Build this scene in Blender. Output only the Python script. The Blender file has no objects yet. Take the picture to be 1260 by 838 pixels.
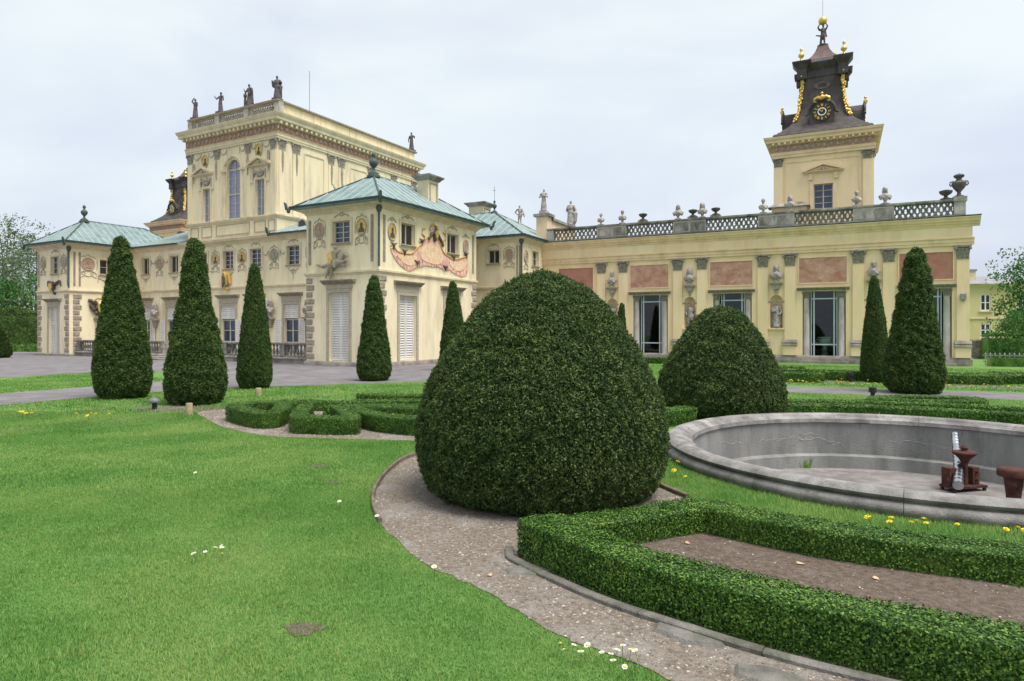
import bpy, bmesh, math, random
import numpy as np
from mathutils import Vector, Matrix
from mathutils.geometry import tessellate_polygon

# ------------------------------------------------------------------ camera, sky, sun, exposure
scene = bpy.context.scene
COL = scene.collection
R = math.radians
cam_d = bpy.data.cameras.new('camera'); cam = bpy.data.objects.new('camera', cam_d); COL.objects.link(cam)
cam.location = (0, 0, 1.7); cam.rotation_euler = (R(90), 0, 0)
cam_d.sensor_width = 36; cam_d.lens = 23.14; cam_d.shift_y = -14 / 1260
cam_d.clip_start = 0.05; cam_d.clip_end = 3000
scene.camera = cam

SUN_EL, SUN_AZ = 66.0, 128.0            # azimuth clockwise from +Y (the view direction)
world = bpy.data.worlds.new('World'); scene.world = world; world.use_nodes = True
wt = world.node_tree; wn = wt.nodes; wl = wt.links
for n in list(wn): wn.remove(n)
wo = wn.new('ShaderNodeOutputWorld'); bg = wn.new('ShaderNodeBackground')
sky = wn.new('ShaderNodeTexSky'); sky.sky_type = 'NISHITA'; sky.sun_disc = False
sky.sun_elevation = R(SUN_EL); sky.sun_rotation = R(SUN_AZ); sky.air_density = 1.2; sky.dust_density = 3.0
tc = wn.new('ShaderNodeTexCoord'); mp = wn.new('ShaderNodeMapping'); mp.inputs['Scale'].default_value = (1.0, 1.0, 2.6)
nz = wn.new('ShaderNodeTexNoise'); nz.inputs['Scale'].default_value = 1.9; nz.inputs['Detail'].default_value = 5; nz.inputs['Roughness'].default_value = 0.5; nz.inputs['Distortion'].default_value = 0.45
cr = wn.new('ShaderNodeValToRGB')
cr.color_ramp.elements[0].position = 0.30; cr.color_ramp.elements[0].color = (2.2, 2.38, 2.88, 1)
cr.color_ramp.elements[1].position = 0.68; cr.color_ramp.elements[1].color = (3.05, 3.25, 3.25, 1)
sx = wn.new('ShaderNodeSeparateXYZ'); el = wn.new('ShaderNodeMapRange')
el.inputs['From Min'].default_value = 0.0; el.inputs['From Max'].default_value = 0.55
el.inputs['To Min'].default_value = -0.17; el.inputs['To Max'].default_value = 0.22
ad = wn.new('ShaderNodeMath'); ad.operation = 'ADD'
mx = wn.new('ShaderNodeMix'); mx.data_type = 'RGBA'; mx.inputs['Factor'].default_value = 0.9
wl.new(tc.outputs['Generated'], mp.inputs['Vector']); wl.new(mp.outputs['Vector'], nz.inputs['Vector'])
wl.new(tc.outputs['Generated'], sx.inputs['Vector']); wl.new(sx.outputs['Z'], el.inputs['Value'])
wl.new(nz.outputs['Fac'], ad.inputs[0]); wl.new(el.outputs['Result'], ad.inputs[1]); wl.new(ad.outputs['Value'], cr.inputs['Fac'])
wl.new(sky.outputs['Color'], mx.inputs['A']); wl.new(cr.outputs['Color'], mx.inputs['B'])
wl.new(mx.outputs['Result'], bg.inputs['Color']); bg.inputs['Strength'].default_value = 0.10
wl.new(bg.outputs['Background'], wo.inputs['Surface'])

sun_d = bpy.data.lights.new('sun', 'SUN'); sun_d.energy = 1.5; sun_d.angle = R(30); sun_d.color = (1.0, 0.96, 0.9)
sun = bpy.data.objects.new('sun', sun_d); COL.objects.link(sun)
_a, _e = R(SUN_AZ), R(SUN_EL)
_sd = Vector((math.sin(_a) * math.cos(_e), math.cos(_a) * math.cos(_e), math.sin(_e)))
sun.rotation_euler = _sd.to_track_quat('Z', 'Y').to_euler(); sun.location = (0, -10, 40)
vs = scene.view_settings
vs.view_transform = 'Standard'; vs.look = 'None'; vs.gamma = 1.0; vs.exposure = 1.57; vs.use_curve_mapping = False
scene.cycles.use_denoising = True
scene.cycles.max_bounces = 6

# ------------------------------------------------------------------ materials
def _new(name):
    m = bpy.data.materials.new(name); m.use_nodes = True
    nt = m.node_tree; return m, nt, nt.nodes, nt.links, nt.nodes['Principled BSDF']

def noise_mat(name, c1, c2, scale=3.0, rough=0.8, bump=0.15, bscale=60.0, stretch=(1, 1, 1), c3=None, s3=0.6, metal=0.0, spec=0.3, detail=6, lo=0.35, hi=0.65, p3=(0.52, 0.7)):
    m, nt, N, L, b = _new(name)
    g = N.new('ShaderNodeNewGeometry'); mpn = N.new('ShaderNodeMapping'); mpn.inputs['Scale'].default_value = stretch
    L.new(g.outputs['Position'], mpn.inputs['Vector'])
    n1 = N.new('ShaderNodeTexNoise'); n1.inputs['Scale'].default_value = scale; n1.inputs['Detail'].default_value = detail; n1.inputs['Roughness'].default_value = 0.62
    L.new(mpn.outputs['Vector'], n1.inputs['Vector'])
    r1 = N.new('ShaderNodeValToRGB'); r1.color_ramp.elements[0].position = lo; r1.color_ramp.elements[1].position = hi
    r1.color_ramp.elements[0].color = (*c1, 1); r1.color_ramp.elements[1].color = (*c2, 1)
    L.new(n1.outputs['Fac'], r1.inputs['Fac']); out = r1.outputs['Color']
    if c3:
        n3 = N.new('ShaderNodeTexNoise'); n3.inputs['Scale'].default_value = s3; n3.inputs['Detail'].default_value = 8; n3.inputs['Roughness'].default_value = 0.7
        L.new(mpn.outputs['Vector'], n3.inputs['Vector'])
        r3 = N.new('ShaderNodeValToRGB'); r3.color_ramp.elements[0].position = p3[0]; r3.color_ramp.elements[1].position = p3[1]
        r3.color_ramp.elements[0].color = (0, 0, 0, 1); r3.color_ramp.elements[1].color = (1, 1, 1, 1)
        L.new(n3.outputs['Fac'], r3.inputs['Fac'])
        mm = N.new('ShaderNodeMix'); mm.data_type = 'RGBA'; mm.inputs['B'].default_value = (*c3, 1)
        L.new(r3.outputs['Color'], mm.inputs['Factor']); L.new(out, mm.inputs['A']); out = mm.outputs['Result']
    L.new(out, b.inputs['Base Color'])
    b.inputs['Roughness'].default_value = rough; b.inputs['Metallic'].default_value = metal; b.inputs['Specular IOR Level'].default_value = spec
    if bump:
        nb = N.new('ShaderNodeTexNoise'); nb.inputs['Scale'].default_value = bscale; nb.inputs['Detail'].default_value = 4
        L.new(g.outputs['Position'], nb.inputs['Vector'])
        bp = N.new('ShaderNodeBump'); bp.inputs['Strength'].default_value = bump; bp.inputs['Distance'].default_value = 0.02
        L.new(nb.outputs['Fac'], bp.inputs['Height']); L.new(bp.outputs['Normal'], b.inputs['Normal'])
    return m

def leaf_mat(name, dark, mid, light, rough=0.45, trans=0.25, patch=2.5, pos=(0.0, 0.55, 1.0), patch_amt=0.5):
    m, nt, N, L, b = _new(name)
    g = N.new('ShaderNodeNewGeometry')
    n1 = N.new('ShaderNodeTexNoise'); n1.inputs['Scale'].default_value = patch; n1.inputs['Detail'].default_value = 5
    L.new(g.outputs['Position'], n1.inputs['Vector'])
    a = N.new('ShaderNodeMath'); a.operation = 'MULTIPLY_ADD'; a.inputs[1].default_value = patch_amt * 2; a.inputs[2].default_value = -patch_amt
    L.new(n1.outputs['Fac'], a.inputs[0])
    s = N.new('ShaderNodeMath'); s.operation = 'ADD'; L.new(a.outputs[0], s.inputs[0]); L.new(g.outputs['Random Per Island'], s.inputs[1])
    r = N.new('ShaderNodeValToRGB'); e = r.color_ramp.elements
    e[0].position = pos[0]; e[0].color = (*dark, 1); e[1].position = pos[2]; e[1].color = (*light, 1)
    k = e.new(pos[1]); k.color = (*mid, 1)
    L.new(s.outputs[0], r.inputs['Fac']); L.new(r.outputs['Color'], b.inputs['Base Color'])
    b.inputs['Roughness'].default_value = rough; b.inputs['Specular IOR Level'].default_value = 0.22
    t = N.new('ShaderNodeBsdfTranslucent'); L.new(r.outputs['Color'], t.inputs['Color'])
    ms = N.new('ShaderNodeMixShader'); ms.inputs[0].default_value = trans
    L.new(b.outputs[0], ms.inputs[1]); L.new(t.outputs[0], ms.inputs[2])
    L.new(ms.outputs[0], N['Material Output'].inputs['Surface'])
    return m

def pane_mat(name, col, rough=0.06):
    m, nt, N, L, b = _new(name)
    b.inputs['Base Color'].default_value = (*col, 1); b.inputs['Roughness'].default_value = rough
    b.inputs['Specular IOR Level'].default_value = 0.6
    g = N.new('ShaderNodeNewGeometry'); nb = N.new('ShaderNodeTexNoise'); nb.inputs['Scale'].default_value = 2.2
    L.new(g.outputs['Position'], nb.inputs['Vector']); bp = N.new('ShaderNodeBump'); bp.inputs['Strength'].default_value = 0.06; bp.inputs['Distance'].default_value = 0.05
    L.new(nb.outputs['Fac'], bp.inputs['Height']); L.new(bp.outputs['Normal'], b.inputs['Normal'])
    return m

def glass_mat(name):
    m, nt, N, L, b = _new(name); N.remove(b)
    tr = N.new('ShaderNodeBsdfTransparent'); tr.inputs['Color'].default_value = (0.8, 0.85, 0.85, 1)
    gl = N.new('ShaderNodeBsdfGlossy'); gl.inputs['Roughness'].default_value = 0.03
    lw = N.new('ShaderNodeFresnel'); lw.inputs['IOR'].default_value = 1.5
    ms = N.new('ShaderNodeMixShader'); L.new(lw.outputs[0], ms.inputs[0]); L.new(tr.outputs[0], ms.inputs[1]); L.new(gl.outputs[0], ms.inputs[2])
    L.new(ms.outputs[0], N['Material Output'].inputs['Surface']); return m

M = {}
M['stucco'] = noise_mat('cream_stucco', (0.77, 0.66, 0.445), (0.84, 0.745, 0.54), 1.1, 0.9, 0.2, 45, (1, 1, 0.22), c3=(0.53, 0.44, 0.30), s3=1.3, p3=(0.48, 0.76))
M['stucco_upper'] = noise_mat('pale_ochre_stucco', (0.73, 0.62, 0.41), (0.80, 0.70, 0.50), 1.3, 0.9, 0.2, 45, (1, 1, 0.2), c3=(0.48, 0.40, 0.275), s3=1.4, p3=(0.48, 0.76))
M['trim'] = noise_mat('cream_trim', (0.61, 0.515, 0.345), (0.72, 0.62, 0.44), 2.0, 0.85, 0.25, 40, (1, 1, 0.5), c3=(0.43, 0.355, 0.265), s3=1.6, p3=(0.5, 0.8))
M['ochre'] = noise_mat('yellow_stucco', (0.79, 0.61, 0.37), (0.86, 0.69, 0.46), 0.9, 0.9, 0.2, 45, (1, 1, 0.2), c3=(0.62, 0.49, 0.31), s3=1.1, p3=(0.5, 0.8))
M['ochre_trim'] = noise_mat('yellow_moulding', (0.74, 0.54, 0.335), (0.83, 0.64, 0.43), 1.6, 0.85, 0.25, 40, (1, 1, 0.5), c3=(0.45, 0.34, 0.225), s3=1.3, p3=(0.5, 0.85))
M['stone'] = noise_mat('weathered_stone', (0.15, 0.14, 0.125), (0.36, 0.335, 0.30), 4.0, 0.9, 0.5, 60, c3=(0.08, 0.08, 0.075), s3=2.2, p3=(0.5, 0.75))
M['stone_light'] = noise_mat('pale_stone', (0.33, 0.30, 0.27), (0.52, 0.48, 0.44), 4.0, 0.85, 0.35, 60, c3=(0.2, 0.18, 0.17), s3=2.6, p3=(0.5, 0.78))
M['parapet'] = noise_mat('lichen_parapet_stone', (0.19, 0.175, 0.155), (0.44, 0.41, 0.375), 2.2, 0.9, 0.5, 40, (1, 1, 0.5), c3=(0.065, 0.06, 0.058), s3=1.4, p3=(0.45, 0.68))
M['quoin'] = noise_mat('quoin_stone', (0.22, 0.18, 0.14), (0.40, 0.34, 0.27), 6.0, 0.9, 0.4, 50)
M['plinth'] = noise_mat('plinth_stone', (0.19, 0.17, 0.15), (0.38, 0.34, 0.29), 1.6, 0.9, 0.4, 30, c3=(0.12, 0.12, 0.10), s3=1.2)
M['grisaille'] = noise_mat('grey_paint', (0.34, 0.30, 0.23), (0.50, 0.44, 0.33), 9.0, 0.9, 0.1, 50)
M['painted_stone'] = noise_mat('brown_strip', (0.22, 0.19, 0.15), (0.34, 0.29, 0.22), 5.0, 0.9, 0.1, 50)
M['marble_col'] = noise_mat('column_marble', (0.42, 0.37, 0.36), (0.58, 0.53, 0.51), 3.0, 0.6, 0.1, 30, (1, 1, 0.5), c3=(0.33, 0.28, 0.28), s3=2.0)
M['capital'] = noise_mat('capital_stone', (0.17, 0.155, 0.125), (0.36, 0.32, 0.26), 9.0, 0.9, 0.5, 60)
M['copper'] = noise_mat('verdigris_copper', (0.135, 0.195, 0.195), (0.215, 0.285, 0.285), 1.2, 0.7, 0.15, 25, (1, 1, 1), c3=(0.26, 0.335, 0.33), s3=2.4, p3=(0.5, 0.8))
M['copper_seam'] = noise_mat('pale_copper_seam', (0.30, 0.375, 0.37), (0.42, 0.49, 0.48), 3, 0.7, 0)
M['copper_dark'] = noise_mat('dark_copper', (0.04, 0.06, 0.055), (0.09, 0.12, 0.11), 5, 0.6, 0.2, 30)
M['lead'] = noise_mat('lead_sheet', (0.036, 0.030, 0.031), (0.080, 0.067, 0.066), 2.2, 0.55, 0.3, 14, (1, 1, 0.6), c3=(0.115, 0.097, 0.095), s3=2.0, p3=(0.55, 0.85))
M['lead_red'] = noise_mat('red_copper', (0.095, 0.058, 0.052), (0.16, 0.10, 0.09), 3, 0.5, 0.15, 20)
M['gold'] = noise_mat('gilding', (0.58, 0.38, 0.08), (0.80, 0.57, 0.18), 9, 0.42, 0.25, 30, metal=0.75, spec=0.5)
M['gold_paint'] = noise_mat('gold_paint', (0.52, 0.33, 0.07), (0.70, 0.48, 0.14), 7, 0.6, 0.2, 30, metal=0.2)
M['bronze'] = noise_mat('dark_bronze', (0.05, 0.043, 0.043), (0.13, 0.11, 0.105), 6, 0.6, 0.3, 40)
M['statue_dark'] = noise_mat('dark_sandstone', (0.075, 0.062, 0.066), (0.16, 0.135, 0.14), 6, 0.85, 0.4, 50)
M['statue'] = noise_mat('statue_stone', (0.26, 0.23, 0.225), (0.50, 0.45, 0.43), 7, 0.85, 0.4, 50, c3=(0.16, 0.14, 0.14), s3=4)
M['relief'] = noise_mat('relief_stucco', (0.25, 0.22, 0.18), (0.42, 0.37, 0.30), 8, 0.9, 0.4, 50)
M['frieze'] = noise_mat('red_frieze', (0.33, 0.16, 0.11), (0.50, 0.31, 0.22), 7, 0.9, 0.4, 40)
M['mural'] = noise_mat('red_mural', (0.38, 0.175, 0.13), (0.53, 0.325, 0.245), 2.6, 0.9, 0.05, 30, (1, 1, 1.3), c3=(0.56, 0.38, 0.27), s3=1.9, detail=10, p3=(0.52, 0.68))
M['mural_old'] = noise_mat('plain_red_mural', (0.35, 0.155, 0.115), (0.44, 0.22, 0.165), 1.8, 0.9, 0.05, 30, c3=(0.42, 0.22, 0.16), s3=2.2)
M['drape_pink'] = noise_mat('pink_drapery', (0.60, 0.29, 0.235), (0.75, 0.52, 0.43), 4.5, 0.9, 0.2, 20, (1, 1, 0.6))
M['drape_gold'] = noise_mat('orange_drapery', (0.68, 0.42, 0.27), (0.80, 0.64, 0.42), 6.0, 0.9, 0.2, 20)
M['medal_red'] = noise_mat('red_medallion', (0.38, 0.20, 0.13), (0.52, 0.33, 0.22), 9, 0.9, 0.1, 50)
M['white_wood'] = noise_mat('white_shutter_paint', (0.62, 0.59, 0.56), (0.74, 0.71, 0.68), 3, 0.6, 0.1, 60, (1, 1, 0.3))
M['frame_wood'] = noise_mat('beige_window_paint', (0.45, 0.40, 0.32), (0.56, 0.51, 0.43), 5, 0.6, 0.1, 60)
M['steel_blue'] = noise_mat('pale_blue_door_paint', (0.46, 0.53, 0.58), (0.56, 0.63, 0.68), 4, 0.4, 0.05, 60)
M['pane'] = pane_mat('blue_window_glass', (0.035, 0.05, 0.10), 0.05)
M['pane_curtain'] = pane_mat('curtained_glass', (0.20, 0.22, 0.33), 0.10)
M['pane_dark'] = pane_mat('dark_window_glass', (0.03, 0.03, 0.03), 0.06)
M['glass'] = glass_mat('clear_glass')
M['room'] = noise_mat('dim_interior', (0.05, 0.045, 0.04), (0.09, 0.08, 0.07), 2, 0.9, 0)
M['asphalt'] = noise_mat('grey_gravel_asphalt', (0.135, 0.125, 0.13), (0.205, 0.19, 0.20), 1.6, 0.95, 0.4, 160, c3=(0.235, 0.22, 0.225), s3=0.5)
M['gravel'] = noise_mat('gravel_earth', (0.125, 0.10, 0.080), (0.27, 0.23, 0.19), 30, 0.95, 0.9, 90, c3=(0.30, 0.28, 0.26), s3=1.6, p3=(0.48, 0.70))
M['soil'] = noise_mat('dark_soil', (0.085, 0.062, 0.047), (0.17, 0.13, 0.105), 22, 1.0, 1.0, 70, c3=(0.20, 0.165, 0.14), s3=5, p3=(0.5, 0.8))
M['pebble'] = leaf_mat('pebbles', (0.10, 0.08, 0.065), (0.26, 0.205, 0.16), (0.52, 0.46, 0.40), 0.85, 0.0, 3.0, (0.0, 0.6, 1.1), 0.1)
M['lawn'] = noise_mat('lawn_ground', (0.095, 0.20, 0.045), (0.14, 0.27, 0.066), 3.2, 1.0, 0.9, 120, c3=(0.20, 0.26, 0.08), s3=0.8, p3=(0.5, 0.8))
M['grass'] = leaf_mat('grass_blades', (0.095, 0.235, 0.042), (0.155, 0.335, 0.072), (0.33, 0.415, 0.13), 0.6, 0.4, 0.75, (-0.15, 0.45, 1.2), 1.1)
M['yew'] = leaf_mat('yew_needles', (0.026, 0.050, 0.015), (0.060, 0.110, 0.030), (0.150, 0.195, 0.055), 0.6, 0.2, 3.2, (0.05, 0.6, 1.2), 0.55)
M['yew_cone'] = leaf_mat('thuja_sprays', (0.030, 0.066, 0.016), (0.068, 0.130, 0.030), (0.140, 0.185, 0.052), 0.6, 0.25, 3.0, (0.1, 0.6, 1.2), 0.4)
M['yew_core'] = noise_mat('yew_shaded_twigs', (0.012, 0.022, 0.010), (0.028, 0.040, 0.016), 30, 1.0, 0.5, 60)  # twig core under the needles, shade of the gaps put into its dark colour
M['box'] = leaf_mat('box_leaves', (0.017, 0.053, 0.009), (0.056, 0.140, 0.020), (0.180, 0.290, 0.052), 0.5, 0.12, 3.0, (0.05, 0.6, 1.2), 0.42)
M['box_core'] = noise_mat('box_shaded_twigs', (0.018, 0.034, 0.012), (0.04, 0.06, 0.02), 40, 1.0, 0.5, 60)  # twig core kept darker so the gaps between leaves look shaded
M['bark'] = noise_mat('bark', (0.06, 0.045, 0.035), (0.13, 0.10, 0.08), 12, 0.95, 0.7, 30, (1, 1, 0.3))
M['tree_pale'] = leaf_mat('pale_tree_leaves', (0.09, 0.145, 0.075), (0.14, 0.205, 0.10), (0.20, 0.27, 0.14), 0.6, 0.35, 0.5, (0.1, 0.55, 1.1), 0.4)
M['tree_mid'] = leaf_mat('fresh_tree_leaves', (0.035, 0.105, 0.028), (0.065, 0.18, 0.040), (0.14, 0.27, 0.065), 0.6, 0.35, 0.5, (0.1, 0.55, 1.1), 0.4)
M['rim'] = noise_mat('basin_rim_stone', (0.155, 0.145, 0.14), (0.345, 0.325, 0.315), 2.6, 0.85, 0.5, 60, c3=(0.10, 0.098, 0.09), s3=3.4, p3=(0.48, 0.72))
M['basin'] = noise_mat('basin_concrete', (0.185, 0.185, 0.18), (0.30, 0.295, 0.285), 1.5, 0.9, 0.4, 35, (1, 1, 0.3), c3=(0.135, 0.14, 0.13), s3=1.6, p3=(0.48, 0.72))
M['basin_floor'] = noise_mat('basin_floor_dirt', (0.135, 0.122, 0.118), (0.245, 0.225, 0.218), 2.4, 0.95, 0.6, 50, c3=(0.31, 0.29, 0.28), s3=3.5, p3=(0.5, 0.75))
M['crack'] = noise_mat('lime_crack', (0.27, 0.265, 0.25), (0.44, 0.425, 0.40), 10, 0.9, 0.2, 80)
M['rust'] = noise_mat('rusty_iron', (0.042, 0.016, 0.014), (0.105, 0.038, 0.028), 9, 0.85, 0.6, 70, c3=(0.17, 0.12, 0.06), s3=6, p3=(0.58, 0.7))
M['chrome'] = noise_mat('bright_steel', (0.40, 0.42, 0.45), (0.58, 0.60, 0.63), 5, 0.25, 0.1, 40, metal=1.0)
M['kerb'] = noise_mat('kerb_stone', (0.10, 0.097, 0.085), (0.23, 0.215, 0.195), 5, 0.95, 0.7, 60, c3=(0.07, 0.085, 0.045), s3=3, p3=(0.5, 0.7))
M['wood_edge'] = noise_mat('wood_edging', (0.11, 0.085, 0.065), (0.22, 0.175, 0.14), 6, 0.95, 0.5, 60)
M['post'] = noise_mat('wooden_post', (0.30, 0.23, 0.14), (0.42, 0.34, 0.22), 8, 0.9, 0.4, 60)
M['lamp_metal'] = noise_mat('black_lamp_metal', (0.02, 0.02, 0.022), (0.05, 0.05, 0.055), 6, 0.4, 0.1, 50)
M['lamp_grey'] = noise_mat('grey_lamp_dome', (0.10, 0.11, 0.13), (0.16, 0.17, 0.19), 6, 0.35, 0.1, 50)
M['petal'] = noise_mat('white_petals', (0.78, 0.78, 0.76), (0.85, 0.85, 0.83), 5, 0.7, 0)
M['yellow'] = noise_mat('yellow_petals', (0.82, 0.64, 0.02), (0.90, 0.76, 0.05), 60, 0.7, 0.2, 90)
M['stem'] = noise_mat('green_stem', (0.07, 0.17, 0.03), (0.11, 0.24, 0.05), 9, 0.7, 0)
M['dry_leaf'] = noise_mat('dry_leaf', (0.42, 0.25, 0.14), (0.60, 0.42, 0.28), 9, 0.8, 0.2, 60)
M['slate'] = noise_mat('grey_sheet_roof', (0.21, 0.20, 0.215), (0.31, 0.30, 0.32), 1.2, 0.6, 0.2, 20)
M['house'] = noise_mat('far_yellow_stucco', (0.56, 0.47, 0.24), (0.64, 0.55, 0.31), 0.6, 0.9, 0.1, 20)
M['iron'] = noise_mat('grey_iron', (0.20, 0.21, 0.22), (0.33, 0.34, 0.35), 6, 0.6, 0.1, 50)

# ------------------------------------------------------------------ mesh helpers
class MB:
    def __init__(s): s.v = []; s.f = []; s.mi = []
    def add(s, vs_, fs, mi=0):
        o = len(s.v); s.v += [tuple(p) for p in vs_]; s.f += [tuple(i + o for i in f) for f in fs]; s.mi += [mi] * len(fs); return s
    def box(s, x0, x1, y0, y1, z0, z1, mi=0):
        return s.add([(x0, y0, z0), (x1, y0, z0), (x1, y1, z0), (x0, y1, z0), (x0, y0, z1), (x1, y0, z1), (x1, y1, z1), (x0, y1, z1)],
                     [(0, 3, 2, 1), (4, 5, 6, 7), (0, 1, 5, 4), (1, 2, 6, 5), (2, 3, 7, 6), (3, 0, 4, 7)], mi)
    def fbox(s, F, a0, a1, z0, z1, d0, d1, mi=0):
        P = [F.pt(a, d, z) for z in (z0, z1) for a, d in ((a0, d0), (a1, d0), (a1, d1), (a0, d1))]
        return s.add(P, [(0, 3, 2, 1), (4, 5, 6, 7), (0, 1, 5, 4), (1, 2, 6, 5), (2, 3, 7, 6), (3, 0, 4, 7)], mi)
    def prism(s, F, poly, d0, d1, mi=0):
        n = len(poly); P = [F.pt(a, d0, z) for a, z in poly] + [F.pt(a, d1, z) for a, z in poly]
        tr = tessellate_polygon([[Vector((a, z, 0)) for a, z in poly]])
        return s.add(P, [tuple(t) for t in tr] + [tuple(i + n for i in t) for t in tr] + [(i, (i + 1) % n, (i + 1) % n + n, i + n) for i in range(n)], mi)
    def lathe(s, prof, c=(0, 0, 0), n=12, sx=1, sy=1, mi=0, arc=None):
        o = []; k = n if arc is None else n + 1
        a0, a1 = (0, 2 * math.pi) if arc is None else arc
        for r, z in prof:
            for i in range(k):
                t = a0 + (a1 - a0) * i / n; o.append((c[0] + r * math.cos(t) * sx, c[1] + r * math.sin(t) * sy, c[2] + z))
        f = []
        for j in range(len(prof) - 1):
            for i in range(n):
                i2 = (i + 1) % k if arc is None else i + 1
                f.append((j * k + i, j * k + i2, (j + 1) * k + i2, (j + 1) * k + i))
        if arc is None:
            if prof[0][0] > 1e-4: f.append(tuple(range(k)))
            if prof[-1][0] > 1e-4: f.append(tuple((len(prof) - 1) * k + i for i in range(k)))
        return s.add(o, f, mi)
    def tube(s, pts, r, n=6, closed=False, mi=0):
        pts = [Vector(p) for p in pts]; m = len(pts); rr = r if hasattr(r, '__len__') else [r] * m
        o = []; up = Vector((0.31, 0.17, 0.93))
        for i, p in enumerate(pts):
            a = pts[(i - 1) % m] if (closed or i > 0) else p; b = pts[(i + 1) % m] if (closed or i < m - 1) else p
            t = (b - a).normalized() if (b - a).length > 1e-9 else Vector((0, 0, 1))
            x = t.cross(up).normalized(); y = t.cross(x)
            for k in range(n):
                an = 2 * math.pi * k / n; o.append(p + (x * math.cos(an) + y * math.sin(an)) * rr[i])
        f = []
        for i in range(m if closed else m - 1):
            j = (i + 1) % m
            for k in range(n): f.append((i * n + k, i * n + (k + 1) % n, j * n + (k + 1) % n, j * n + k))
        if not closed: f += [tuple(range(n)), tuple((m - 1) * n + k for k in range(n))]
        return s.add(o, f, mi)
    def ftube(s, F, pts, r, n=6, closed=False, mi=0, d=0.0):
        return s.tube([F.pt(p[0], d if len(p) < 3 else p[2], p[1]) for p in pts], r, n, closed, mi)
    def ball(s, c, r, n=10, sc=(1, 1, 1), mi=0):
        m = max(5, n // 2 + 1); prof = [(math.sin(math.pi * i / (m - 1)), -math.cos(math.pi * i / (m - 1))) for i in range(m)]
        o = []; f = []
        for pr, pz in prof:
            for i in range(n):
                t = 2 * math.pi * i / n; o.append((c[0] + r * pr * math.cos(t) * sc[0], c[1] + r * pr * math.sin(t) * sc[1], c[2] + r * pz * sc[2]))
        for j in range(m - 1):
            for i in range(n): f.append((j * n + i, j * n + (i + 1) % n, (j + 1) * n + (i + 1) % n, (j + 1) * n + i))
        return s.add(o, f, mi)
    def fdisc(s, F, a, z, ra, rz, d0, d1, n=20, mi=0):
        return s.prism(F, [(a + ra * math.cos(2 * math.pi * i / n), z + rz * math.sin(2 * math.pi * i / n)) for i in range(n)], d0, d1, mi)
    def ring(s, u0, u1, v0, v1, prof, mi=0):
        n = len(prof); o = []
        for cu, cv, su, sv in ((u0, v0, -1, -1), (u1, v0, 1, -1), (u1, v1, 1, 1), (u0, v1, -1, 1)):
            for d, z in prof: o.append((cu + su * d, cv + sv * d, z))
        f = []
        for c in range(4):
            e = (c + 1) % 4
            for k in range(n): k2 = (k + 1) % n; f.append((c * n + k, e * n + k, e * n + k2, c * n + k2))
        return s.add(o, f, mi)
    def run(s, F, a0, a1, prof, mi=0):                  # straight moulding: profile of (d, z)
        n = len(prof); o = [F.pt(a0, d, z) for d, z in prof] + [F.pt(a1, d, z) for d, z in prof]
        tr = tessellate_polygon([[Vector((d, z, 0)) for d, z in prof]])
        return s.add(o, [tuple(t) for t in tr] + [tuple(i + n for i in t) for t in tr] + [(k, (k + 1) % n, (k + 1) % n + n, k + n) for k in range(n)], mi)
    def wall(s, F, a0, a1, z0, z1, op, t=0.3, mi=0):    # wall face with real openings and reveals
        A = sorted({a0, a1} | {x for o in op for x in o[:2]}); Z = sorted({z0, z1} | {x for o in op for x in o[2:4]})
        for i in range(len(A) - 1):
            for j in range(len(Z) - 1):
                ca, cz = (A[i] + A[i + 1]) / 2, (Z[j] + Z[j + 1]) / 2
                if any(o[0] < ca < o[1] and o[2] < cz < o[3] for o in op): continue
                s.add([F.pt(A[i], 0, Z[j]), F.pt(A[i + 1], 0, Z[j]), F.pt(A[i + 1], 0, Z[j + 1]), F.pt(A[i], 0, Z[j + 1])], [(0, 1, 2, 3)], mi)
        for b0, b1, y0, y1 in [o[:4] for o in op]:
            q = [(b0, y0), (b1, y0), (b1, y1), (b0, y1)]
            for k in range(4):
                p, r = q[k], q[(k + 1) % 4]
                s.add([F.pt(p[0], 0, p[1]), F.pt(r[0], 0, r[1]), F.pt(r[0], -t, r[1]), F.pt(p[0], -t, p[1])], [(0, 1, 2, 3)], mi)
        return s
    def mesh(s, name, smooth=False, fix=True):
        me = bpy.data.meshes.new(name); me.from_pydata(s.v, [], s.f)
        if any(s.mi): me.polygons.foreach_set('material_index', s.mi)
        if fix:
            b = bmesh.new(); b.from_mesh(me); bmesh.ops.remove_doubles(b, verts=b.verts, dist=1e-5); bmesh.ops.recalc_face_normals(b, faces=b.faces); b.to_mesh(me); b.free()
        if smooth:
            for p in me.polygons: p.use_smooth = True
            try: me.set_sharp_from_angle(angle=R(48))
            except Exception: pass
        return me
    def obj(s, name, mats, parent=None, smooth=False, fix=True):
        return link(name, s.mesh(name, smooth, fix), mats, parent)

def link(name, me, mats=None, parent=None, loc=None, rot=None, scale=None):
    if mats is not None:
        me.materials.clear()
        for m in (mats if isinstance(mats, (list, tuple)) else [mats]): me.materials.append(M[m] if isinstance(m, str) else m)
    o = bpy.data.objects.new(name, me); COL.objects.link(o)
    if parent is not None: o.parent = parent
    if loc is not None: o.location = loc
    if rot is not None: o.rotation_euler = rot
    if scale is not None: o.scale = scale if hasattr(scale, '__len__') else (scale,) * 3
    return o
def tag(o, label=None, cat=None, group=None, kind=None):
    if label: o['label'] = label
    if cat: o['category'] = cat
    if group: o['group'] = group
    if kind: o['kind'] = kind
    return o
def thing(name, label, cat, loc=(0, 0, 0), rz=0.0, group=None):
    o = bpy.data.objects.new(name, None); COL.objects.link(o); o.location = loc; o.rotation_euler = (0, 0, rz); o.empty_display_size = 0.3
    return tag(o, label, cat, group)
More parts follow.
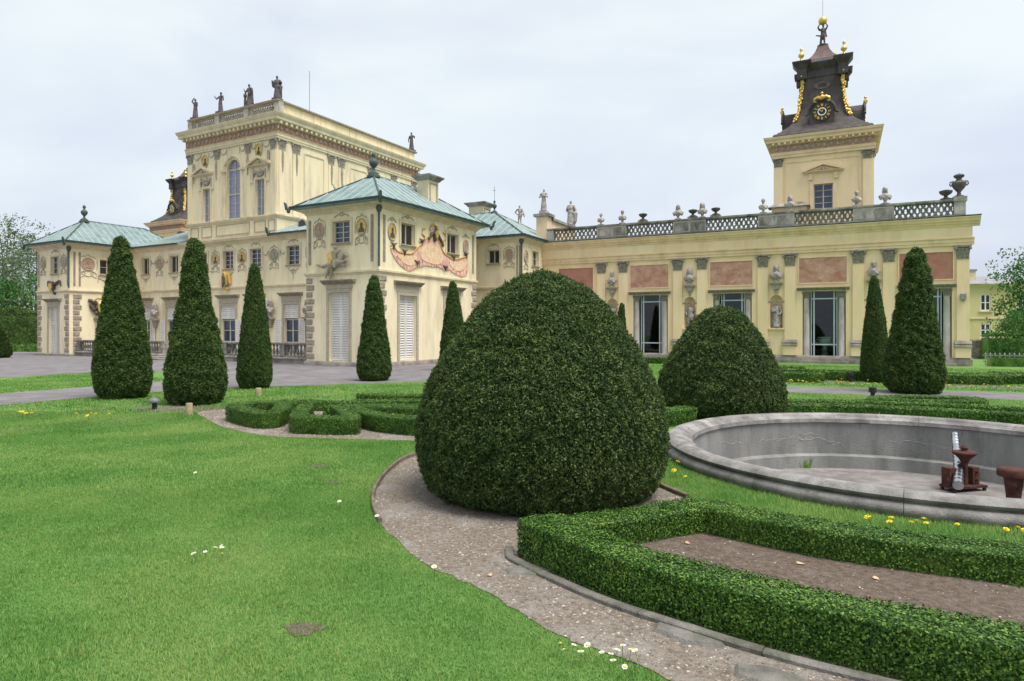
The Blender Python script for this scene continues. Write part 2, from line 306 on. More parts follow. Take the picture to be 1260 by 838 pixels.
def copy_tree(o, parent=None):
    c = o.copy(); COL.objects.link(c); c.parent = parent
    for ch in list(o.children): copy_tree(ch, c)
    return c
class Fc:                                   # a facade plane in a building's own axes
    def __init__(s, k, p): s.k = k; s.p = p
    def pt(s, a, d, z):
        return (a, s.p - d, z) if s.k == 'F' else (s.p + d, a, z)

CX, CY = -5.93, 29.3                        # nearest corner of the corner pavilion
WA, PA = R(-26.565), R(-29.0)               # directions of the gallery wing and of the main palace
def wpt(u, v, z=0.0, ang=WA):
    c, s_ = math.cos(ang), math.sin(ang); return (CX + u * c - v * s_, CY + u * s_ + v * c, z)

def np_mesh(name, V, F4, mi=None, smooth=False):
    me = bpy.data.meshes.new(name); V = np.asarray(V, np.float32); F4 = np.asarray(F4, np.int32); k = F4.shape[1]
    me.vertices.add(len(V)); me.vertices.foreach_set('co', V.ravel())
    me.loops.add(F4.size); me.loops.foreach_set('vertex_index', F4.ravel())
    me.polygons.add(len(F4)); me.polygons.foreach_set('loop_start', np.arange(0, F4.size, k, dtype=np.int32))
    if mi is not None: me.polygons.foreach_set('material_index', np.asarray(mi, np.int32))
    me.update(calc_edges=True)
    if smooth: me.polygons.foreach_set('use_smooth', np.ones(len(F4), bool))
    return me
def unit(a): return a / np.maximum(np.linalg.norm(a, axis=-1, keepdims=True), 1e-9)
def leaf_quads(rng, P, N, L, W, spread=0.9, face=0.0, tri=False):
    """diamond leaves; a share `face` of them lies facing the surface normal, the rest points outwards"""
    n = len(P); r = rng.normal(0, 1, (n, 3)); q = unit(N + rng.normal(0, spread, (n, 3))); t = unit(np.cross(q, r))
    f = (rng.uniform(0, 1, n) < face)[:, None]
    d = np.where(f, t, q); s = np.where(f, np.cross(q, t), t)
    l = (L * rng.uniform(0.6, 1.3, n))[:, None]; w = (W * rng.uniform(0.7, 1.25, n))[:, None]
    if tri:
        V = np.stack([P - d * l * 0.35 + s * w * .55, P + d * l * 0.75, P - d * l * 0.35 - s * w * .55], 1).reshape(-1, 3)
        return V, np.arange(3 * n).reshape(-1, 3)
    V = np.stack([P - d * l * 0.35, P + s * w * 0.5, P + d * l * 0.65, P - s * w * 0.5], 1).reshape(-1, 3)
    return V, np.arange(4 * n).reshape(-1, 4)
_ns = np.random.default_rng(5); _nk = unit(_ns.normal(0, 1, (14, 3))); _nph = _ns.uniform(0, 6.28, 14)
def lump(P, freq):                          # smooth pseudo noise in [-1,1]
    o = 0.0
    for k in range(14): o = o + np.sin((P @ _nk[k]) * freq * (0.6 + 0.09 * k) + _nph[k])
    return o / 5.0
# ------------------------------------------------------------------ carved figures: overlapping limbs fused into one continuous surface
def capsule(mb, p0, r0, p1, r1, n=10):
    p0, p1 = Vector(p0), Vector(p1); ax = (p1 - p0); ln = ax.length
    ax = ax.normalized() if ln > 1e-6 else Vector((0, 0, 1))
    x = ax.orthogonal().normalized(); y = ax.cross(x); o = []; m = 4
    rows = [(p0, r0, -math.pi / 2 + math.pi / 2 * i / m) for i in range(m + 1)] + [(p1, r1, math.pi / 2 * i / m) for i in range(m + 1)]
    for c, r, t in rows:
        for k in range(n):
            a = 2 * math.pi * k / n; o.append(c + ax * (r * math.sin(t)) + (x * math.cos(a) + y * math.sin(a)) * max(r * math.cos(t), r * 0.02))
    f = [(j * n + k, j * n + (k + 1) % n, (j + 1) * n + (k + 1) % n, (j + 1) * n + k) for j in range(len(rows) - 1) for k in range(n)]
    f += [tuple(range(n)), tuple((len(rows) - 1) * n + k for k in range(n))]
    mb.add(o, f)
def fuse(name, prims, voxel, boxes=(), smooth=2, lathes=()):
    mb = MB()
    for p in prims: capsule(mb, *p)
    for b in boxes: mb.box(*b)
    for pr, c in lathes: mb.lathe(pr, c, 14)
    t = mb.obj('tmp', 'stone')
    r = t.modifiers.new('r', 'REMESH'); r.mode = 'VOXEL'; r.voxel_size = voxel; r.use_smooth_shade = True
    s = t.modifiers.new('s', 'SMOOTH'); s.iterations = smooth; s.factor = 0.5
    bpy.context.view_layer.update()
    me = bpy.data.meshes.new_from_object(t.evaluated_get(bpy.context.evaluated_depsgraph_get())); me.name = name
    old = t.data; bpy.data.objects.remove(t); bpy.data.meshes.remove(old)
    me.materials.clear(); return me
def person(armL, armR, robe=True, extra=(), lean=0.0, cloak=False, head=(0, 0), bulk=1.0, rs=1):
    rnd = random.Random(rs); P = []
    hx = lean
    if robe:
        P += [((0, 0, .04), .125 * bulk, (hx * .3, 0, .30), .105 * bulk), ((hx * .3, 0, .30), .105 * bulk, (hx, 0, .55), .095 * bulk)]
        for k in range(11):
            a = k / 11 * 6.28 + rnd.uniform(-.2, .2); rr = .115 * bulk
            P.append(((math.cos(a) * rr * 1.15, math.sin(a) * rr, .02), .026, (hx + math.cos(a + .35) * rr * .75, math.sin(a + .35) * rr * .75, .50), .017))
        P += [((.05, -.08, .0), .035, (.055, -.15, .02), .025), ((-.05, -.05, .0), .035, (-.06, -.11, .02), .025)]
    else:
        for s in (-1, 1):
            kn = (hx * .5 + s * .065, -.03 if s > 0 else .0, .28); P += [((hx + s * .05, 0, .50), .066, kn, .047), (kn, .046, (s * .075, .02, .05), .03), ((s * .075, .02, .03), .03, (s * .095, -.07, .02), .024)]
        P += [((hx - .07, 0, .5), .06, (hx + .07, 0, .5), .06)]
        for k in range(7): P.append(((hx + math.cos(k * .9) * .06, math.sin(k * .9) * .06, .56), .03, (hx + math.cos(k * .9) * .10, math.sin(k * .9) * .085, .40), .02))
    P += [((hx, 0, .54), .088 * bulk, (hx * .6, 0, .68), .092 * bulk), ((hx * .6, -.01, .68), .095 * bulk, (hx * .3, 0, .76), .085 * bulk)]
    P += [((-.105, 0, .785), .047, (.105, 0, .785), .047), ((0, 0, .80), .038, (head[0] * .5, -.005, .875), .033)]
    hd = (head[0], -.012 + head[1], .93)
    P += [((hd[0], hd[1], .905), .046, (hd[0], hd[1], .95), .053), ((hd[0], hd[1] - .05, .922), .012, (hd[0], hd[1] - .055, .91), .01), ((hd[0], hd[1] + .03, .93), .046, (hd[0], hd[1] + .025, .965), .04)]
    for s, arm in ((-1, armL), (1, armR)):
        q = [(s * .135, 0, .775)] + list(arm); rad = [.045, .036, .025, .024]
        for i in range(len(q) - 1): P.append((q[i], rad[i], q[i + 1], rad[i + 1]))
        h = q[-1]; P += [(h, .024, (h[0], h[1] - .02, h[2] - .035), .016)]
    if cloak:
        for k in range(7):
            x = -.13 + k * .043; P.append(((x * .9, .055, .78), .04, (x * 1.25, .085, .08), .032))
        P.append(((-.12, -.05, .70), .035, (.13, -.075, .48), .032))
    P += list(extra)
    return P
def bust_prims(w=1.0, wig=0.0, rs=0):
    P = [((0, .01, .52), .068, (0, .005, .66), .064), ((0, -.012, .71), .10, (0, -.015, .81), .118), ((0, .035, .78), .11, (0, .035, .85), .10),
         ((0, -.12, .77), .02, (0, -.145, .73), .022), ((-.035, -.10, .685), .02, (.035, -.10, .685), .02), ((-.105, .0, .77), .03, (-.105, .02, .73), .025), ((.105, .0, .77), .03, (.105, .02, .73), .025),
         ((-.16 * w, .01, .45), .085, (.16 * w, .01, .45), .085), ((-.225 * w, 0, .40), .08, (-.19 * w, -.01, .26), .07), ((.225 * w, 0, .40), .08, (.19 * w, -.01, .26), .07),
         ((0, -.05, .40), .165, (0, -.03, .24), .13), ((-.09 * w, -.05, .34), .13, (.09 * w, -.05, .34), .13), ((-.12, -.14, .48), .03, (.18 * w, -.14, .28), .045)]
    if wig: P += [((s * .095, .03, .84), .06 * wig, (s * .13, .02, .60), .055 * wig) for s in (-1, 1)] + [((0, .03, .89), .085, (0, .07, .72), .10)]
    return P
SOCLE = [([(.0, 0), (.14, 0), (.14, .03), (.10, .05), (.07, .09), (.09, .16), (.0, .18)], (0, 0, 0))]
BUST_A = fuse('bust_mesh', bust_prims(), .017, lathes=SOCLE)
BUST_B = fuse('bust_wig_mesh', bust_prims(1.05, 1.0), .017, lathes=SOCLE)
BUST_C = fuse('bust_broad_mesh', bust_prims(1.25, .7), .018, lathes=SOCLE)
# ------------------------------------------------------------------ ground
def in_poly(P, poly):
    x, y = P[:, 0], P[:, 1]; r = np.zeros(len(P), bool); n = len(poly)
    for i in range(n):
        x0, y0 = poly[i]; x1, y1 = poly[(i + 1) % n]
        if y0 == y1: continue
        c = ((y0 > y) != (y1 > y)) & (x < (x1 - x0) * (y - y0) / (y1 - y0) + x0); r ^= c
    return r
def spline(pts, n=8, closed=False):
    P = [Vector((*p, 0)) if len(p) == 2 else Vector(p) for p in pts]; o = []; m = len(P)
    for i in range(m if closed else m - 1):
        if closed: a, b, c, d = P[i - 1], P[i], P[(i + 1) % m], P[(i + 2) % m]
        else: a, b, c, d = P[max(i - 1, 0)], P[i], P[i + 1], P[min(i + 2, m - 1)]
        for k in range(n):
            t = k / n; o.append(0.5 * ((2 * b) + (c - a) * t + (2 * a - 5 * b + 4 * c - d) * t * t + (3 * b - a - 3 * c + d) * t ** 3))
    if not closed: o.append(P[-1])
    return [(p.x, p.y) for p in o]
def sheet(name, outer, z, mat, holes=(), kind='structure', thick=0.0):
    loops = [outer] + list(holes); fl = [p for l in loops for p in l]
    tr = tessellate_polygon([[Vector((x, y, 0)) for x, y in l] for l in loops])
    mb = MB(); mb.add([(x, y, z) for x, y in fl], [tuple(t) for t in tr])
    o = mb.obj(name, mat)
    if o.data.polygons and sum(p.normal.z for p in o.data.polygons) < 0: o.data.flip_normals()
    return tag(o, kind=kind)
FC = (5.22, 8.55); FR = 3.08                # basin centre and outer foot radius
circle = lambda c, r, n=64: [(c[0] + r * math.cos(6.283185 * i / n), c[1] + r * math.sin(6.283185 * i / n)) for i in range(n)]
sheet('lawn', [(-900, -60), (900, -60), (900, 1600), (-900, 1600)], 0.0, 'lawn', [circle(FC, 2.9)])

# ------------------------------------------------------------------ drives and beds (u along the gallery wing, v towards it)
W2 = lambda u, v: wpt(u, v)[:2]
FORE = [W2(*p) for p in ((-90, 45), (-90, -55), (-7.8, -55), (-7.8, -6.9), (-7.2, -6.5), (-2.0, -6.5), (-1.4, -6.9), (-1.4, -55), (1.7, -55), (1.7, -12.2), (2.9, -10.2), (4.1, -8.4), (5.2, -6.9), (7.0, -5.2), (13, -4.8), (22.5, -4.0), (60, -3.4), (60, -1.3), (22.5, -1.9), (13, -2.9), (9.2, -2.6), (8.6, -1.5), (8.6, 45))]
sheet('forecourt', FORE, 0.004, 'asphalt')
LAWN_EDGE = [(1.75, 2.2), (1.25, 2.72), (0.76, 3.2), (0.38, 3.54), (0.14, 3.79), (-0.23, 4.32), (-0.62, 4.75), (-1.04, 5.51), (-1.32, 6.3), (-1.44, 7.0), (-1.46, 7.9), (-1.33, 8.7)]
GRAVEL = spline(LAWN_EDGE + [(-0.9, 9.2), (-0.2, 9.4), (0.7, 9.1), (1.35, 8.2), (1.59, 7.06), (1.73, 6.62)], 6) + [(1.75, 5.9), (1.5, 5.35), (0.9, 5.05), (0.6, 4.6), (1.5, 3.7), (2.8, 2.85), (3.2, 2.2)]
rw = random.Random(3)
GRAVEL = [(x + rw.uniform(-.018, .018), y + rw.uniform(-.018, .018)) for x, y in GRAVEL]
sheet('gravel_path', GRAVEL, 0.006, 'gravel')
PARTERRE = spline([(-6.4, 13.5), (-5.6, 12.2), (-4.99, 11.38), (-4.1, 10.6), (-3.55, 10.32), (-2.29, 10.12), (-1.0, 9.95), (0.3, 10.2), (0.6, 11.5), (-0.8, 12.8), (-2.9, 13.3), (-4.0, 13.6), (-5.5, 14.0)], 5, True)
sheet('parterre_gravel', PARTERRE, 0.006, 'gravel')
PATCHES = [circle((-1.18, 3.74), .12, 11), circle((-2.38, 8.15), .17, 9), circle((-6.75, 13.9), 1.0, 14), circle((-2.0, 7.3), .14, 7)]
for i, pt in enumerate(PATCHES):
    c = [sum(p[0] for p in pt) / len(pt), sum(p[1] for p in pt) / len(pt)]; rg = random.Random(i)
    PATCHES[i] = [(c[0] + (p[0] - c[0]) * rg.uniform(.55, 1.25), c[1] + (p[1] - c[1]) * rg.uniform(.4, .9)) for p in pt]
    sheet('bare_soil_patch', PATCHES[i], 0.005, 'soil')
TRENCH = []
for (u0, v0, u1, v1, w) in ((3.84, -16.6, 4.9, -13.9, .16), (6.0, -17.9, 6.8, -14.8, .17), (7.6, -12.3, 12.5, -8.2, .15), (5.6, -11.9, 9.4, -7.9, .12)):
    a, b = Vector(W2(u0, v0)), Vector(W2(u1, v1)); a = a - (b - a) * 1.2 if v0 < -15 else a
    n_ = Vector((-(b - a).y, (b - a).x)).normalized() * w / 2; rg = random.Random(int(u0 * 10)); L_ = []; R_ = []
    for k in range(25):
        p = a.lerp(b, k / 24); L_.append(tuple(p + n_ * rg.uniform(.6, 1.2))); R_.append(tuple(p - n_ * rg.uniform(.6, 1.2)))
    TRENCH.append(L_ + R_[::-1]); sheet('edging_trench', TRENCH[-1], 0.005, 'soil')
sheet('paved_patch', [(-8.35, 14.1), (-7.35, 13.75), (-6.9, 14.35), (-7.6, 14.75)], 0.007, 'asphalt')
BED = [(0.50, 4.88), (1.0, 5.1), (1.55, 5.36), (1.72, 5.25), (2.4, 4.66), (3.31, 4.25), (4.4, 3.82), (4.2, 2.3), (3.2, 2.72), (2.37, 3.08), (1.57, 3.55), (1.05, 3.98), (0.74, 4.27)]
bed = sheet('flower_bed', BED, 0.085, 'soil')
RIGHTBED = [W2(*p) for p in ((14.2, -1.2), (19.0, -0.9), (19.2, 0.9), (14.4, 1.0))]
sheet('parterre_bed', RIGHTBED, 0.006, 'gravel')
sheet('parterre_bed', [W2(*p) for p in ((20.2, -1.0), (24.5, -0.8), (24.8, 0.9), (20.4, 0.7))], 0.006, 'gravel')

# ------------------------------------------------------------------ clipped hedges and yews
rng = np.random.default_rng(11)
def strip_frames(pts, step, closed=False):
    P = np.array(pts, float)
    if closed: P = np.vstack([P, P[:1]])
    seg = np.linalg.norm(np.diff(P, axis=0), axis=1); s = np.r_[0, np.cumsum(seg)]; n = max(4, int(s[-1] / step))
    t = np.linspace(0, s[-1], n + 1); Q = np.c_[np.interp(t, s, P[:, 0]), np.interp(t, s, P[:, 1])]
    if closed: T = np.roll(Q[:-1], -1, 0) - np.roll(Q[:-1], 1, 0); T = np.vstack([T, T[:1]])
    else: T = np.gradient(Q, axis=0)
    T = unit(T); return Q, np.c_[-T[:, 1], T[:, 0]], s[-1]
def hedge_section(w, h, z0):                # rounded box section, from one foot over the top to the other
    r = min(.03, w * .25); hw = w / 2; S = [(-hw * .93, z0), (-hw, z0 + h * .35), (-hw, z0 + h - r)]
    S += [(-hw + r - r * math.cos(a), z0 + h - r + r * math.sin(a)) for a in (.5, 1.05)] + [(-hw + r, z0 + h), (0, z0 + h + .004)]
    return np.array(S + [(-x, z) for x, z in S[-2::-1]])
def hedge_mesh(name, runs, w, h, dens, leaf, z0=0.0):
    V = []; Fq = []; MI = []; nv = 0
    for pts, closed in runs:
        Q, Nn, Ltot = strip_frames(pts, .10, closed); S = hedge_section(w, h, z0); core = S.copy()
        core[:, 0] *= (w / 2 - .046) / (w / 2); core[:, 1] = np.where(core[:, 1] > z0 + .05, core[:, 1] - .042, core[:, 1])
        m = len(S); n = len(Q)
        C = np.concatenate([Q[:, None, :] + Nn[:, None, :] * core[None, :, :1], np.broadcast_to(core[None, :, 1:], (n, m, 1))], 2)
        cf = C.reshape(-1, 3); cf = cf + (lump(cf, 9.0) * .012)[:, None] * np.array([.6, .6, 1.0]); V.append(cf)
        i = np.arange(n - 1)[:, None] * m + np.arange(m - 1)[None, :]; f = np.stack([i, i + 1, i + m + 1, i + m], -1).reshape(-1, 4)
        Fq.append(f + nv); MI.append(np.ones(len(f), int))
        if not closed:
            for e in (0, n - 1):
                caps = np.array([[e * m + k, e * m + k + 1, e * m + m - 2 - k, e * m + m - 1 - k] for k in range(m // 2)]); Fq.append(caps + nv); MI.append(np.ones(len(caps), int))
        nv += len(cf)
        # leaves over the skin
        sl = np.linalg.norm(np.diff(S, axis=0), axis=1); per = sl.sum(); cnt = int(dens * per * Ltot)
        a = rng.uniform(0, n - 1.001, cnt); ia = a.astype(int); fa = (a - ia)[:, None]
        b = rng.uniform(0, per, cnt); cs = np.r_[0, np.cumsum(sl)]; ib = np.clip(np.searchsorted(cs, b) - 1, 0, m - 2); fb = ((b - cs[ib]) / sl[ib])[:, None]
        q = Q[ia] * (1 - fa) + Q[ia + 1] * fa; nn = unit(Nn[ia] * (1 - fa) + Nn[ia + 1] * fa); sec = S[ib] * (1 - fb) + S[ib + 1] * fb
        tz = S[ib + 1] - S[ib]; nx, nz_ = -tz[:, 1], tz[:, 0]; ln = np.hypot(nx, nz_); nx, nz_ = nx / ln, nz_ / ln
        P = np.c_[q + nn * sec[:, :1], sec[:, 1]]; N3 = np.c_[nn * nx[:, None], nz_]
        off = lump(P, 9.0) * .006 + lump(P, 38.0) * .007 - .055 * rng.uniform(0, 1, cnt) ** 1.5 + .006
        P = P + N3 * (off + (rng.uniform(0, 1, cnt) < .008) * rng.uniform(.01, .035, cnt))[:, None]; P[:, 2] *= 1 + .014 * lump(np.c_[P[:, :2], np.zeros(cnt)], 4.0)
        lv, lf = leaf_quads(rng, P, N3, leaf, leaf * .62, .26, 1.0); V.append(lv); Fq.append(lf + nv); MI.append(np.zeros(len(lf), int)); nv += len(lv)
        if not closed:                      # leaves on the two end faces
            for e, sg in ((0, 1), (n - 1, -1)):
                cnt2 = int(dens * w * h); x = rng.uniform(-w / 2, w / 2, cnt2) * .96; z = z0 + rng.uniform(0, h, cnt2) * .98
                tdir = (Q[1] - Q[0] if e == 0 else Q[-2] - Q[-1]); tdir = tdir / np.linalg.norm(tdir)
                P = np.c_[Q[e] + Nn[e] * x[:, None] - tdir * (rng.uniform(-.02, .02, cnt2)[:, None]), z]; N3 = np.tile(np.r_[-tdir, .25], (cnt2, 1))
                lv, lf = leaf_quads(rng, P, N3, leaf, leaf * .62, .26, 1.0); V.append(lv); Fq.append(lf + nv); MI.append(np.zeros(len(lf), int)); nv += len(lv)
    return np_mesh(name, np.vstack(V), np.vstack(Fq), np.concatenate(MI))
def hedge(label, runs, w=.32, h=.28, dens=9000, leaf=.022, z0=0.0, group=None):
    c = runs[0][0][0]
    runs = [([(x - c[0], y - c[1]) for x, y in p], cl) for p, cl in runs]
    o = link('box_hedge', hedge_mesh('box_hedge', runs, w, h, dens, leaf, z0), ['box', 'box_core'], loc=(c[0], c[1], 0))
    return tag(o, label, 'hedge', group)
front_run = spline([(0.17, 4.98), (0.42, 4.62), (0.72, 4.25), (1.03, 3.96), (1.55, 3.54), (2.36, 3.06), (3.3, 2.6)], 6)
link_run = [(0.26, 4.90), (0.55, 4.93), (0.9, 5.09), (1.25, 5.26), (1.56, 5.39)]
back_run = spline([(1.52, 5.42), (1.95, 5.02), (2.4, 4.68), (3.31, 4.25), (4.5, 3.8)], 6)
hedge('low box hedge round the bare soil bed beside the fountain basin', [(front_run, False), (link_run, False), (back_run, False)], .31, .285, 20000, .0185)
hedge('small box hedge loop with pointed end, left in the gravel parterre by the tan post', [(spline([(-5.25, 12.5), (-4.75, 12.95), (-4.3, 12.35), (-4.12, 11.3), (-4.72, 11.7)], 5, True), True)], .30, .29, 9500, .023)
hedge('open trapezoid box hedge around a lamp dome in the gravel parterre', [([(-3.85, 12.3), (-3.68, 11.5), (-3.5, 10.76), (-3.0, 10.66), (-2.58, 10.62), (-2.9, 11.5), (-3.25, 12.3)], False)], .30, .29, 9500, .023)
hedge('forked box hedge opening towards the big domed yew', [(spline([(-0.6, 10.3), (-1.4, 10.5), (-2.1, 10.9), (-2.6, 11.5), (-2.95, 12.2)], 5), False), (spline([(-2.9, 12.3), (-1.9, 12.05), (-0.5, 12.0)], 4), False)], .30, .29, 9500, .023)
hedge('straight low box hedge at the back of the gravel parterre beside the lawn', [([(-3.7, 13.0), (-2.3, 13.15), (0.2, 13.1)], False), ([(-5.1, 13.5), (-3.9, 13.75)], False)], .28, .2, 4000, .032)
hedge('low box hedge zigzag on the lawn behind the gravel parterre', [([(-4.9, 14.1), (-3.6, 13.75), (-2.4, 14.15), (-1.0, 13.8), (.8, 14.1)], False)], .28, .2, 3000, .034)
hedge('straight far box hedge on the lawn before the forecourt', [([(-3.6, 15.4), (-1.5, 15.1), (1.4, 15.3)], False)], .28, .2, 2600, .036)
hedge('short box hedge stub between the two domed yews', [([(2.35, 11.75), (2.75, 11.6), (3.2, 11.95)], False)], .4, .3, 5000, .03)
hedge('long box hedge curving close behind the fountain basin', [(spline([(4.5, 12.9), (5.6, 12.85), (6.9, 12.55), (8.9, 11.4), (10.8, 9.8)], 6), False)], .33, .25, 3600, .034)
hedge('second box hedge curving behind the first beyond the fountain', [(spline([(5.1, 13.55), (6.2, 13.55), (7.4, 13.3), (8.7, 12.8), (9.6, 12.05), (11.2, 10.9)], 6), False)], .33, .25, 3600, .034)
hedge('closed oblong box hedge loop at the foot of the tall conical yew', [(spline([(7.7, 14.0), (8.3, 14.5), (9.6, 14.4), (9.9, 13.9), (9.2, 13.6), (8.2, 13.7)], 4, True), True)], .3, .24, 4500, .03)
def oval(c, rx, ry, n=16, rot=-.35): return [(c[0] + rx * math.cos(a) * math.cos(rot) - ry * math.sin(a) * math.sin(rot), c[1] + rx * math.cos(a) * math.sin(rot) + ry * math.sin(a) * math.cos(rot)) for a in [2 * math.pi * i / n for i in range(n)]]
for c, rx, lab in (((9.3, 21.2), .52, 'oval clipped box hedge in the parterre by the lawn strip, beside the second domed yew'), ((10.95, 21.9), .72, 'wide oval clipped box hedge in front of the glazed door with the vase'), ((12.4, 21.9), .3, 'small round clipped box hedge tucked beside the thin conical yew'),
                   ((14.1, 20.3), .72, 'wide oval clipped box hedge right of the tall conical yew'), ((16.3, 21.3), .55, 'oval clipped box hedge nearest the end pilaster of the gallery')):
    hedge(lab, [(oval(c, rx, .18), True)], .44, .3, 2600, .05)
for u0, u1, v, lab in ((4.6, 12.6, 8.6, 'long straight box hedge at the foot of the gallery wall'), (14.6, 18.6, 1.5, 'straight box hedge row behind the ovals before the vase door'), (13.9, 17.2, 3.2, 'far straight box hedge row near the gallery plinth'), (20.0, 23.6, 1.6, 'straight box hedge row before the end bay of the gallery')):
    a, b = W2(u0, v), W2(u1, v); hedge(lab, [([a, ((a[0] + b[0]) / 2, (a[1] + b[1]) / 2), b], False)], .5, .3, 1600, .06)

def revolve_topiary(name, prof, dens, leaf, lump_amp, seg=40, wl=.55, spread=.85, freq=9.0, jit=.05, seed=0.0):
    prof = np.array(prof, float); sl = np.linalg.norm(np.diff(prof, axis=0), axis=1)
    # core
    V = []; n = seg
    ang = np.arange(n) / n * 2 * np.pi; core = prof.copy(); core[:, 0] = np.maximum(core[:, 0] - jit * .9, .0); core[-1, 1] -= jit
    C = np.stack([core[:, None, 0] * np.cos(ang), core[:, None, 0] * np.sin(ang), np.broadcast_to(core[:, None, 1], (len(core), n))], -1).reshape(-1, 3); V.append(C)
    i = (np.arange(len(core) - 1)[:, None] * n + np.arange(n)[None, :]); j = (np.arange(len(core) - 1)[:, None] * n + (np.arange(n)[None, :] + 1) % n)
    f = np.stack([i, j, j + n, i + n], -1).reshape(-1, 4); f = np.vstack([f[:, [0, 1, 2]], f[:, [0, 2, 3]]]); Fq = [f]; MI = [np.ones(len(f), int)]; nv = len(C)
    rm = (prof[:-1, 0] + prof[1:, 0]) / 2; area = 2 * np.pi * rm * sl; cnt = int(dens * area.sum())
    k = rng.choice(len(sl), cnt, p=area / area.sum()); t = rng.uniform(0, 1, cnt)[:, None]; a = rng.uniform(0, 2 * np.pi, cnt)
    pr = prof[k] * (1 - t) + prof[k + 1] * t; tz = prof[k + 1] - prof[k]; nr, nz_ = tz[:, 1], -tz[:, 0]; ln = np.hypot(nr, nz_); nr, nz_ = nr / ln, nz_ / ln
    P = np.c_[pr[:, 0] * np.cos(a), pr[:, 0] * np.sin(a), pr[:, 1]]; N3 = np.c_[nr * np.cos(a), nr * np.sin(a), nz_]
    Ps = P + seed; d = lump(Ps, freq * .3) * lump_amp * .8 + lump(Ps, freq * 1.5) * lump_amp * .5 + lump(Ps, freq * 4.5) * lump_amp * .9 + rng.uniform(-jit, jit * .35, cnt)
    stray = rng.uniform(0, 1, cnt) < .002; d = d + stray * rng.uniform(.02, .06, cnt)
    P = P + N3 * d[:, None]; N3 = N3 + np.array([0, 0, .3])
    lv, lf = leaf_quads(rng, P, N3, leaf, leaf * wl, spread, .5, True); V.append(lv); Fq.append(lf + nv); MI.append(np.zeros(len(lf), int))
    return np_mesh(name, np.vstack(V), np.vstack(Fq), np.concatenate(MI))
def smooth_prof(pts, n=5):
    return [(max(x, 0), z) for x, z in spline(pts, n)]
DOME = smooth_prof([(1.02, .03), (1.17, .12), (1.265, .35), (1.28, .62), (1.25, .88), (1.14, 1.20), (0.955, 1.52), (0.70, 1.88), (0.475, 2.10), (0.23, 2.25), (0.0, 2.31)])
DOME2 = smooth_prof([(1.08, .03), (1.19, .12), (1.25, .35), (1.20, .70), (1.08, 1.02), (0.88, 1.42), (0.62, 1.80), (0.42, 2.02), (0.2, 2.13), (0.0, 2.17)])
CONE = smooth_prof([(.70, .0), (.86, .025), (.98, .08), (1.0, .14), (.95, .23), (.81, .40), (.645, .58), (.49, .76), (.38, .88), (.29, .95), (.16, .99), (0.0, 1.0)])
def yew(name, label, me, mat, loc, scale=(1, 1, 1), rz=0, group=None, trunk=.12, cat='topiary'):
    t = thing(name, label, cat, loc, rz, group)
    c = link('crown', me, None, t, scale=scale)
    mb = MB(); mb.lathe([(trunk * 1.25, -.02), (trunk, .12), (trunk * .9, .35 * scale[2] if scale[2] < 2 else .6), (.02, .9 * (scale[2] if scale[2] > 2 else 1.4))], n=10); mb.obj('trunk', 'bark', t, True)
    return t
me = revolve_topiary('dome_crown', DOME, 17500, .027, .021, 56, .5, .75, 12, .05); [me.materials.append(M[x]) for x in ('yew', 'yew_core')]
yew('domed_yew', 'huge egg shaped dark green yew on the curved gravel path', me, 'yew', (.31, 6.95, 0), trunk=.2)
me = revolve_topiary('dome_crown', [(max(r - .04, 0), z) for r, z in DOME2], 10000, .038, .032, 48, .55, .85, 9, .06, 3.3); [me.materials.append(M[x]) for x in ('yew', 'yew_core')]
yew('domed_yew', 'smaller rounded dark yew behind the fountain basin before the gallery', me, 'yew', (4.16, 13.15, 0), trunk=.2)
CONES = []
for k in range(4):
    pr = [(max(r * (.665 + .02 * math.sin(z * (5 + k) + k * 2)) - .05 * (1 - .4 * z), 0.0), z * 3.88) for r, z in CONE]
    me = revolve_topiary('cone_crown', pr, 8500, .048, (.028, .036, .026, .04)[k], 36, .5, .8, (7, 6, 8, 5)[k], .07, k * 7.7); [me.materials.append(M[x]) for x in ('yew_cone', 'yew_core')]; CONES.append(me)
for k, (px, Y, r, h, lab) in enumerate((
        (152, 16.3, .74, 4.02, 'tall conical yew standing before the far left pavilion with the eagle relief'),
        (241, 15.0, .74, 3.80, 'tall conical yew rising out of mulch beside the grey lamp dome'),
        (314, 18.9, .58, 3.60, 'slim conical yew in front of the terrace balustrade near the gravel parterre'),
        (460, 21.8, .64, 3.48, 'conical yew at the corner of the pavilion between the two shuttered doors'),
        (559, 27.0, .66, 3.70, 'conical yew half hidden behind the huge egg shaped yew by the drapery mural'),
        (764, 31.5, .48, 2.98, 'thin conical yew peeping out between the huge yew and the first glazed door'),
        (1078, 21.1, .52, 3.42, 'thin conical yew just behind a broader one, in front of the gallery'),
        (1124, 17.6, .83, 3.90, 'broad tall conical yew beside the drive, before the end bay of the gallery'))):
    c_ = yew('conical_yew', lab, CONES[(k * 3) % 4], 'yew_cone', ((px - 630) / 810 * Y, Y, 0), (r / .74, r / .74, h / 3.9), k * 1.3, 'clipped conical yews', .09); c_.children[0].rotation_euler = (R((.8, -1.1, .5, -.6, 1, .4, -.9, .7)[k]), R((-.7, .6, 1.2, .3, -.5, .8, .4, -1.0)[k]), 0)
yew('round_yew', 'rounded dark yew at the far edge of the forecourt by the hedge', CONES[0], 'yew_cone', (-30.6, 39, 0), (1.25, 1.25, .56), 0, None, .1)

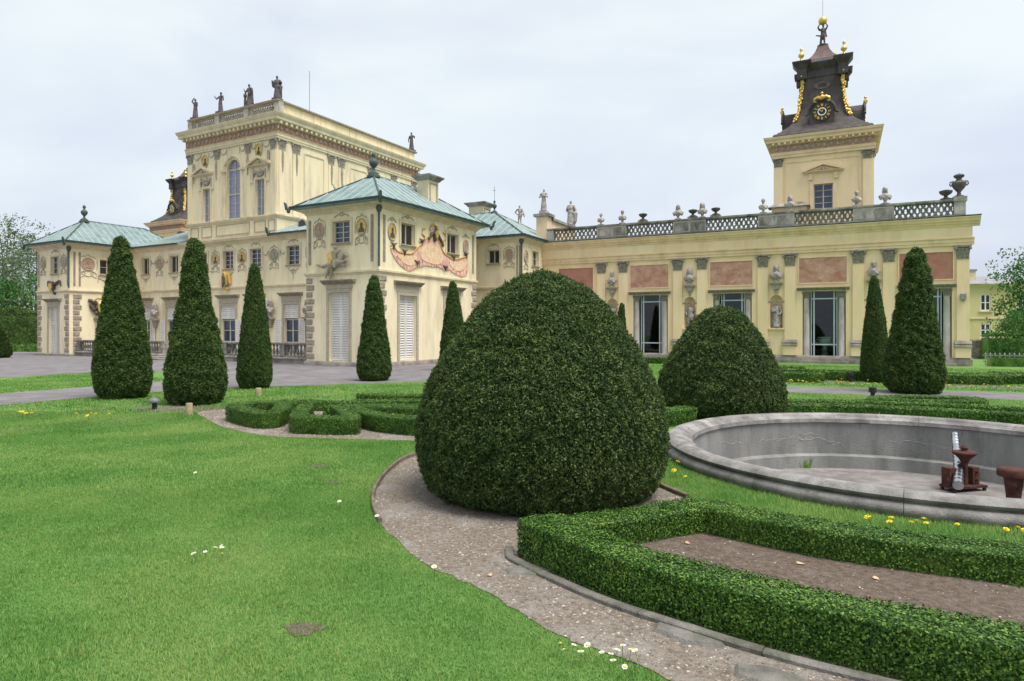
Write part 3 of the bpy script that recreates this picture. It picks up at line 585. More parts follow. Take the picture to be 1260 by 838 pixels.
# ------------------------------------------------------------------ edging of the gravel path
def edging(name, pts, w, h, mat, seglen, gap=.006):
    root = bpy.data.objects.new(name, None); COL.objects.link(root); root.location = (*pts[0], 0); tag(root, kind='structure')
    Q, Nn, L_ = strip_frames(pts, .06); ns = max(1, int(L_ / seglen)); n = len(Q); rg = random.Random(7)
    for s in range(ns):
        i0, i1 = int(n * s / ns), min(int(n * (s + 1) / ns), n - 1)
        if i1 - i0 < 1: continue
        hh = h + rg.uniform(-.006, .006); dz = rg.uniform(-.004, .004); sec = [(-w / 2, -.03), (-w / 2, hh - .008), (-w / 2 + .008, hh), (w / 2 - .008, hh), (w / 2, hh - .008), (w / 2, -.03)]
        mb = MB(); o = []
        for i in range(i0, i1 + 1):
            q = Q[i].copy()
            if i == i0: q = q + (Q[i0 + 1] - Q[i0]) * gap / .06
            for x, z in sec: o.append((q[0] + Nn[i][0] * x - pts[0][0], q[1] + Nn[i][1] * x - pts[0][1], z + dz))
        m = len(sec); K = i1 - i0 + 1
        f = [(i * m + k, i * m + (k + 1) % m, (i + 1) * m + (k + 1) % m, (i + 1) * m + k) for i in range(K - 1) for k in range(m)] + [tuple(range(m)), tuple((K - 1) * m + k for k in range(m))]
        mb.add(o, f); mb.obj('kerb_stone' if mat == 'kerb' else 'edging_board', mat, root)
    return root
off = lambda pts, d: [tuple(q + n_ * d) for q, n_ in zip(*strip_frames(pts, .08)[:2])]
edging('kerb', [(-.02, 5.06)] + [p for p in off(front_run, -.225)], .065, .038, 'kerb', .62)
edging('lawn_edging', spline([(-1.15, 5.75), (-1.33, 6.3), (-1.45, 7.0), (-1.47, 7.9), (-1.35, 8.7), (-.92, 9.2), (-.2, 9.42)], 6), .03, .055, 'wood_edge', .9)
edging('bed_edging', [(1.40, 8.1), (1.60, 7.06), (1.76, 6.6)], .045, .05, 'wood_edge', .7)

# ------------------------------------------------------------------ fountain basin
ft = thing('fountain_basin', 'empty round stone fountain basin with moulded grey rim', 'fountain', (FC[0], FC[1], 0))
RIM = [(2.98, -.03), (3.08, -.02), (3.145, .015), (3.165, .055), (3.16, .095), (3.12, .128), (3.085, .134), (3.085, .146), (3.115, .155), (3.13, .185), (3.10, .215), (3.04, .232), (2.95, .23), (2.90, .212), (2.885, .19), (2.845, .186), (2.83, .168), (2.775, .160), (2.765, .10), (2.80, .08), (2.80, -.02)]
NS = 14; me = None
for k in range(NS):
    if me is None:
        mb = MB(); da = 2 * math.pi / NS; mb.lathe(RIM + [RIM[0]], n=14, arc=(.0008, da - .0008)); m0 = len(RIM) + 1
        mb.f += [tuple(j * 15 for j in range(m0 - 1)), tuple(j * 15 + 14 for j in range(m0 - 1))]; mb.mi += [0, 0]; me = mb.mesh('rim_stone', True); me.materials.append(M['rim'])
    link('rim_stone', me, None, ft, rot=(0, 0, k * 2 * math.pi / NS + .1))
mb = MB(); mb.lathe([(2.80, .10), (2.80, -.44), (2.66, -.46), (2.64, -.70)], n=72); mb.f = [f for f in mb.f if len(f) == 4]; mb.mi = [0] * len(mb.f); mb.obj('basin_wall', 'basin', ft, True)
rg = np.random.default_rng(2); mb = MB(); mb.lathe([(2.64, -.66), (2.0, -.672), (1.3, -.68), (.6, -.685), (0.0, -.69)], n=48); mb.obj('basin_floor', 'basin_floor', ft, True)
def wall_crack(a0, a1, z0, z1, seed):
    rg = random.Random(seed); p = []
    for k in range(26):
        t = k / 25; a = a0 + (a1 - a0) * t; z = z0 + (z1 - z0) * t + rg.uniform(-.018, .018) + .02 * math.sin(t * 9 + seed); p.append((2.798 * math.cos(a), 2.798 * math.sin(a), z))
    MB().tube(p, [.0045 * rg.uniform(.3, 1.5) for _ in p], 5).obj('crack', 'crack', ft)
for a0, a1, z0, z1, s in ((1.95, 1.55, -.22, -.10, 1), (1.75, 1.42, -.16, -.24, 2), (1.62, 1.72, -.17, -.27, 3), (1.15, .80, -.16, -.22, 4), (.80, .79, -.2, -.36, 5), (2.3, 2.1, -.14, -.2, 6), (1.5, 1.4, -.24, -.30, 7)): wall_crack(a0, a1, z0, z1, s)
# rusty jets
sp = thing('fountain_jet', 'rusty iron fountain jet with flared cup and four legged base plate', 'fountain jet', (6.64, 9.66, -.68), .25)
mb = MB(); mb.lathe([(.045, .0), (.045, .38), (.05, .43), (.075, .48), (.15, .55), (.16, .57), (.15, .585), (.05, .59), (.035, .61), (.05, .64), (.02, .68), (0, .69)], n=14); mb.obj('cup', 'rust', sp, True)
MB().box(-.32, .28, -.13, .13, .07, .10).obj('base_plate', 'rust', sp)
for x in (-.29, .25):
    for y in (-.10, .10): MB().box(x - .018, x + .018, y - .018, y + .018, 0, .07).obj('leg', 'rust', sp)
for x, h in ((-.26, .36), (.16, .35)): MB().box(x - .06, x + .06, -.05, .09, .10, h).obj('bracket', 'rust', sp)
[MB().tube([(x, -.09, z), (x, .13, z)], .018, 6).obj('bolt', 'rust', sp) for x in (-.26, .16) for z in (.18, .29)]
sp = thing('fountain_jet', 'rusty iron post with broad flat head standing in the basin', 'fountain jet', (6.60, 8.66, -.68), .2)
mb = MB(); mb.lathe([(.075, 0), (.085, .2), (.11, .42), (.115, .44)], n=14); mb.obj('post', 'rust', sp, True)
mb = MB(); mb.lathe([(.115, .44), (.18, .445), (.185, .46), (.185, .53), (.17, .545), (0, .55)], n=18); mb.obj('head', 'rust', sp, True)
# bright corrugated pipe leaning on the rim
pth = [Vector((7.0, 10.4, .04)), Vector((6.86, 10.17, -.10)), Vector((6.70, 9.9, -.24)), Vector((6.50, 9.58, -.38)), Vector((6.27, 9.25, -.50))]
mb = MB(); pp = []; rr = []
for i in range(60):
    t = i / 59 * 3.999; k = int(t); p = pth[k].lerp(pth[k + 1], t - k); pp.append(p); rr.append(.048 + .003 * math.sin(i * 1.6) + .02 * (i / 59))
mb.tube(pp, rr, 12); o = mb.obj('drain_pipe', 'chrome', None, True); tag(o, 'shiny ribbed steel pipe leaning from the rim into the basin', 'pipe')
mb = MB()
for k in range(26):
    a = rw.uniform(0, 6.28); h = rw.uniform(.06, .2); l = rw.uniform(.03, .12); x, y = rw.uniform(-.06, .06), rw.uniform(-.04, .04)
    mb.add([(x - .008, y, 0), (x + .008, y, 0), (x + l * .5 * math.cos(a) + .008, y + l * .5 * math.sin(a), h * .7), (x + l * .5 * math.cos(a) - .008, y + l * .5 * math.sin(a), h * .7), (x + l * math.cos(a), y + l * math.sin(a), h)], [(0, 1, 2, 3), (3, 2, 4)])
o = mb.obj('weed', 'grass', None, fix=False); o.location = (5.0, 11.18, -.66); tag(o, 'tuft of weeds growing at the foot of the basin wall', 'weed')
# ------------------------------------------------------------------ building parts
def ell(a, z, ra, rz, n=20, t0=0, t1=2 * math.pi): return [(a + ra * math.cos(t0 + (t1 - t0) * i / n), z + rz * math.sin(t0 + (t1 - t0) * i / n)) for i in range(n + (0 if abs(t1 - t0) > 6.28 else 1))]
def window(T, F, a0, a1, z0, z1, glass='pane', frame='frame_wood', rows=3, dep=.14, surround='trim', sw=.13, sill=True, sd=.045):
    o = MB()
    for q in ((a0, a0 + .05, z0, z1), (a1 - .05, a1, z0, z1), (a0 + .05, a1 - .05, z0, z0 + .06), (a0 + .05, a1 - .05, z1 - .05, z1)): o.fbox(F, *q, -dep - .05, -dep + .02)
    c = (a0 + a1) / 2; o.fbox(F, c - .03, c + .03, z0 + .06, z1 - .05, -dep - .05, -dep + .025)
    for k in range(1, rows):
        z = z0 + (z1 - z0) * k / rows
        o.fbox(F, a0 + .05, c - .03, z - .015, z + .015, -dep - .03, -dep + .01); o.fbox(F, c + .03, a1 - .05, z - .015, z + .015, -dep - .03, -dep + .01)
    w = o.obj('window', frame, T)
    for b0, b1 in ((a0 + .04, c - .02), (c + .02, a1 - .04)): MB().fbox(F, b0, b1, z0 + .04, z1 - .04, -dep - .045, -dep - .02).obj('pane', glass, w)
    if surround:
        s = MB(); s.fbox(F, a0 - sw, a0, z0 - sw * .8, z1 + sw, .0, sd); s.fbox(F, a1, a1 + sw, z0 - sw * .8, z1 + sw, .0, sd); s.fbox(F, a0, a1, z1, z1 + sw, 0, sd); s.fbox(F, a0, a1, z0 - sw * .8, z0, 0, sd); s.obj('window_surround', surround, T)
        if sill: MB().fbox(F, a0 - .06, a1 + .06, z0 - .05, z0 - .002, sd, sd + .06).obj('sill', 'painted_stone', T)
    return w
def shutter_leaf(parent, F, a0, a1, z0, z1, d, split=.66, flat=False):
    o = MB(); st = .07; zm = z0 + (z1 - z0) * split
    for q in ((a0, a0 + st, z0, z1), (a1 - st, a1, z0, z1), (a0 + st, a1 - st, z0, z0 + .1), (a0 + st, a1 - st, zm - .05, zm + .05), (a0 + st, a1 - st, z1 - .08, z1)): o.fbox(F, *q, d, d + .04)
    for y0, y1 in ((z0 + .1, zm - .05), (zm + .05, z1 - .08)):
        n = int((y1 - y0) / .11)
        for k in range(n):
            y = y0 + (y1 - y0) * k / n; h = (y1 - y0) / n
            p = [F.pt(a0 + st, d - .005, y + h * 1.0), F.pt(a1 - st, d - .005, y + h * 1.0), F.pt(a1 - st, d + .045, y + h * .22), F.pt(a0 + st, d + .045, y + h * .22)]; o.add(p, [(0, 1, 2, 3)])
    for y0, y1 in ((z0 + .05, z1 - .05),): o.fbox(F, a0 + st * .5, a1 - st * .5, y0, y1, d - .012, d - .002)
    return o.obj('shutter', 'white_wood', parent)
HOOD = [(0, 0), (.05, 0), (.07, .05), (.12, .07), (.20, .13), (.23, .14), (.25, .2), (0, .22)]
def hooded_door(T, F, a0, a1, z0, z1, hz, shut='closed', hood=(.38, .38), arched=False, glass='pane'):
    """white louvred shutters in a stone frame under a projecting hood"""
    o = MB(); sw = .14
    for q in ((a0 - sw, a0, z0, z1 + sw), (a1, a1 + sw, z0, z1 + sw), (a0, a1, z1, z1 + sw)): o.fbox(F, *q, 0, .05)
    o.fbox(F, a0 - sw - .05, a1 + sw + .05, z1 + sw + .02, hz - .02, 0, .035)
    D = o.obj('door', 'grisaille', T)
    MB().run(F, a0 - hood[0], a1 + hood[1], [(d, hz + z * .95) for d, z in HOOD]).obj('hood', 'painted_stone', D)
    c = (a0 + a1) / 2
    if shut == 'closed':
        shutter_leaf(D, F, a0 + .01, c - .006, z0 + .02, z1 - .01, -.17); shutter_leaf(D, F, c + .006, a1 - .01, z0 + .02, z1 - .01, -.17)
    else:
        zt = z0 + (z1 - z0) * .70
        for b0, b1 in ((a0 + .01, c - .006), (c + .006, a1 - .01)): shutter_leaf(D, F, b0, b1, zt + .04, z1 - .01, -.07, .5)
        w = .46
        for b0, b1 in ((a0 - sw - w, a0 - sw + .02), (a1 + sw - .02, a1 + sw + w)):
            if shut != 'left' or b0 < c: shutter_leaf(D, F, b0, b1, z0 + .02, zt, .06, .5)
        f = MB()
        for q in ((a0, a0 + .07, z0, zt), (a1 - .07, a1, z0, zt), (c - .04, c + .04, z0, zt), (a0 + .07, c - .04, zt - .07, zt), (c + .04, a1 - .07, zt - .07, zt), (a0 + .07, c - .04, z0 + .55, z0 + .62), (c + .04, a1 - .07, z0 + .55, z0 + .62), (a0 + .07, c - .04, z0 + 1.25, z0 + 1.29), (c + .04, a1 - .07, z0 + 1.25, z0 + 1.29)): f.fbox(F, *q, -.2, -.13)
        f.obj('sash', 'frame_wood', D)
        for b0, b1 in ((a0 + .06, c - .03), (c + .03, a1 - .06)): MB().fbox(F, b0, b1, z0 + .02, zt - .03, -.185, -.165).obj('pane', glass, D)
    return D
def medallion(T, F, a, z, ra, rz, disc='medal_red', orn=True, ring='grisaille'):
    o = MB(); o.fdisc(F, a, z, ra, rz, 0, .03); m = o.obj('medallion', disc, T)
    r = MB(); r.ftube(F, ell(a, z, ra * 1.08, rz * 1.08, 22), .035, 6, True, d=.03); r.obj('ring', ring, m, True)
    h = MB(); k = ra
    h.fdisc(F, a + k * .05, z + rz * .28, ra * .26, rz * .26, .03, .055, 12); h.prism(F, [(a - ra * .12, z + rz * .08), (a + ra * .2, z + rz * .08), (a + ra * .26, z - rz * .12), (a + ra * .58, z - rz * .32), (a + ra * .62, z - rz * .72), (a - ra * .6, z - rz * .72), (a - ra * .52, z - rz * .3), (a - ra * .2, z - rz * .12)], .03, .05); h.obj('portrait', 'relief' if disc != 'gold_paint' else 'bronze', m)
    if orn:
        o = MB()
        o.ftube(F, [(a - ra * 1.25, z + rz * 1.05), (a - ra * .9, z + rz * 1.35), (a - ra * .35, z + rz * 1.38), (a, z + rz * 1.7), (a + ra * .35, z + rz * 1.38), (a + ra * .9, z + rz * 1.35), (a + ra * 1.25, z + rz * 1.05)], .028, 5, d=.012)
        for s in (-1, 1): o.ftube(F, [(a + s * ra * 1.45, z + rz * .9), (a + s * ra * 1.5, z), (a + s * ra * 1.4, z - rz * .9)], .02, 5, d=.01)
        b = z - rz * 1.25
        o.ftube(F, [(a - ra * 1.35, b - rz * 1.2), (a - ra * 1.35, b - rz * .35), (a - ra * .7, b), (a + ra * .7, b), (a + ra * 1.35, b - rz * .35), (a + ra * 1.35, b - rz * 1.2)], .026, 5, d=.012)
        o.ftube(F, [(a - ra * 1.3, b - rz * 1.15), (a - ra * .5, b - rz * .8), (a, b - rz * 1.0), (a + ra * .5, b - rz * .8), (a + ra * 1.3, b - rz * 1.15)], .024, 5, d=.012)
        for s in (-1, 1): o.ftube(F, ell(a + s * ra * .72, b - rz * .42, ra * .28, rz * .22, 10), .02, 5, True, d=.01)
        tag(o.obj('stucco_scrolls', 'grisaille', T, True), kind='stuff')
def garland(T, F, a0, a1, z, sag=.22):
    o = MB(); o.ftube(F, [(a0 + (a1 - a0) * t, z - sag * 4 * t * (1 - t)) for t in [k / 8 for k in range(9)]], [.02, .025, .03, .036, .04, .036, .03, .025, .02], 5, d=.015)
    for a in (a0, a1): o.ftube(F, [(a, z + .05), (a, z - .35)], [.03, .012], 5, d=.015)
    tag(o.obj('stucco_garland', 'grisaille', T, True), kind='stuff')
def under_sill(T, F, a, z):
    o = MB(); o.ftube(F, [(a - .4, z), (a - .25, z - .14), (a, z - .08), (a + .25, z - .14), (a + .4, z)], .022, 5, d=.012); o.ftube(F, [(a, z - .08), (a, z - .62)], [.03, .01], 5, d=.012)
    for s in (-1, 1): o.ftube(F, ell(a + s * .12, z - .22, .07, .09, 8), .014, 5, True, d=.01)
    tag(o.obj('stucco_garland', 'grisaille', T, True), kind='stuff')
def crest_over(T, F, a, z, w=.45):
    o = MB(); o.ftube(F, [(a - w, z), (a - w * .5, z + .12), (a, z + .05), (a + w * .5, z + .12), (a + w, z)], .03, 5, d=.015); o.ftube(F, ell(a, z + .12, .09, .08, 10), .025, 5, True, d=.02)
    tag(o.obj('stucco_crest', 'grisaille', T, True), kind='stuff')
def quoins(T, F, a0, side, z0, z1, n=11, wl=.52, ws=.40, flip=0):
    h = (z1 - z0) / n
    for k in range(n):
        w = wl if (k + flip) % 2 == 0 else ws; b = (a0, a0 + w * side); lo, hi = min(b), max(b); y0, y1 = z0 + k * h + .035, z0 + (k + 1) * h - .035
        o = MB(); P = [F.pt(a, 0, z) for a, z in ((lo, y0), (hi, y0), (hi, y1), (lo, y1))] + [F.pt(a, .05, z) for a, z in ((lo + .03, y0 + .03), (hi - .03, y0 + .03), (hi - .03, y1 - .03), (lo + .03, y1 - .03))]
        o.add(P, [(4, 5, 6, 7), (0, 1, 5, 4), (1, 2, 6, 5), (2, 3, 7, 6), (3, 0, 4, 7)]); o.obj('quoin', 'quoin', T, fix=False)
def capital(mb, F, a, z0, z1, w, d):
    """acanthus capital: flared bell, two rows of leaves, corner scrolls, slab"""
    h = z1 - z0; n = 5
    mb.prism(F, [(a - w * .46, z0), (a + w * .46, z0), (a + w * .6, z1 - h * .16), (a - w * .6, z1 - h * .16)], 0, d)
    mb.fbox(F, a - w * .68, a + w * .68, z1 - h * .13, z1, 0, d + .07); mb.fbox(F, a - w * .5, a + w * .5, z0 - .04, z0, 0, d + .02)
    for row, (zz, hh, cnt) in enumerate(((z0, h * .42, 4), (z0 + h * .3, h * .42, 3))):
        for k in range(cnt):
            c = a + w * (-.42 + .84 * (k + .5) / cnt); lw = w * .42 / cnt * 1.05
            P = [F.pt(c - lw * .7, d, zz), F.pt(c + lw * .7, d, zz), F.pt(c + lw, d + .035, zz + hh * .6), F.pt(c - lw, d + .035, zz + hh * .6), F.pt(c + lw * .6, d + .075, zz + hh), F.pt(c - lw * .6, d + .075, zz + hh), F.pt(c, d + .085, zz + hh * .82)]
            mb.add(P, [(0, 1, 2, 3), (3, 2, 4, 5), (5, 4, 6)])
    for s in (-1, 1):
        c = F.pt(a + s * w * .58, d + .03, z1 - h * .24); mb.ball(c, h * .12, 8)
    mb.ball(F.pt(a, d + .05, z1 - h * .1), h * .09, 6)
def pilaster(T, F, a0, a1, z0, z1, cz1, d=.07, wall='ochre', cap='capital'):
    p = MB().fbox(F, a0, a1, z0, z1, 0, d).obj('pilaster', wall, T)
    m = MB(); capital(m, F, (a0 + a1) / 2, z1, cz1, a1 - a0, d); m.obj('capital', cap, p); return p
def hip_roof(T, u0, u1, v0, v1, z0, zr, mat='copper', seams=.55, along=None, fascia=.10):
    """hipped sheet-metal roof with raised seams"""
    w, l = u1 - u0, v1 - v0; t = min(w, l) / 2
    if w < l: A, B = ((u0 + u1) / 2, v0 + t), ((u0 + u1) / 2, v1 - t)
    else: A, B = (u1 - t, (v0 + v1) / 2), (u0 + t, (v0 + v1) / 2)
    P = [(u0, v0, z0), (u1, v0, z0), (u1, v1, z0), (u0, v1, z0), (*A, zr), (*B, zr)] + [(u0, v0, z0 - fascia), (u1, v0, z0 - fascia), (u1, v1, z0 - fascia), (u0, v1, z0 - fascia)]
    fs = ([(0, 1, 4), (1, 2, 5, 4), (2, 3, 5), (3, 0, 4, 5)] if w < l else [(0, 1, 4, 5), (1, 2, 4), (2, 3, 5, 4), (3, 0, 5)]) + [(6, 7, 1, 0), (7, 8, 2, 1), (8, 9, 3, 2), (9, 6, 0, 3), (9, 8, 7, 6)]
    r = MB(); r.add(P, fs); roof = r.obj('roof', mat, T)
    # seams on the two visible slopes (front v0 and side u1): run up the slope to the hip or ridge
    def height(u, v):
        return z0 + (zr - z0) * min(u - u0, u1 - u, v - v0, v1 - v) / t
    n = int(w / seams)
    for k in range(1, n):
        u = u0 + w * k / n; vt = v0 + min(u - u0, u1 - u, t); MB().tube([(u, v0 + .02, z0 + .012), (u, vt, height(u, vt) + .012)], .03, 4).obj('seam', 'copper_seam', roof)
    n = int(l / seams)
    for k in range(1, n):
        v = v0 + l * k / n; ut = u1 - min(v - v0, v1 - v, t); MB().tube([(u1 - .02, v, z0 + .012), (ut, v, height(ut, v) + .012)], .03, 4).obj('seam', 'copper_seam', roof)
    for a, b in (((u1, v0), A), ((u0, v0), A if w < l else B), ((u1, v1), B if w < l else A)): MB().tube([(*a, z0 + .02), (*b, zr + .02)], .045, 6).obj('hip_rib', 'copper_dark', roof)
    MB().tube([(*A, zr + .02), (*B, zr + .02)], .05, 6).obj('ridge_rib', mat, roof)
    g = MB(); g.ring(u0, u1, v0, v1, [(-.02, z0 - .02), (.07, z0 - .02), (.09, z0 + .05), (.06, z0 + .05), (.04, z0 + .01), (-.02, z0 + .02)]); g.obj('gutter', 'copper_dark', roof)
    return roof, A
CORN = lambda z0, z1, D: [(-.05, z0), (.04, z0), (.06, z0 + (z1 - z0) * .2), (D * .45, z0 + (z1 - z0) * .45), (D * .55, z0 + (z1 - z0) * .5), (D * .85, z0 + (z1 - z0) * .6), (D * .88, z0 + (z1 - z0) * .8), (D, z1 - .03), (D, z1), (-.05, z1)]
STRING = lambda z, h=.16, D=.09: [(-.05, z), (D * .4, z), (D * .6, z + h * .35), (D, z + h * .5), (D, z + h), (-.05, z + h + .02)]
def chimney(T, u0, u1, v0, v1, z0, z1):
    c = MB().box(u0, u1, v0, v1, z0, z1).obj('chimney', 'trim', T)
    o = MB(); o.ring(u0, u1, v0, v1, [(-.02, z1 - .12), (.05, z1 - .12), (.12, z1 - .02), (.22, z1 + .05), (.24, z1 + .13), (-.02, z1 + .16)]); o.box(u0, u1, v0, v1, z1 - .01, z1 + .15); o.obj('cap', 'parapet', c)
    F = Fc('S', u1); o = MB()
    for q in ((v0 + .12, v0 + .17, z0 + .45, z1 - .25), (v1 - .17, v1 - .12, z0 + .45, z1 - .25), (v0 + .17, v1 - .17, z1 - .3, z1 - .25), (v0 + .17, v1 - .17, z0 + .45, z0 + .5)): o.fbox(F, *q, 0, .03)
    o.obj('panel_moulding', 'painted_stone', c)
def roof_urn(T, x, y, z, h, mat='copper_dark', n=12):
    s = h; MB().lathe([(.26 * s, -.06 * s), (.26 * s, .03 * s), (.2 * s, .06 * s), (.2 * s, .12 * s), (.11 * s, .18 * s), (.06 * s, .25 * s), (.05 * s, .32 * s), (.13 * s, .40 * s), (.175 * s, .50 * s), (.18 * s, .58 * s), (.12 * s, .66 * s), (.06 * s, .70 * s), (.05 * s, .76 * s), (.09 * s, .82 * s), (.08 * s, .90 * s), (.03 * s, .95 * s), (0, 1.0 * s)], (x, y, z), n).obj('roof_finial', mat, T, True)
def spout(T, x, y, z, du, dv):
    m = MB(); m.tube([(x, y, z), (x + du * .25, y + dv * .25, z - .16), (x + du * .5, y + dv * .5, z - .10), (x + du * .62, y + dv * .62, z + .12), (x + du * .8, y + dv * .8, z + .2)], [.05, .09, .085, .07, .04], 7)
    m.ball((x + du * .3, y + dv * .3, z - .22), .09, 8); m.obj('water_spout', 'copper_dark', T, True)
def downpipe(T, x, y, z0, z1):
    m = MB(); m.tube([(x, y, z0), (x, y, z1 - .35)], .05, 8); m.lathe([(.06, z1 - .42), (.12, z1 - .3), (.15, z1 - .18), (.1, z1 - .1), (.06, z1)], (x, y, 0), 10); m.obj('downpipe', 'copper_dark', T, True)
def strip(T, F, a0, a1, z0, z1, mat='painted_stone'): MB().fbox(F, a0, a1, z0, z1, 0, .02).obj('painted_strip', mat, T)
def relief(T, name, F, prims, mat, voxel=.03):
    P = [(F.pt(p0[0], p0[2], p0[1]), r0, F.pt(p1[0], p1[2], p1[1]), r1) for p0, r0, p1, r1 in prims]
    return link(name, fuse(name, P, voxel), mat, T)

# ------------------------------------------------------------------ corner pavilion with the painted drapery
PV = thing('corner_pavilion', 'cream two storey palace pavilion with painted red drapery and green copper roof', 'building', (CX, CY, 0), PA)
F0, S0 = Fc('F', 0.0), Fc('S', 0.0)
fd = (-2.98, -1.74, .22, 3.40); s1 = (1.42, 2.72, .22, 3.28); s2 = (5.12, 6.42, .22, 3.28)
fw = (-2.74, -1.68, 5.67, 6.69); w1 = (1.54, 2.58, 5.66, 6.68); w2 = (5.28, 6.32, 5.64, 6.66)
o = MB(); o.wall(F0, -4.45, 0, 0, 7.12, [fd, fw]); o.wall(S0, 0, 8.15, 0, 7.12, [s1, s2, w1, w2])
o.box(-4.45, -.32, .32, 8.15, .0, 7.12); o.obj('wall', 'stucco', PV, fix=False)
o = MB(); o.ring(-4.45, 0, 0, 8.15, [(-.05, 0), (.10, 0), (.10, .05), (.08, .16), (.05, .2), (-.05, .21)]); o.obj('plinth', 'plinth', PV)
MB().ring(-4.45, 0, 0, 8.15, STRING(4.2, .17, .09)).obj('string_course', 'trim', PV)
MB().ring(-4.45, 0, 0, 8.15, CORN(7.1, 7.42, .38)).obj('cornice', 'trim', PV)
roof, ap = hip_roof(PV, -4.95, .5, -.5, 8.65, 7.46, 9.25)
roof_urn(PV, ap[0], ap[1], 9.2, 1.25); chimney(PV, -1.55, -.85, 4.85, 5.75, 7.6, 9.55)
hooded_door(PV, F0, *fd, 3.78); hooded_door(PV, S0, *s1, 3.74); hooded_door(PV, S0, *s2, 3.70)
window(PV, F0, *fw, rows=4); window(PV, S0, *w1, glass='pane_dark', rows=1); window(PV, S0, *w2, glass='pane_dark', rows=1)
for a in (-3.6, -1.0): medallion(PV, F0, a, 6.34, .26, .34, 'gold_paint' if a > -2 else 'medal_red')
medallion(PV, S0, .90, 6.15, .25, .36, 'gold_paint', False); medallion(PV, S0, 7.06, 6.13, .22, .34, 'medal_red', False)
for a in (.9, 7.06): crest_over(PV, S0, a, 6.62, .3)
crest_over(PV, F0, -2.2, 6.88); crest_over(PV, S0, 2.06, 6.88); crest_over(PV, S0, 5.8, 6.88)
for F, a in ((F0, -4.22), (F0, -.38), (S0, .36), (S0, 7.8)): strip(PV, F, a - .08, a + .08, 4.75, 6.85)
quoins(PV, F0, -4.45, 1, .25, 4.15, 12); quoins(PV, F0, 0, -1, .25, 4.15, 12); quoins(PV, S0, 0, 1, .25, 4.15, 12, .40, .52); quoins(PV, S0, 8.15, -1, .25, 4.15, 12)
spout(PV, .5, -.5, 7.5, .25, -.25); spout(PV, -4.95, -.5, 7.5, -.35, -.2); spout(PV, .5, 8.65, 7.5, .5, .1); downpipe(PV, .07, -.07, 4.5, 7.3)
# drapery
DO = [(.80, 5.36), (.95, 5.50), (1.25, 5.30), (1.75, 5.26), (2.3, 5.30), (2.75, 5.62), (3.15, 5.90), (3.6, 6.25), (4.1, 6.40), (4.6, 6.05), (4.95, 5.62), (5.4, 5.45), (6.0, 5.36), (6.6, 5.50), (6.95, 5.58), (7.2, 5.62), (7.28, 5.1), (7.1, 4.62), (6.6, 4.50), (6.0, 4.62), (5.5, 4.78), (5.1, 4.72), (4.5, 4.86), (4.0, 4.80), (3.5, 4.84), (3.0, 4.72), (2.6, 4.62), (2.2, 4.46), (1.7, 4.58), (1.25, 4.82), (.95, 5.1)]
DO = [(a, z) for a, z in spline(DO, 3, True)]
d = MB(); d.prism(S0, DO, 0, .04); D_ = d.obj('painted_drapery', 'drape_pink', PV); tag(D_, 'pink and orange draped cloth mural with gilt hem')
for lobe in ([(1.25, 5.14), (2.0, 5.14), (2.6, 5.2), (2.72, 4.95), (2.3, 4.72), (1.7, 4.80)], [(3.0, 5.5), (3.5, 5.85), (4.1, 6.0), (4.6, 5.75), (4.9, 5.35), (4.6, 5.0), (4.1, 4.94), (3.5, 5.0), (3.05, 5.15)], [(5.45, 5.25), (6.1, 5.2), (6.75, 5.32), (6.9, 5.0), (6.4, 4.76), (5.7, 4.9)]):
    MB().prism(S0, spline(lobe, 4, True), .04, .06).obj('cloth_field', 'drape_gold', D_)
for k in range(26):
    t = k / 25; a = 1.0 + 6.1 * t; zb = np.interp(a, [1, 1.7, 2.2, 3, 4, 5, 6.6, 7.1], [5.05, 4.62, 4.5, 4.76, 4.84, 4.76, 4.54, 4.68]); rg = random.Random(k)
    MB().ftube(S0, [(a, zb), (a + rg.uniform(-.12, .12), zb + .16), (a + rg.uniform(-.3, .3), zb + rg.uniform(.3, .5))], [.03, .028, .01], 5, d=.045).obj('fold', 'drape_pink', D_, True)
MB().ftube(S0, spline([(.80, 5.36), (.95, 5.50), (1.25, 5.30), (1.75, 5.26), (2.3, 5.30), (2.75, 5.62), (3.15, 5.90), (3.6, 6.25), (4.1, 6.40), (4.6, 6.05), (4.95, 5.62), (5.4, 5.45), (6.0, 5.36), (6.6, 5.50), (6.95, 5.58), (7.2, 5.62)], 4), .035, 6, d=.05).obj('gilt_hem', 'gold_paint', D_, True)
for a, z in ((.95, 5.55), (1.75, 5.33), (2.72, 4.9), (3.1, 5.98), (5.1, 4.86), (5.85, 5.45), (7.05, 5.72)):
    o = MB(); o.ball(S0.pt(a, .08, z), .10, 8, (.5, 1, 1)); o.ftube(S0, [(a - .22, z + .1), (a, z), (a + .22, z + .1)], [.02, .06, .02], 6, d=.08); o.ftube(S0, [(a, z), (a, z - .2)], [.06, .02], 6, d=.08); o.obj('bow', 'bronze', D_, True)
relief(PV, 'crest_relief', S0, [((4.1, 6.45, .06), .12, (4.15, 6.15, .07), .10), ((4.4, 6.5, .06), .08, (4.7, 6.15, .06), .10), ((4.7, 6.15, .06), .10, (4.85, 5.9, .05), .05), ((3.9, 6.45, .08), .08, (3.65, 6.15, .08), .06), ((4.2, 6.6, .1), .07, (4.25, 6.7, .1), .08)], 'bronze')
o = MB(); o.fdisc(S0, 4.12, 6.42, .12, .2, .2, .25); o.ftube(S0, [(3.8, 6.62), (3.95, 6.85), (4.12, 6.92), (4.3, 6.85), (4.42, 6.62)], .05, 6, d=.06); o.obj('gilt_crest', 'gold', PV, True)
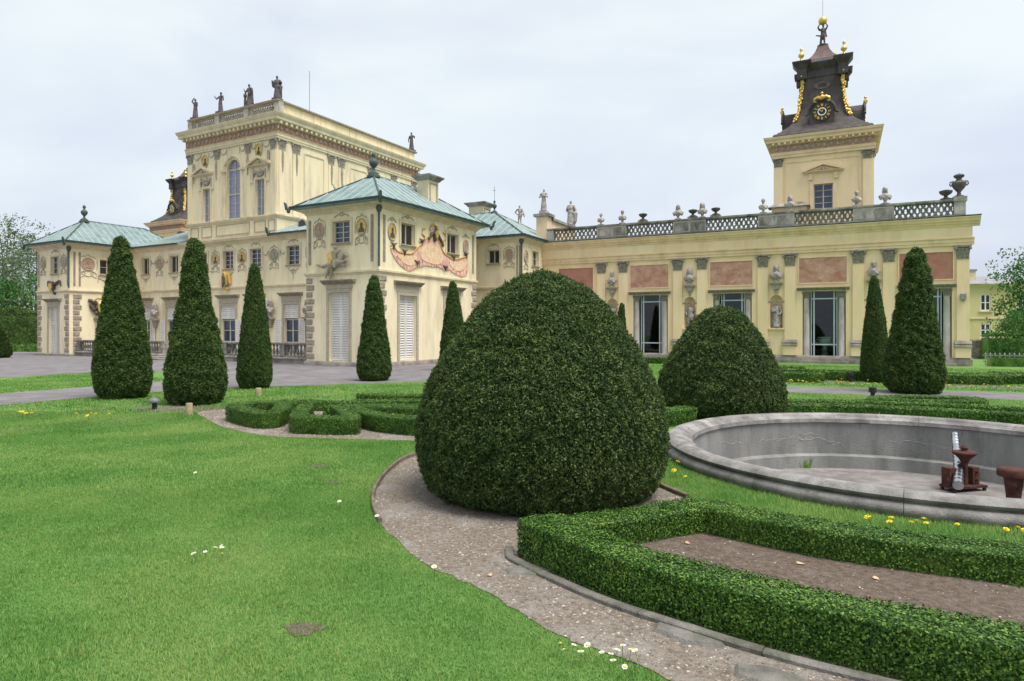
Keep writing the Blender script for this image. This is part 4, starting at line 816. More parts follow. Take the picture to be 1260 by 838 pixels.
for s, a in ((-1, 3.3), (1, 5.0)): MB().ftube(S0, [(a, 5.95), (a - s * .1, 6.2), (a + s * .15, 6.35), (a + s * .1, 6.6), (a - s * .1, 6.62)], .04, 5, d=.03).obj('gilt_scroll', 'gold_paint', PV, True)
# mounted rider relief over the front door
relief(PV, 'rider_relief', F0, [((-2.75, 4.62, .16), .15, (-2.2, 4.78, .16), .17), ((-2.2, 4.8, .16), .14, (-1.95, 5.15, .16), .09), ((-1.95, 5.18, .16), .09, (-1.74, 5.05, .18), .05), ((-2.1, 4.72, .16), .08, (-1.75, 4.86, .18), .05), ((-1.75, 4.86, .18), .05, (-1.62, 4.62, .18), .035),
     ((-2.15, 4.66, .14), .07, (-1.85, 4.6, .14), .045), ((-2.75, 4.6, .16), .11, (-2.95, 4.32, .16), .06), ((-2.95, 4.32, .16), .055, (-3.05, 4.08, .16), .04), ((-2.7, 4.55, .14), .09, (-2.72, 4.25, .14), .05), ((-2.72, 4.25, .14), .05, (-2.8, 4.03, .14), .035),
     ((-2.85, 4.7, .16), .07, (-3.25, 4.62, .14), .09), ((-3.25, 4.62, .14), .08, (-3.65, 4.72, .12), .05), ((-2.5, 4.85, .2), .12, (-2.45, 5.25, .2), .12), ((-2.45, 5.25, .2), .06, (-2.42, 5.36, .2), .05), ((-2.42, 5.44, .2), .09, (-2.42, 5.48, .2), .085), ((-2.35, 5.2, .2), .06, (-2.1, 5.32, .2), .04), ((-2.5, 4.85, .22), .09, (-2.38, 4.55, .28), .06), ((-2.55, 5.3, .16), .07, (-2.9, 5.2, .12), .03)], 'relief', .028)
MB().prism(F0, [(-2.8, 5.15), (-2.62, 5.28), (-2.5, 5.22), (-2.48, 4.9), (-2.62, 4.68), (-2.78, 4.85)], .28, .34).obj('gilt_shield', 'gold', PV)

# ------------------------------------------------------------------ far left pavilion
LP = thing('corner_pavilion', 'small cream palace pavilion with eagle relief and striped green copper roof beside the trees', 'building', (CX, CY, 0), PA)
uL = -25.12; FL, SL = Fc('F', 0.0), Fc('S', uL)
fd = (-27.52, -26.38, .06, 3.14); fw = (-27.2, -26.3, 5.25, 6.36); sw_ = (1.85, 2.9, 5.28, 6.26)
o = MB(); o.wall(FL, -28.92, uL, 0, 6.86, [fd, fw]); o.wall(SL, 0, 8.0, 0, 6.86, [sw_]); o.box(-28.92, uL - .32, .32, 8.0, 0, 6.86); o.obj('wall', 'stucco', LP, fix=False)
MB().ring(-28.92, uL, 0, 8, [(-.05, 0), (.09, 0), (.09, .1), (.05, .15), (-.05, .16)]).obj('plinth', 'plinth', LP)
MB().ring(-28.92, uL, 0, 8, STRING(4.03, .16, .09)).obj('string_course', 'trim', LP); MB().ring(-28.92, uL, 0, 8, CORN(6.82, 7.14, .38)).obj('cornice', 'trim', LP)
roof, ap = hip_roof(LP, -29.45, uL + .5, -.5, 8.5, 7.2, 8.95, seams=.45); roof_urn(LP, ap[0], ap[1], 8.9, 1.15)
hooded_door(LP, FL, *fd, 3.46); window(LP, FL, *fw, rows=3); window(LP, SL, *sw_, glass='pane_dark', rows=2)
for a in (-28.2, -25.75): medallion(LP, FL, a, 5.95, .22, .32, 'grisaille')
medallion(LP, SL, 1.12, 5.9, .38, .36, 'medal_red'); garland(LP, SL, 1.75, 3.0, 5.05, .15); crest_over(LP, FL, -26.75, 6.6); under_sill(LP, SL, 2.4, 4.95)
for F, a in ((FL, -28.75), (FL, -25.3), (SL, .3), (SL, .62)): strip(LP, F, a - .06, a + .06, 4.45, 6.6)
quoins(LP, FL, -28.92, 1, .2, 3.95, 11); quoins(LP, FL, uL, -1, .2, 3.95, 11); quoins(LP, SL, uL - uL + .22, 1, .2, 3.95, 11)
spout(LP, uL + .5, -.5, 7.2, .2, -.3); spout(LP, -29.45, -.5, 7.2, -.5, -.1); downpipe(LP, uL + .07, -.07, 4.3, 7.0)
relief(LP, 'eagle_relief', FL, [((-26.82, 4.5, .12), .14, (-26.8, 4.2, .1), .09), ((-26.8, 4.62, .14), .09, (-26.72, 4.72, .16), .06), ((-26.9, 4.55, .1), .10, (-27.4, 4.75, .08), .09), ((-27.4, 4.75, .08), .09, (-27.55, 4.45, .06), .03), ((-26.7, 4.55, .1), .10, (-26.15, 4.75, .08), .09), ((-26.15, 4.75, .08), .09, (-25.98, 4.42, .06), .03), ((-26.8, 4.2, .1), .08, (-26.7, 3.98, .08), .09)], 'bronze')
MB().prism(FL, [(-27.02, 4.62), (-26.72, 4.62), (-26.7, 4.35), (-26.86, 4.12), (-27.03, 4.35)], .22, .28).obj('gilt_shield', 'gold', LP)
relief(LP, 'trophy_relief', SL, [((1.7, 3.1, .15), .2, (2.3, 3.1, .15), .2), ((1.5, 3.4, .12), .16, (1.2, 3.55, .1), .12), ((1.6, 2.75, .12), .14, (2.2, 2.6, .12), .14), ((2.3, 3.4, .12), .15, (2.8, 3.45, .1), .12), ((2.5, 2.9, .12), .16, (2.9, 3.0, .1), .1), ((1.25, 3.2, .1), .1, (1.4, 2.95, .1), .12)], 'bronze')
o = MB(); o.fdisc(SL, 2.0, 3.1, .32, .42, .3, .36); o.ftube(SL, ell(2.0, 3.1, .38, .48, 14), .06, 6, True, d=.33); o.ftube(SL, [(1.3, 3.5), (1.6, 3.7), (2.0, 3.6), (2.5, 3.75), (2.9, 3.5)], .06, 6, d=.25); o.obj('gilt_shield', 'gold', LP, True)
o = MB(); o.fbox(SL, 1.55, 2.75, .1, 2.3, 0, .03); o.run(SL, 1.45, 2.85, [(dd * .8, 2.3 + z * .8) for dd, z in HOOD]); o.obj('blind_door', 'grisaille', LP)

# ------------------------------------------------------------------ main palace: two storey garden front and tall central block
PM = thing('palace_main_block', 'tall cream palace block with arched window, statues and lattice parapet', 'building', (CX, CY, 0), PA)
vf = 4.1; FM = Fc('F', vf)
WIN = [(-24.12, -23.3), (-21.1, -20.2), (-18.25, -17.35), (-15.8, -14.86), (-13.4, -12.42), (-10.28, -9.28), (-7.5, -6.5)]
DOOR = [(-24.3, -23.2), (-21.42, -20.25), (-18.4, -17.25), (-16.02, -14.7), (-13.5, -12.4), (-10.54, -9.36), (-7.6, -6.5)]
op = [(a, b, 5.38, 6.48) for a, b in WIN] + [(a, b, .35, 3.12) for a, b in DOOR]
o = MB(); o.wall(FM, uL, -4.0, 0, 7.0, op); o.box(uL, -4.0, vf + .32, 20, 0, 6.95); o.obj('wall', 'stucco', PM, fix=False)
MB().run(FM, uL, -4.0, [(0, 0), (.08, 0), (.08, .3), (.05, .36), (0, .38)]).obj('plinth', 'plinth', PM)
MB().run(FM, uL, -4.0, STRING(4.13, .17, .08)).obj('string_course', 'trim', PM); MB().run(FM, uL + .4, -4.5, [(max(d_, 0), z) for d_, z in CORN(6.86, 7.2, .34)]).obj('cornice', 'trim', PM)
for i, ((a, b), (da, db)) in enumerate(zip(WIN, DOOR)):
    window(PM, FM, a, b, 5.38, 6.48, glass='pane' if i in (3, 4, 5) else 'pane_dark', rows=4 if i in (3, 4, 5) else 1); under_sill(PM, FM, (a + b) / 2, 5.2)
    if i in (3, 4, 5): crest_over(PM, FM, (a + b) / 2, 6.68, .4)
    hooded_door(PM, FM, da, db, .35, 3.12, 3.6, 'open', (.34, .34))
for a, dsc in ((-22.2, 'medal_red'), (-19.3, 'medal_red'), (-16.55, 'gold_paint'), (-14.12, 'gold_paint'), (-11.35, 'relief'), (-8.4, 'medal_red')):
    medallion(PM, FM, a, 6.02, .26, .34, dsc)
for a0, a1 in ((-23.1, -22.65), (-21.75, -21.3), (-12.3, -11.85), (-10.85, -10.4)): garland(PM, FM, a0, a1, 6.25, .2)
relief(PM, 'cartouche', FM, [((-15.45, 5.0, .12), .20, (-15.45, 4.45, .12), .16), ((-15.72, 5.05, .1), .10, (-15.8, 4.5, .1), .09), ((-15.2, 5.05, .1), .10, (-15.1, 4.5, .1), .09), ((-15.75, 4.3, .1), .08, (-15.3, 4.15, .1), .1), ((-15.6, 5.15, .14), .08, (-15.3, 5.15, .14), .08)], 'gold_paint')
relief(PM, 'cartouche_figure', FM, [((-15.45, 4.9, .28), .1, (-15.4, 4.55, .28), .09), ((-15.4, 4.6, .28), .06, (-15.6, 4.3, .24), .05), ((-15.45, 4.55, .28), .06, (-15.25, 4.3, .24), .05), ((-15.45, 5.02, .28), .06, (-15.44, 5.06, .28), .06)], 'bronze')
for a in (-22.5, -11.55, -19.3, -8.5):
    o = MB(); o.fbox(FM, a - .3, a + .3, 2.28, 2.38, 0, .36); o.prism(FM, [(a - .22, 2.28), (a + .22, 2.28), (a + .06, 1.78), (a - .06, 1.78)], 0, .22); o.obj('bracket', 'relief', PM)
    link('wall_bust', BUST_B, 'relief', PM, loc=(a, vf - .2, 2.38), scale=1.12)
# copper slopes in front of the tall block
for u0, u1 in ((uL + .4, -19.75), (-11.4, -4.3)):
    P = [(u0, vf - .42, 7.22), (u1, vf - .42, 7.22), (u1, 9.0, 9.3), (u0, 9.0, 9.3), (u0, 19, 7.3), (u1, 19, 7.3), (u0, vf - .42, 7.12), (u1, vf - .42, 7.12)]
    rf = MB().add(P, [(0, 1, 2, 3), (3, 2, 5, 4), (6, 7, 1, 0), (1, 7, 5, 2), (0, 3, 4, 6)]).obj('roof', 'copper', PM)
    n = int((u1 - u0) / .55)
    for k in range(1, n):
        u = u0 + (u1 - u0) * k / n; MB().tube([(u, vf - .40, 7.24), (u, 8.98, 9.31)], .03, 4).obj('seam', 'copper_seam', rf)
    MB().tube([(u0, vf - .44, 7.2), (u1, vf - .44, 7.2)], .05, 6).obj('gutter', 'copper_dark', rf)
o = MB(); t_ = [(math.cos(k / 12 * math.pi) * .42, math.sin(k / 12 * math.pi) * .42) for k in range(13)]
FOc = Fc('F', 4.9); cu = -9.9
o.prism(FOc, [(cu + x, 7.75 + z) for x, z in t_] + [(cu + .42, 7.5), (cu - .42, 7.5)][::-1][::-1], -1.3, 0.0); ocu = o.obj('round_dormer', 'stucco_upper', PM)
MB().fdisc(FOc, cu, 7.78, .27, .27, .005, .03).obj('pane', 'pane_dark', ocu); MB().ftube(FOc, ell(cu, 7.78, .31, .31, 16), .05, 6, True, d=.02).obj('frame', 'painted_stone', ocu, True)
spout(PM, -11.2, vf - .45, 7.35, -.1, -.3)
# tall block
u0, u1, v0, v1 = -19.7, -11.44, 4.4, 17.8; FT, ST = Fc('F', v0), Fc('S', u1)
wl_, wr_ = (-18.15, -17.48, 8.5, 10.6), (-13.28, -12.5, 8.5, 10.68); ar = (-15.9, -14.7, 8.5, 12.15)
pn = [(6.45, 8.15, 9.2, 12.55), (10.5, 12.2, 9.2, 12.55), (13.0, 14.7, 9.2, 12.55), (15.4, 17.0, 9.2, 12.55)]
o = MB(); o.wall(FT, u0, u1, 6.9, 13.0, [wl_, wr_, ar]); o.wall(ST, v0, v1, 6.9, 13.0, [], .1); o.box(u0, u1 - .32, v0 + .32, v1, 6.9, 14.45)
o.add([(u1, v1, 6.9), (u1 - .32, v1, 6.9), (u1 - .32, v1, 13.0), (u1, v1, 13.0)], [(0, 1, 2, 3)])
cz, rr_ = 11.55, .6
for s in (-1, 1):                                       # arch spandrels
    arc_ = [(-15.3 + s * rr_ * math.cos(k / 8 * math.pi / 2), cz + rr_ * math.sin(k / 8 * math.pi / 2)) for k in range(9)]
    o.prism(FT, arc_ + [(-15.3 + s * rr_, cz + rr_)], -.28, -.002)
o.obj('upper_wall', 'stucco_upper', PM, fix=False)
MB().ring(u0, u1, v0, v1, [(-.05, 8.28), (.05, 8.28), (.10, 8.36), (.14, 8.42), (.14, 8.46), (-.05, 8.5)]).obj('base_course', 'trim', PM)
for a0, a1 in ((-19.4, -18.6), (-18.3, -17.3), (-16.9, -13.8), (-13.4, -12.4), (-12.2, -11.6)):
    o = MB()
    for q in ((a0, a0 + .06, 7.5, 8.2), (a1 - .06, a1, 7.5, 8.2), (a0 + .06, a1 - .06, 8.14, 8.2), (a0 + .06, a1 - .06, 7.5, 7.56)): o.fbox(FT, *q, 0, .03)
    o.obj('panel_moulding', 'grisaille', PM)
W_ = window(PM, FT, *wl_, glass='pane_curtain', rows=4, sill=False, sw=.16); W_ = window(PM, FT, *wr_, glass='pane_curtain', rows=4, sill=False, sw=.16)
# arched window
o = MB(); dep = .16
for q in ((-15.9, -15.84, 8.5, cz), (-14.76, -14.7, 8.5, cz), (-15.33, -15.27, 8.5, 12.1), (-15.84, -15.33, 8.5, 8.57), (-15.27, -14.76, 8.5, 8.57), (-15.84, -15.33, 10.0, 10.07), (-15.27, -14.76, 10.0, 10.07), (-15.84, -15.33, cz - .04, cz + .05), (-15.27, -14.76, cz - .04, cz + .05)): o.fbox(FT, *q, -dep - .05, -dep + .02)
for z in (8.95, 9.45, 10.5, 11.0): o.fbox(FT, -15.84, -15.33, z, z + .025, -dep - .03, -dep); o.fbox(FT, -15.27, -14.76, z, z + .025, -dep - .03, -dep)
for sgn in (.5, -.5): o.ftube(FT, [(-15.3, cz), (-15.3 + sgn, cz + .3)], .015, 4, d=-dep)
aw = o.obj('arched_window', 'frame_wood', PM)
for b0, b1 in ((-15.85, -15.31), (-15.29, -14.75)): MB().fbox(FT, b0, b1, 8.52, cz, -dep - .045, -dep - .02).obj('pane', 'pane_curtain', aw)
MB().prism(FT, ell(-15.3, cz, .58, .58, 16, 0, math.pi), -dep - .045, -dep - .02).obj('pane', 'pane_curtain', aw)
o = MB(); o.ftube(FT, [(-16.1, 8.5), (-16.1, 10.3), (-16.1, cz)] + [(-15.3 - .8 * math.cos(k / 10 * math.pi), cz + .8 * math.sin(k / 10 * math.pi)) for k in range(1, 11)] + [(-14.5, 8.5)], .10, 6, d=.02)
o.fbox(FT, -16.35, -15.95, 11.42, 11.56, 0, .14); o.fbox(FT, -14.65, -14.25, 11.42, 11.56, 0, .14); o.obj('arch_moulding', 'trim', PM, True)
def pediment(T, F, a0, a1, z0, h, mat='trim', tymp=True):
    c = (a0 + a1) / 2; o = MB(); o.run(F, a0, a1, [(d_ * .9, z0 + z * .7) for d_, z in HOOD])
    w = (a1 - a0) / 2
    for s in (-1, 1):
        P = [(c + s * w * 1.04, z0 + .1), (c + s * w * 1.04, z0 + .24), (c, z0 + h + .14), (c, z0 + h)]
        o.prism(F, P, 0, .22)
    o.prism(F, [(a0 + .1, z0 + .13), (a1 - .1, z0 + .13), (c, z0 + h - .02)], 0, .05); p = o.obj('pediment', mat, T)
    if tymp:
        m = MB(); m.ball(F.pt(c, .1, z0 + h * .45), .12, 8); [m.ball(F.pt(c + s * .22, .08, z0 + h * .3), .09, 8) for s in (-1, 1)]; m.obj('tympanum_carving', 'relief', p, True)
    return p
for a0, a1, z0, wa, wb in ((-19.32, -17.0, 11.4, -18.15, -17.48), (-14.1, -11.75, 11.4, -13.28, -12.5)):
    pediment(PM, FT, a0 + .2, a1 - .2, z0, .52)
    c = (wa + wb) / 2
    relief(PM, 'carved_panel', FT, [((c - .4, 11.1, .05), .10, (c + .4, 11.1, .05), .10), ((c, 11.15, .08), .15, (c, 10.95, .08), .12), ((c - .5, 11.2, .05), .08, (c - .52, 10.75, .04), .04), ((c + .5, 11.2, .05), .08, (c + .52, 10.75, .04), .04), ((c - .25, 10.95, .06), .07, (c - .1, 10.85, .06), .08), ((c + .25, 10.95, .06), .07, (c + .1, 10.85, .06), .08)], 'relief', .03)
    [MB().fbox(FT, x - .12, x + .12, 10.5, 11.38, 0, .06).obj('pediment_console', 'trim', PM) for x in (wa - .3, wb + .3)]
for a0, a1 in ((-19.65, -19.2), (-17.0, -16.58), (-14.12, -13.7 - .02), (-11.95, -11.5)): pilaster(PM, FT, a0, a1, 8.5, 12.35, 12.95, .06, 'stucco_upper', 'relief')
for a0, a1 in ((4.5, 4.98), (5.55, 6.1), (8.5, 9.0), (9.4, 9.95), (12.3, 12.8), (14.8, 15.3), (17.2, 17.7)): pilaster(PM, ST, a0, a1, 8.5, 12.35, 12.95, .06, 'stucco_upper', 'relief')
for a, z in ((-17.95, 12.35), (-13.0, 12.42)): medallion(PM, FT, a, z, .26, .36, 'gold_paint', False)
for a0, a1 in ((-19.15, -18.35), (-17.6, -17.05), (-16.5, -15.9), (-14.7, -14.2), (-13.6, -13.3), (-12.7, -12.0)): garland(PM, FT, a0, a1, 12.8, .25)
for F, xs in ((FT, (-19.0, -16.79, -13.9, -12.1)), (ST, (4.74, 5.83, 8.75, 9.68))):
    for a in xs:
        o = MB(); o.ftube(F, [(a, 12.3), (a, 11.9), (a, 11.4), (a, 11.0)], [.05, .08, .05, .015], 6, d=.09); o.obj('stucco_drop', 'relief', PM, True)
for a0, a1, z0, z1 in pn:
    o = MB()
    for q in ((a0, a0 + .08, z0, z1), (a1 - .08, a1, z0, z1), (a0 + .08, a1 - .08, z1 - .08, z1), (a0 + .08, a1 - .08, z0, z0 + .08)): o.fbox(ST, *q, 0, .04)
    o.obj('panel_moulding', 'trim', PM)
MB().ring(u0, u1, v0, v1, [(-.05, 12.95), (.08, 12.95), (.08, 13.06), (.11, 13.08), (.11, 13.2), (.16, 13.3), (-.05, 13.3)]).obj('architrave', 'trim', PM)
MB().ring(u0, u1, v0, v1, [(-.05, 13.3), (.09, 13.3), (.09, 13.78), (-.05, 13.78)]).obj('frieze', 'frieze', PM)
MB().ring(u0, u1, v0, v1, [(-.05, 13.78), (.14, 13.78), (.18, 13.9), (.40, 13.96), (.42, 14.12), (.46, 14.16), (.52, 14.28), (.54, 14.36), (-.05, 14.5)]).obj('cornice', 'trim', PM)
me = MB().box(-.075, .075, -.28, .0, 0, .17).mesh('modillion'); me.materials.append(M['trim'])
me2 = MB().lathe([(0, -.13), (.10, -.06), (.09, .05), (.12, .11), (0, .15)], n=6, sy=.5).mesh('frieze_scroll'); me2.materials.append(M['relief'])
n = 22
for k in range(n + 1):
    link('modillion', me, None, PM, loc=(u0 + (u1 - u0) * k / n, v0 - .08, 13.76)); link('frieze_carving', me2, None, PM, loc=(u0 + (u1 - u0) * (k + .5) / n, v0 - .11, 13.54))
n = 34
for k in range(n + 1):
    link('modillion', me, None, PM, loc=(u1 + .08, v0 + (v1 - v0) * k / n, 13.76), rot=(0, 0, R(90))); link('frieze_carving', me2, None, PM, loc=(u1 + .11, v0 + (v1 - v0) * (k + .5) / n, 13.54), rot=(0, 0, R(90)))
# parapet: lattice panels between piers in front, plain panels along the side
zb, zt = 14.48, 15.14
PU = [-19.62, -16.95, -14.25, -11.58]
MB().ring(u0 + .12, u1 - .12, v0 + .12, v1 - .12, [(-.25, zt), (.12, zt), (.16, zt + .05), (.16, zt + .12), (-.25, zt + .14)]).obj('coping', 'painted_stone', PM)
FP = Fc('F', v0 + .12)
for a in PU: MB().fbox(FP, a - .2, a + .2, zb - .05, zt, -.3, .05).obj('parapet_pier', 'stone_light', PM)
for i in range(3):
    a0, a1 = PU[i] + .2, PU[i + 1] - .2; m = 11; h = zt - zb
    o = MB(); o.fbox(FP, a0, a1, zb - .05, zb + .05, -.16, -.02); o.fbox(FP, a0, a1, zt - .05, zt - .001, -.16, -.02)
    for k in range(-3, m):
        x0 = a0 + (a1 - a0) * k / m
        for sg in (1, -1):
            p, q = (x0, zb + .03), (x0 + h, zt - .03)
            if sg < 0: p, q = (x0, zt - .03), (x0 + h, zb + .03)
            pa, qa = p[0], q[0]
            def cut(px, pz, qx, qz, lim, low):
                t = (lim - px) / (qx - px); return (lim, pz + (qz - pz) * t)
            if qa <= a0 or pa >= a1: continue
            if pa < a0: p = cut(*p, *q, a0, True)
            if qa > a1: q = cut(*p, *q, a1, False)
            o.ftube(FP, [p, q], .035, 4, d=-.09)
    tag(o.obj('lattice_panel', 'stone_light', PM), kind='stuff')
MB().box(u0 + .3, u1 - .5, v0 + .5, v1 - .3, 14.4, 15.1).obj('roof', 'copper_dark', PM)  # dark backing box, added behind the lattice so its gaps show dark
SP = Fc('S', u1 - .12); MB().box(u1 - .42, u1 - .12, v0 + .45, v1 - .12, zb - .05, zt).obj('parapet_wall', 'stucco_upper', PM)
for a in (4.75, 7.4, 8.0, 10.6, 11.2, 13.8, 14.4, 17.0): MB().fbox(SP, a - .03, a + .03, zb, zt, 0, .03).obj('panel_strip', 'trim', PM)
MB().tube([(u1 - .5, 7.4, 15.2), (u1 - .5, 7.4, 18.0)], .018, 6).obj('lightning_rod', 'iron', PM)
relief(PM, 'trophy_sculpture', Fc('F', 6.5), [((-8.9, 9.1, 0), .16, (-8.6, 9.6, 0), .17), ((-8.6, 9.6, 0), .12, (-8.9, 10.1, 0), .08), ((-8.9, 10.1, 0), .08, (-9.1, 10.4, 0), .04), ((-8.6, 9.6, 0), .12, (-8.25, 10.0, 0), .08), ((-8.25, 10.0, 0), .08, (-8.3, 10.35, 0), .05), ((-8.6, 9.5, 0), .13, (-8.1, 9.45, 0), .11), ((-8.1, 9.45, 0), .1, (-7.7, 9.15, 0), .06), ((-8.95, 9.3, 0), .1, (-9.3, 9.5, 0), .05)], 'relief', .035)
MB().box(-9.2, -7.7, 6.3, 6.7, 8.4, 9.05).obj('sculpture_base', 'stone', PM)

# ------------------------------------------------------------------ terrace with balustrade
TR = thing('terrace', 'low stone terrace with dark balustrade before the garden front of the palace', 'terrace', (CX, CY, 0), PA)
FB = Fc('F', .3)
MB().box(uL + .1, -4.5, .3, vf - .09, -.05, .26).obj('platform', 'plinth', TR)
MB().run(FB, uL + .1, -4.5, [(0, .2), (.06, .2), (.08, .27), (.0, .30)]).obj('platform_edge', 'stone', TR)
bal = MB().lathe([(.065, 0), (.065, .04), (.03, .07), (.035, .1), (.075, .2), (.07, .27), (.035, .4), (.03, .46), (.055, .5), (.065, .52), (.065, .56)], n=10).mesh('baluster', True); bal.materials.append(M['stone'])
for a0, a1 in ((uL + .2, -16.1), (-13.0, -4.6)):
    MB().fbox(FB, a0, a1, .30, .36, -.32, -.06).obj('bottom_rail', 'stone', TR); MB().run(FB, a0, a1, [(-.34, .92), (-.03, .92), (0, .97), (0, 1.02), (-.37, 1.02), (-.37, .97)]).obj('hand_rail', 'stone', TR)
    n = int((a1 - a0) / .24)
    for k in range(n + 1):
        a = a0 + (a1 - a0) * k / n
        if k % 9 == 0 or k == n: MB().fbox(FB, min(max(a - .16, a0), a1 - .32), min(max(a + .16, a0 + .32), a1), .36, .92, -.34, -.04).obj('pedestal', 'stone', TR)
        else: link('baluster', bal, None, TR, loc=(a, .49, .36))
for k in range(3): MB().box(-17.2, -12.4, -.75 + k * .35, .29 if k == 2 else -.75 + (k + 1) * .35 - .0, -.03, .09 + .085 * k).obj('step', 'plinth', TR)
# ------------------------------------------------------------------ linking pavilion between palace and gallery
LK = thing('linking_pavilion', 'recessed cream pavilion with green hipped roof joining palace and gallery', 'building', (CX, CY, 0), WA)
vk, uk = 9.67, 2.36; FK, SK = Fc('F', vk), Fc('S', uk)
kw = (.25, 1.0, 5.45, 6.22); kw2 = (11.1, 12.0, 5.4, 6.25); kd = (.2, 1.1, .2, 3.1)
o = MB(); o.wall(FK, -7, uk, 0, 6.75, [kw]); o.wall(SK, vk, 12.7, 0, 6.75, [kw2]); o.box(-7, uk - .32, vk + .32, 16.9, 0, 6.75); o.obj('wall', 'stucco', LK, fix=False)
MB().ring(-7, uk, vk, 16.9, STRING(3.95, .17, .08)).obj('string_course', 'trim', LK); MB().ring(-7, uk, vk, 16.9, CORN(6.6, 6.9, .3)).obj('cornice', 'trim', LK)
MB().ring(-7, uk, vk, 16.9, [(-.05, 0), (.08, 0), (.08, .18), (-.05, .2)]).obj('plinth', 'plinth', LK)
roof, ap = hip_roof(LK, -7.3, uk + .34, vk - .34, 17.24, 6.95, 9.1)
roof_urn(LK, ap[0], ap[1], 9.05, .85); o = MB(); o.tube([(ap[0], ap[1], 9.85), (ap[0], ap[1], 10.75)], .015, 5); o.tube([(ap[0] - .14, ap[1], 10.5), (ap[0] + .14, ap[1], 10.5)], .015, 5); o.obj('finial_cross', 'iron', LK)
chimney(LK, -3.5, -2.4, 13.9, 14.9, 7.6, 9.85)
window(LK, FK, *kw, glass='pane_dark', rows=1); window(LK, SK, *kw2, glass='pane_dark', rows=2)
medallion(LK, FK, 1.62, 5.9, .24, .3, 'medal_red'); medallion(LK, SK, 10.3, 5.75, .2, .28, 'medal_red')
for F, a in ((FK, 2.12), (FK, 2.28), (SK, 9.8)): strip(LK, F, a - .04, a + .04, 4.5, 6.4)
downpipe(LK, uk + .06, vk - .06, 4.3, 6.85); crest_over(LK, FK, .62, 6.42, .35)
# pillar and wall carrying the roof statues
PW = thing('parapet_pillar', 'cream pillar and short wall carrying roof statues at the start of the balustrade', 'pillar', (CX, CY, 0), WA)
MB().box(1.9, 2.62, 12.75, 13.4, 6.9, 8.5).obj('pillar', 'ochre_trim', PW); MB().box(1.75, 2.78, 12.62, 13.55, 8.5, 8.66).obj('pillar_cap', 'parapet', PW)
MB().box(2.15, 2.55, 13.4, 17.6, 6.9, 8.35).obj('wall', 'ochre_trim', PW); MB().box(2.02, 2.68, 13.55, 17.75, 8.35, 8.5).obj('coping', 'parapet', PW)
MB().box(-3.3, -2.3, 19.6, 20.6, 6.8, 9.3).obj('rear_pillar', 'ochre_trim', PW)

# ------------------------------------------------------------------ gallery wing
GW = thing('gallery_wing', 'long yellow gallery wing with paired pilasters, red murals and stone balustrade', 'building', (CX, CY, 0), WA)
vg = 12.7; FG = Fc('F', vg); ue = 23.66; us = 2.37
PAIR = [5.80, 10.17, 14.54, 18.91]                      # left edge of each pilaster pair
BAY = [p + 1.95 for p in PAIR]; BAY = [BAY[0] - 4.37] + BAY   # left edge of each bay panel
bays = [(b, b + 2.2) for b in BAY]
dl = [(b + .54, b + 1.76) for b in BAY]                  # glazed openings
cut = [(max(a - .36, us), b_ + .36, .29, 3.60) for a, b_ in dl] + [(p + .60, p + 1.20, 1.76, 3.45) for p in PAIR]
o = MB(); o.wall(FG, us, ue, 0, 6.45, cut, .35)
for p in PAIR:
    c, r = p + .90, .30; zs = 3.15
    for s in (-1, 1): o.prism(FG, [(c + s * r * math.cos(k / 7 * math.pi / 2), zs + r * math.sin(k / 7 * math.pi / 2)) for k in range(8)] + [(c + s * r, zs + r)], -.3, -.002)
o.add([(ue, vg, 0), (ue, vg + 12, 0), (ue, vg + 12, 6.45), (ue, vg, 6.45)], [(0, 1, 2, 3)]); o.add([(us, vg + 12, 0), (ue, vg + 12, 0), (ue, vg + 12, 6.45), (us, vg + 12, 6.45)], [(0, 1, 2, 3)])
o.obj('wall', 'ochre', GW, fix=False)
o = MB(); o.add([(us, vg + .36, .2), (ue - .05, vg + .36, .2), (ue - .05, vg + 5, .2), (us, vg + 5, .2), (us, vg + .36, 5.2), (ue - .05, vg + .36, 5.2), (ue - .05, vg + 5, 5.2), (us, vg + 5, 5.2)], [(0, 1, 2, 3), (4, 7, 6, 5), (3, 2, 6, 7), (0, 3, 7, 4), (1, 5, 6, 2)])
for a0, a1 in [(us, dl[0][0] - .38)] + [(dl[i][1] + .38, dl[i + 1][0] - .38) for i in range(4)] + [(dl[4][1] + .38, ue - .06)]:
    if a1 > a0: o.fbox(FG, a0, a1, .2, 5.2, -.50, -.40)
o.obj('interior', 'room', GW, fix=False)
MB().box(us, ue, vg + .02, vg + 12, 6.45, 6.8).obj('roof', 'copper_dark', GW)
o = MB(); o.run(FG, us, ue + .1, [(0, 0), (.14, 0), (.14, .12), (.12, .3), (.08, .37), (0, .38)]); o.obj('plinth', 'plinth', GW)
o = MB(); a = us
for a0, a1 in dl:                                        # stone steps below the glazed doors
    MB().fbox(FG, max(a0 - .5, us + .02), a1 + .5, .0, .13, .141, .50).obj('step', 'plinth', GW); MB().fbox(FG, max(a0 - .42, us + .02), a1 + .42, .13, .26, .141, .34).obj('step', 'plinth', GW)
ENT = [('architrave', 'ochre_trim', [(0, 5.55), (.09, 5.55), (.09, 5.66), (.12, 5.68), (.12, 5.80), (.17, 5.86), (.17, 5.9), (0, 5.91)]), ('frieze', 'ochre', [(0, 5.91), (.10, 5.91), (.10, 6.40), (0, 6.40)]),
       ('cornice', 'ochre_trim', [(0, 6.40), (.13, 6.40), (.15, 6.47), (.22, 6.53), (.24, 6.60), (.30, 6.63), (.33, 6.72), (.38, 6.78), (.38, 6.83), (0, 6.85)])]
for nm, mt, pr in ENT: MB().run(FG, us, ue + max(p[0] for p in pr), pr).obj(nm, mt, GW)
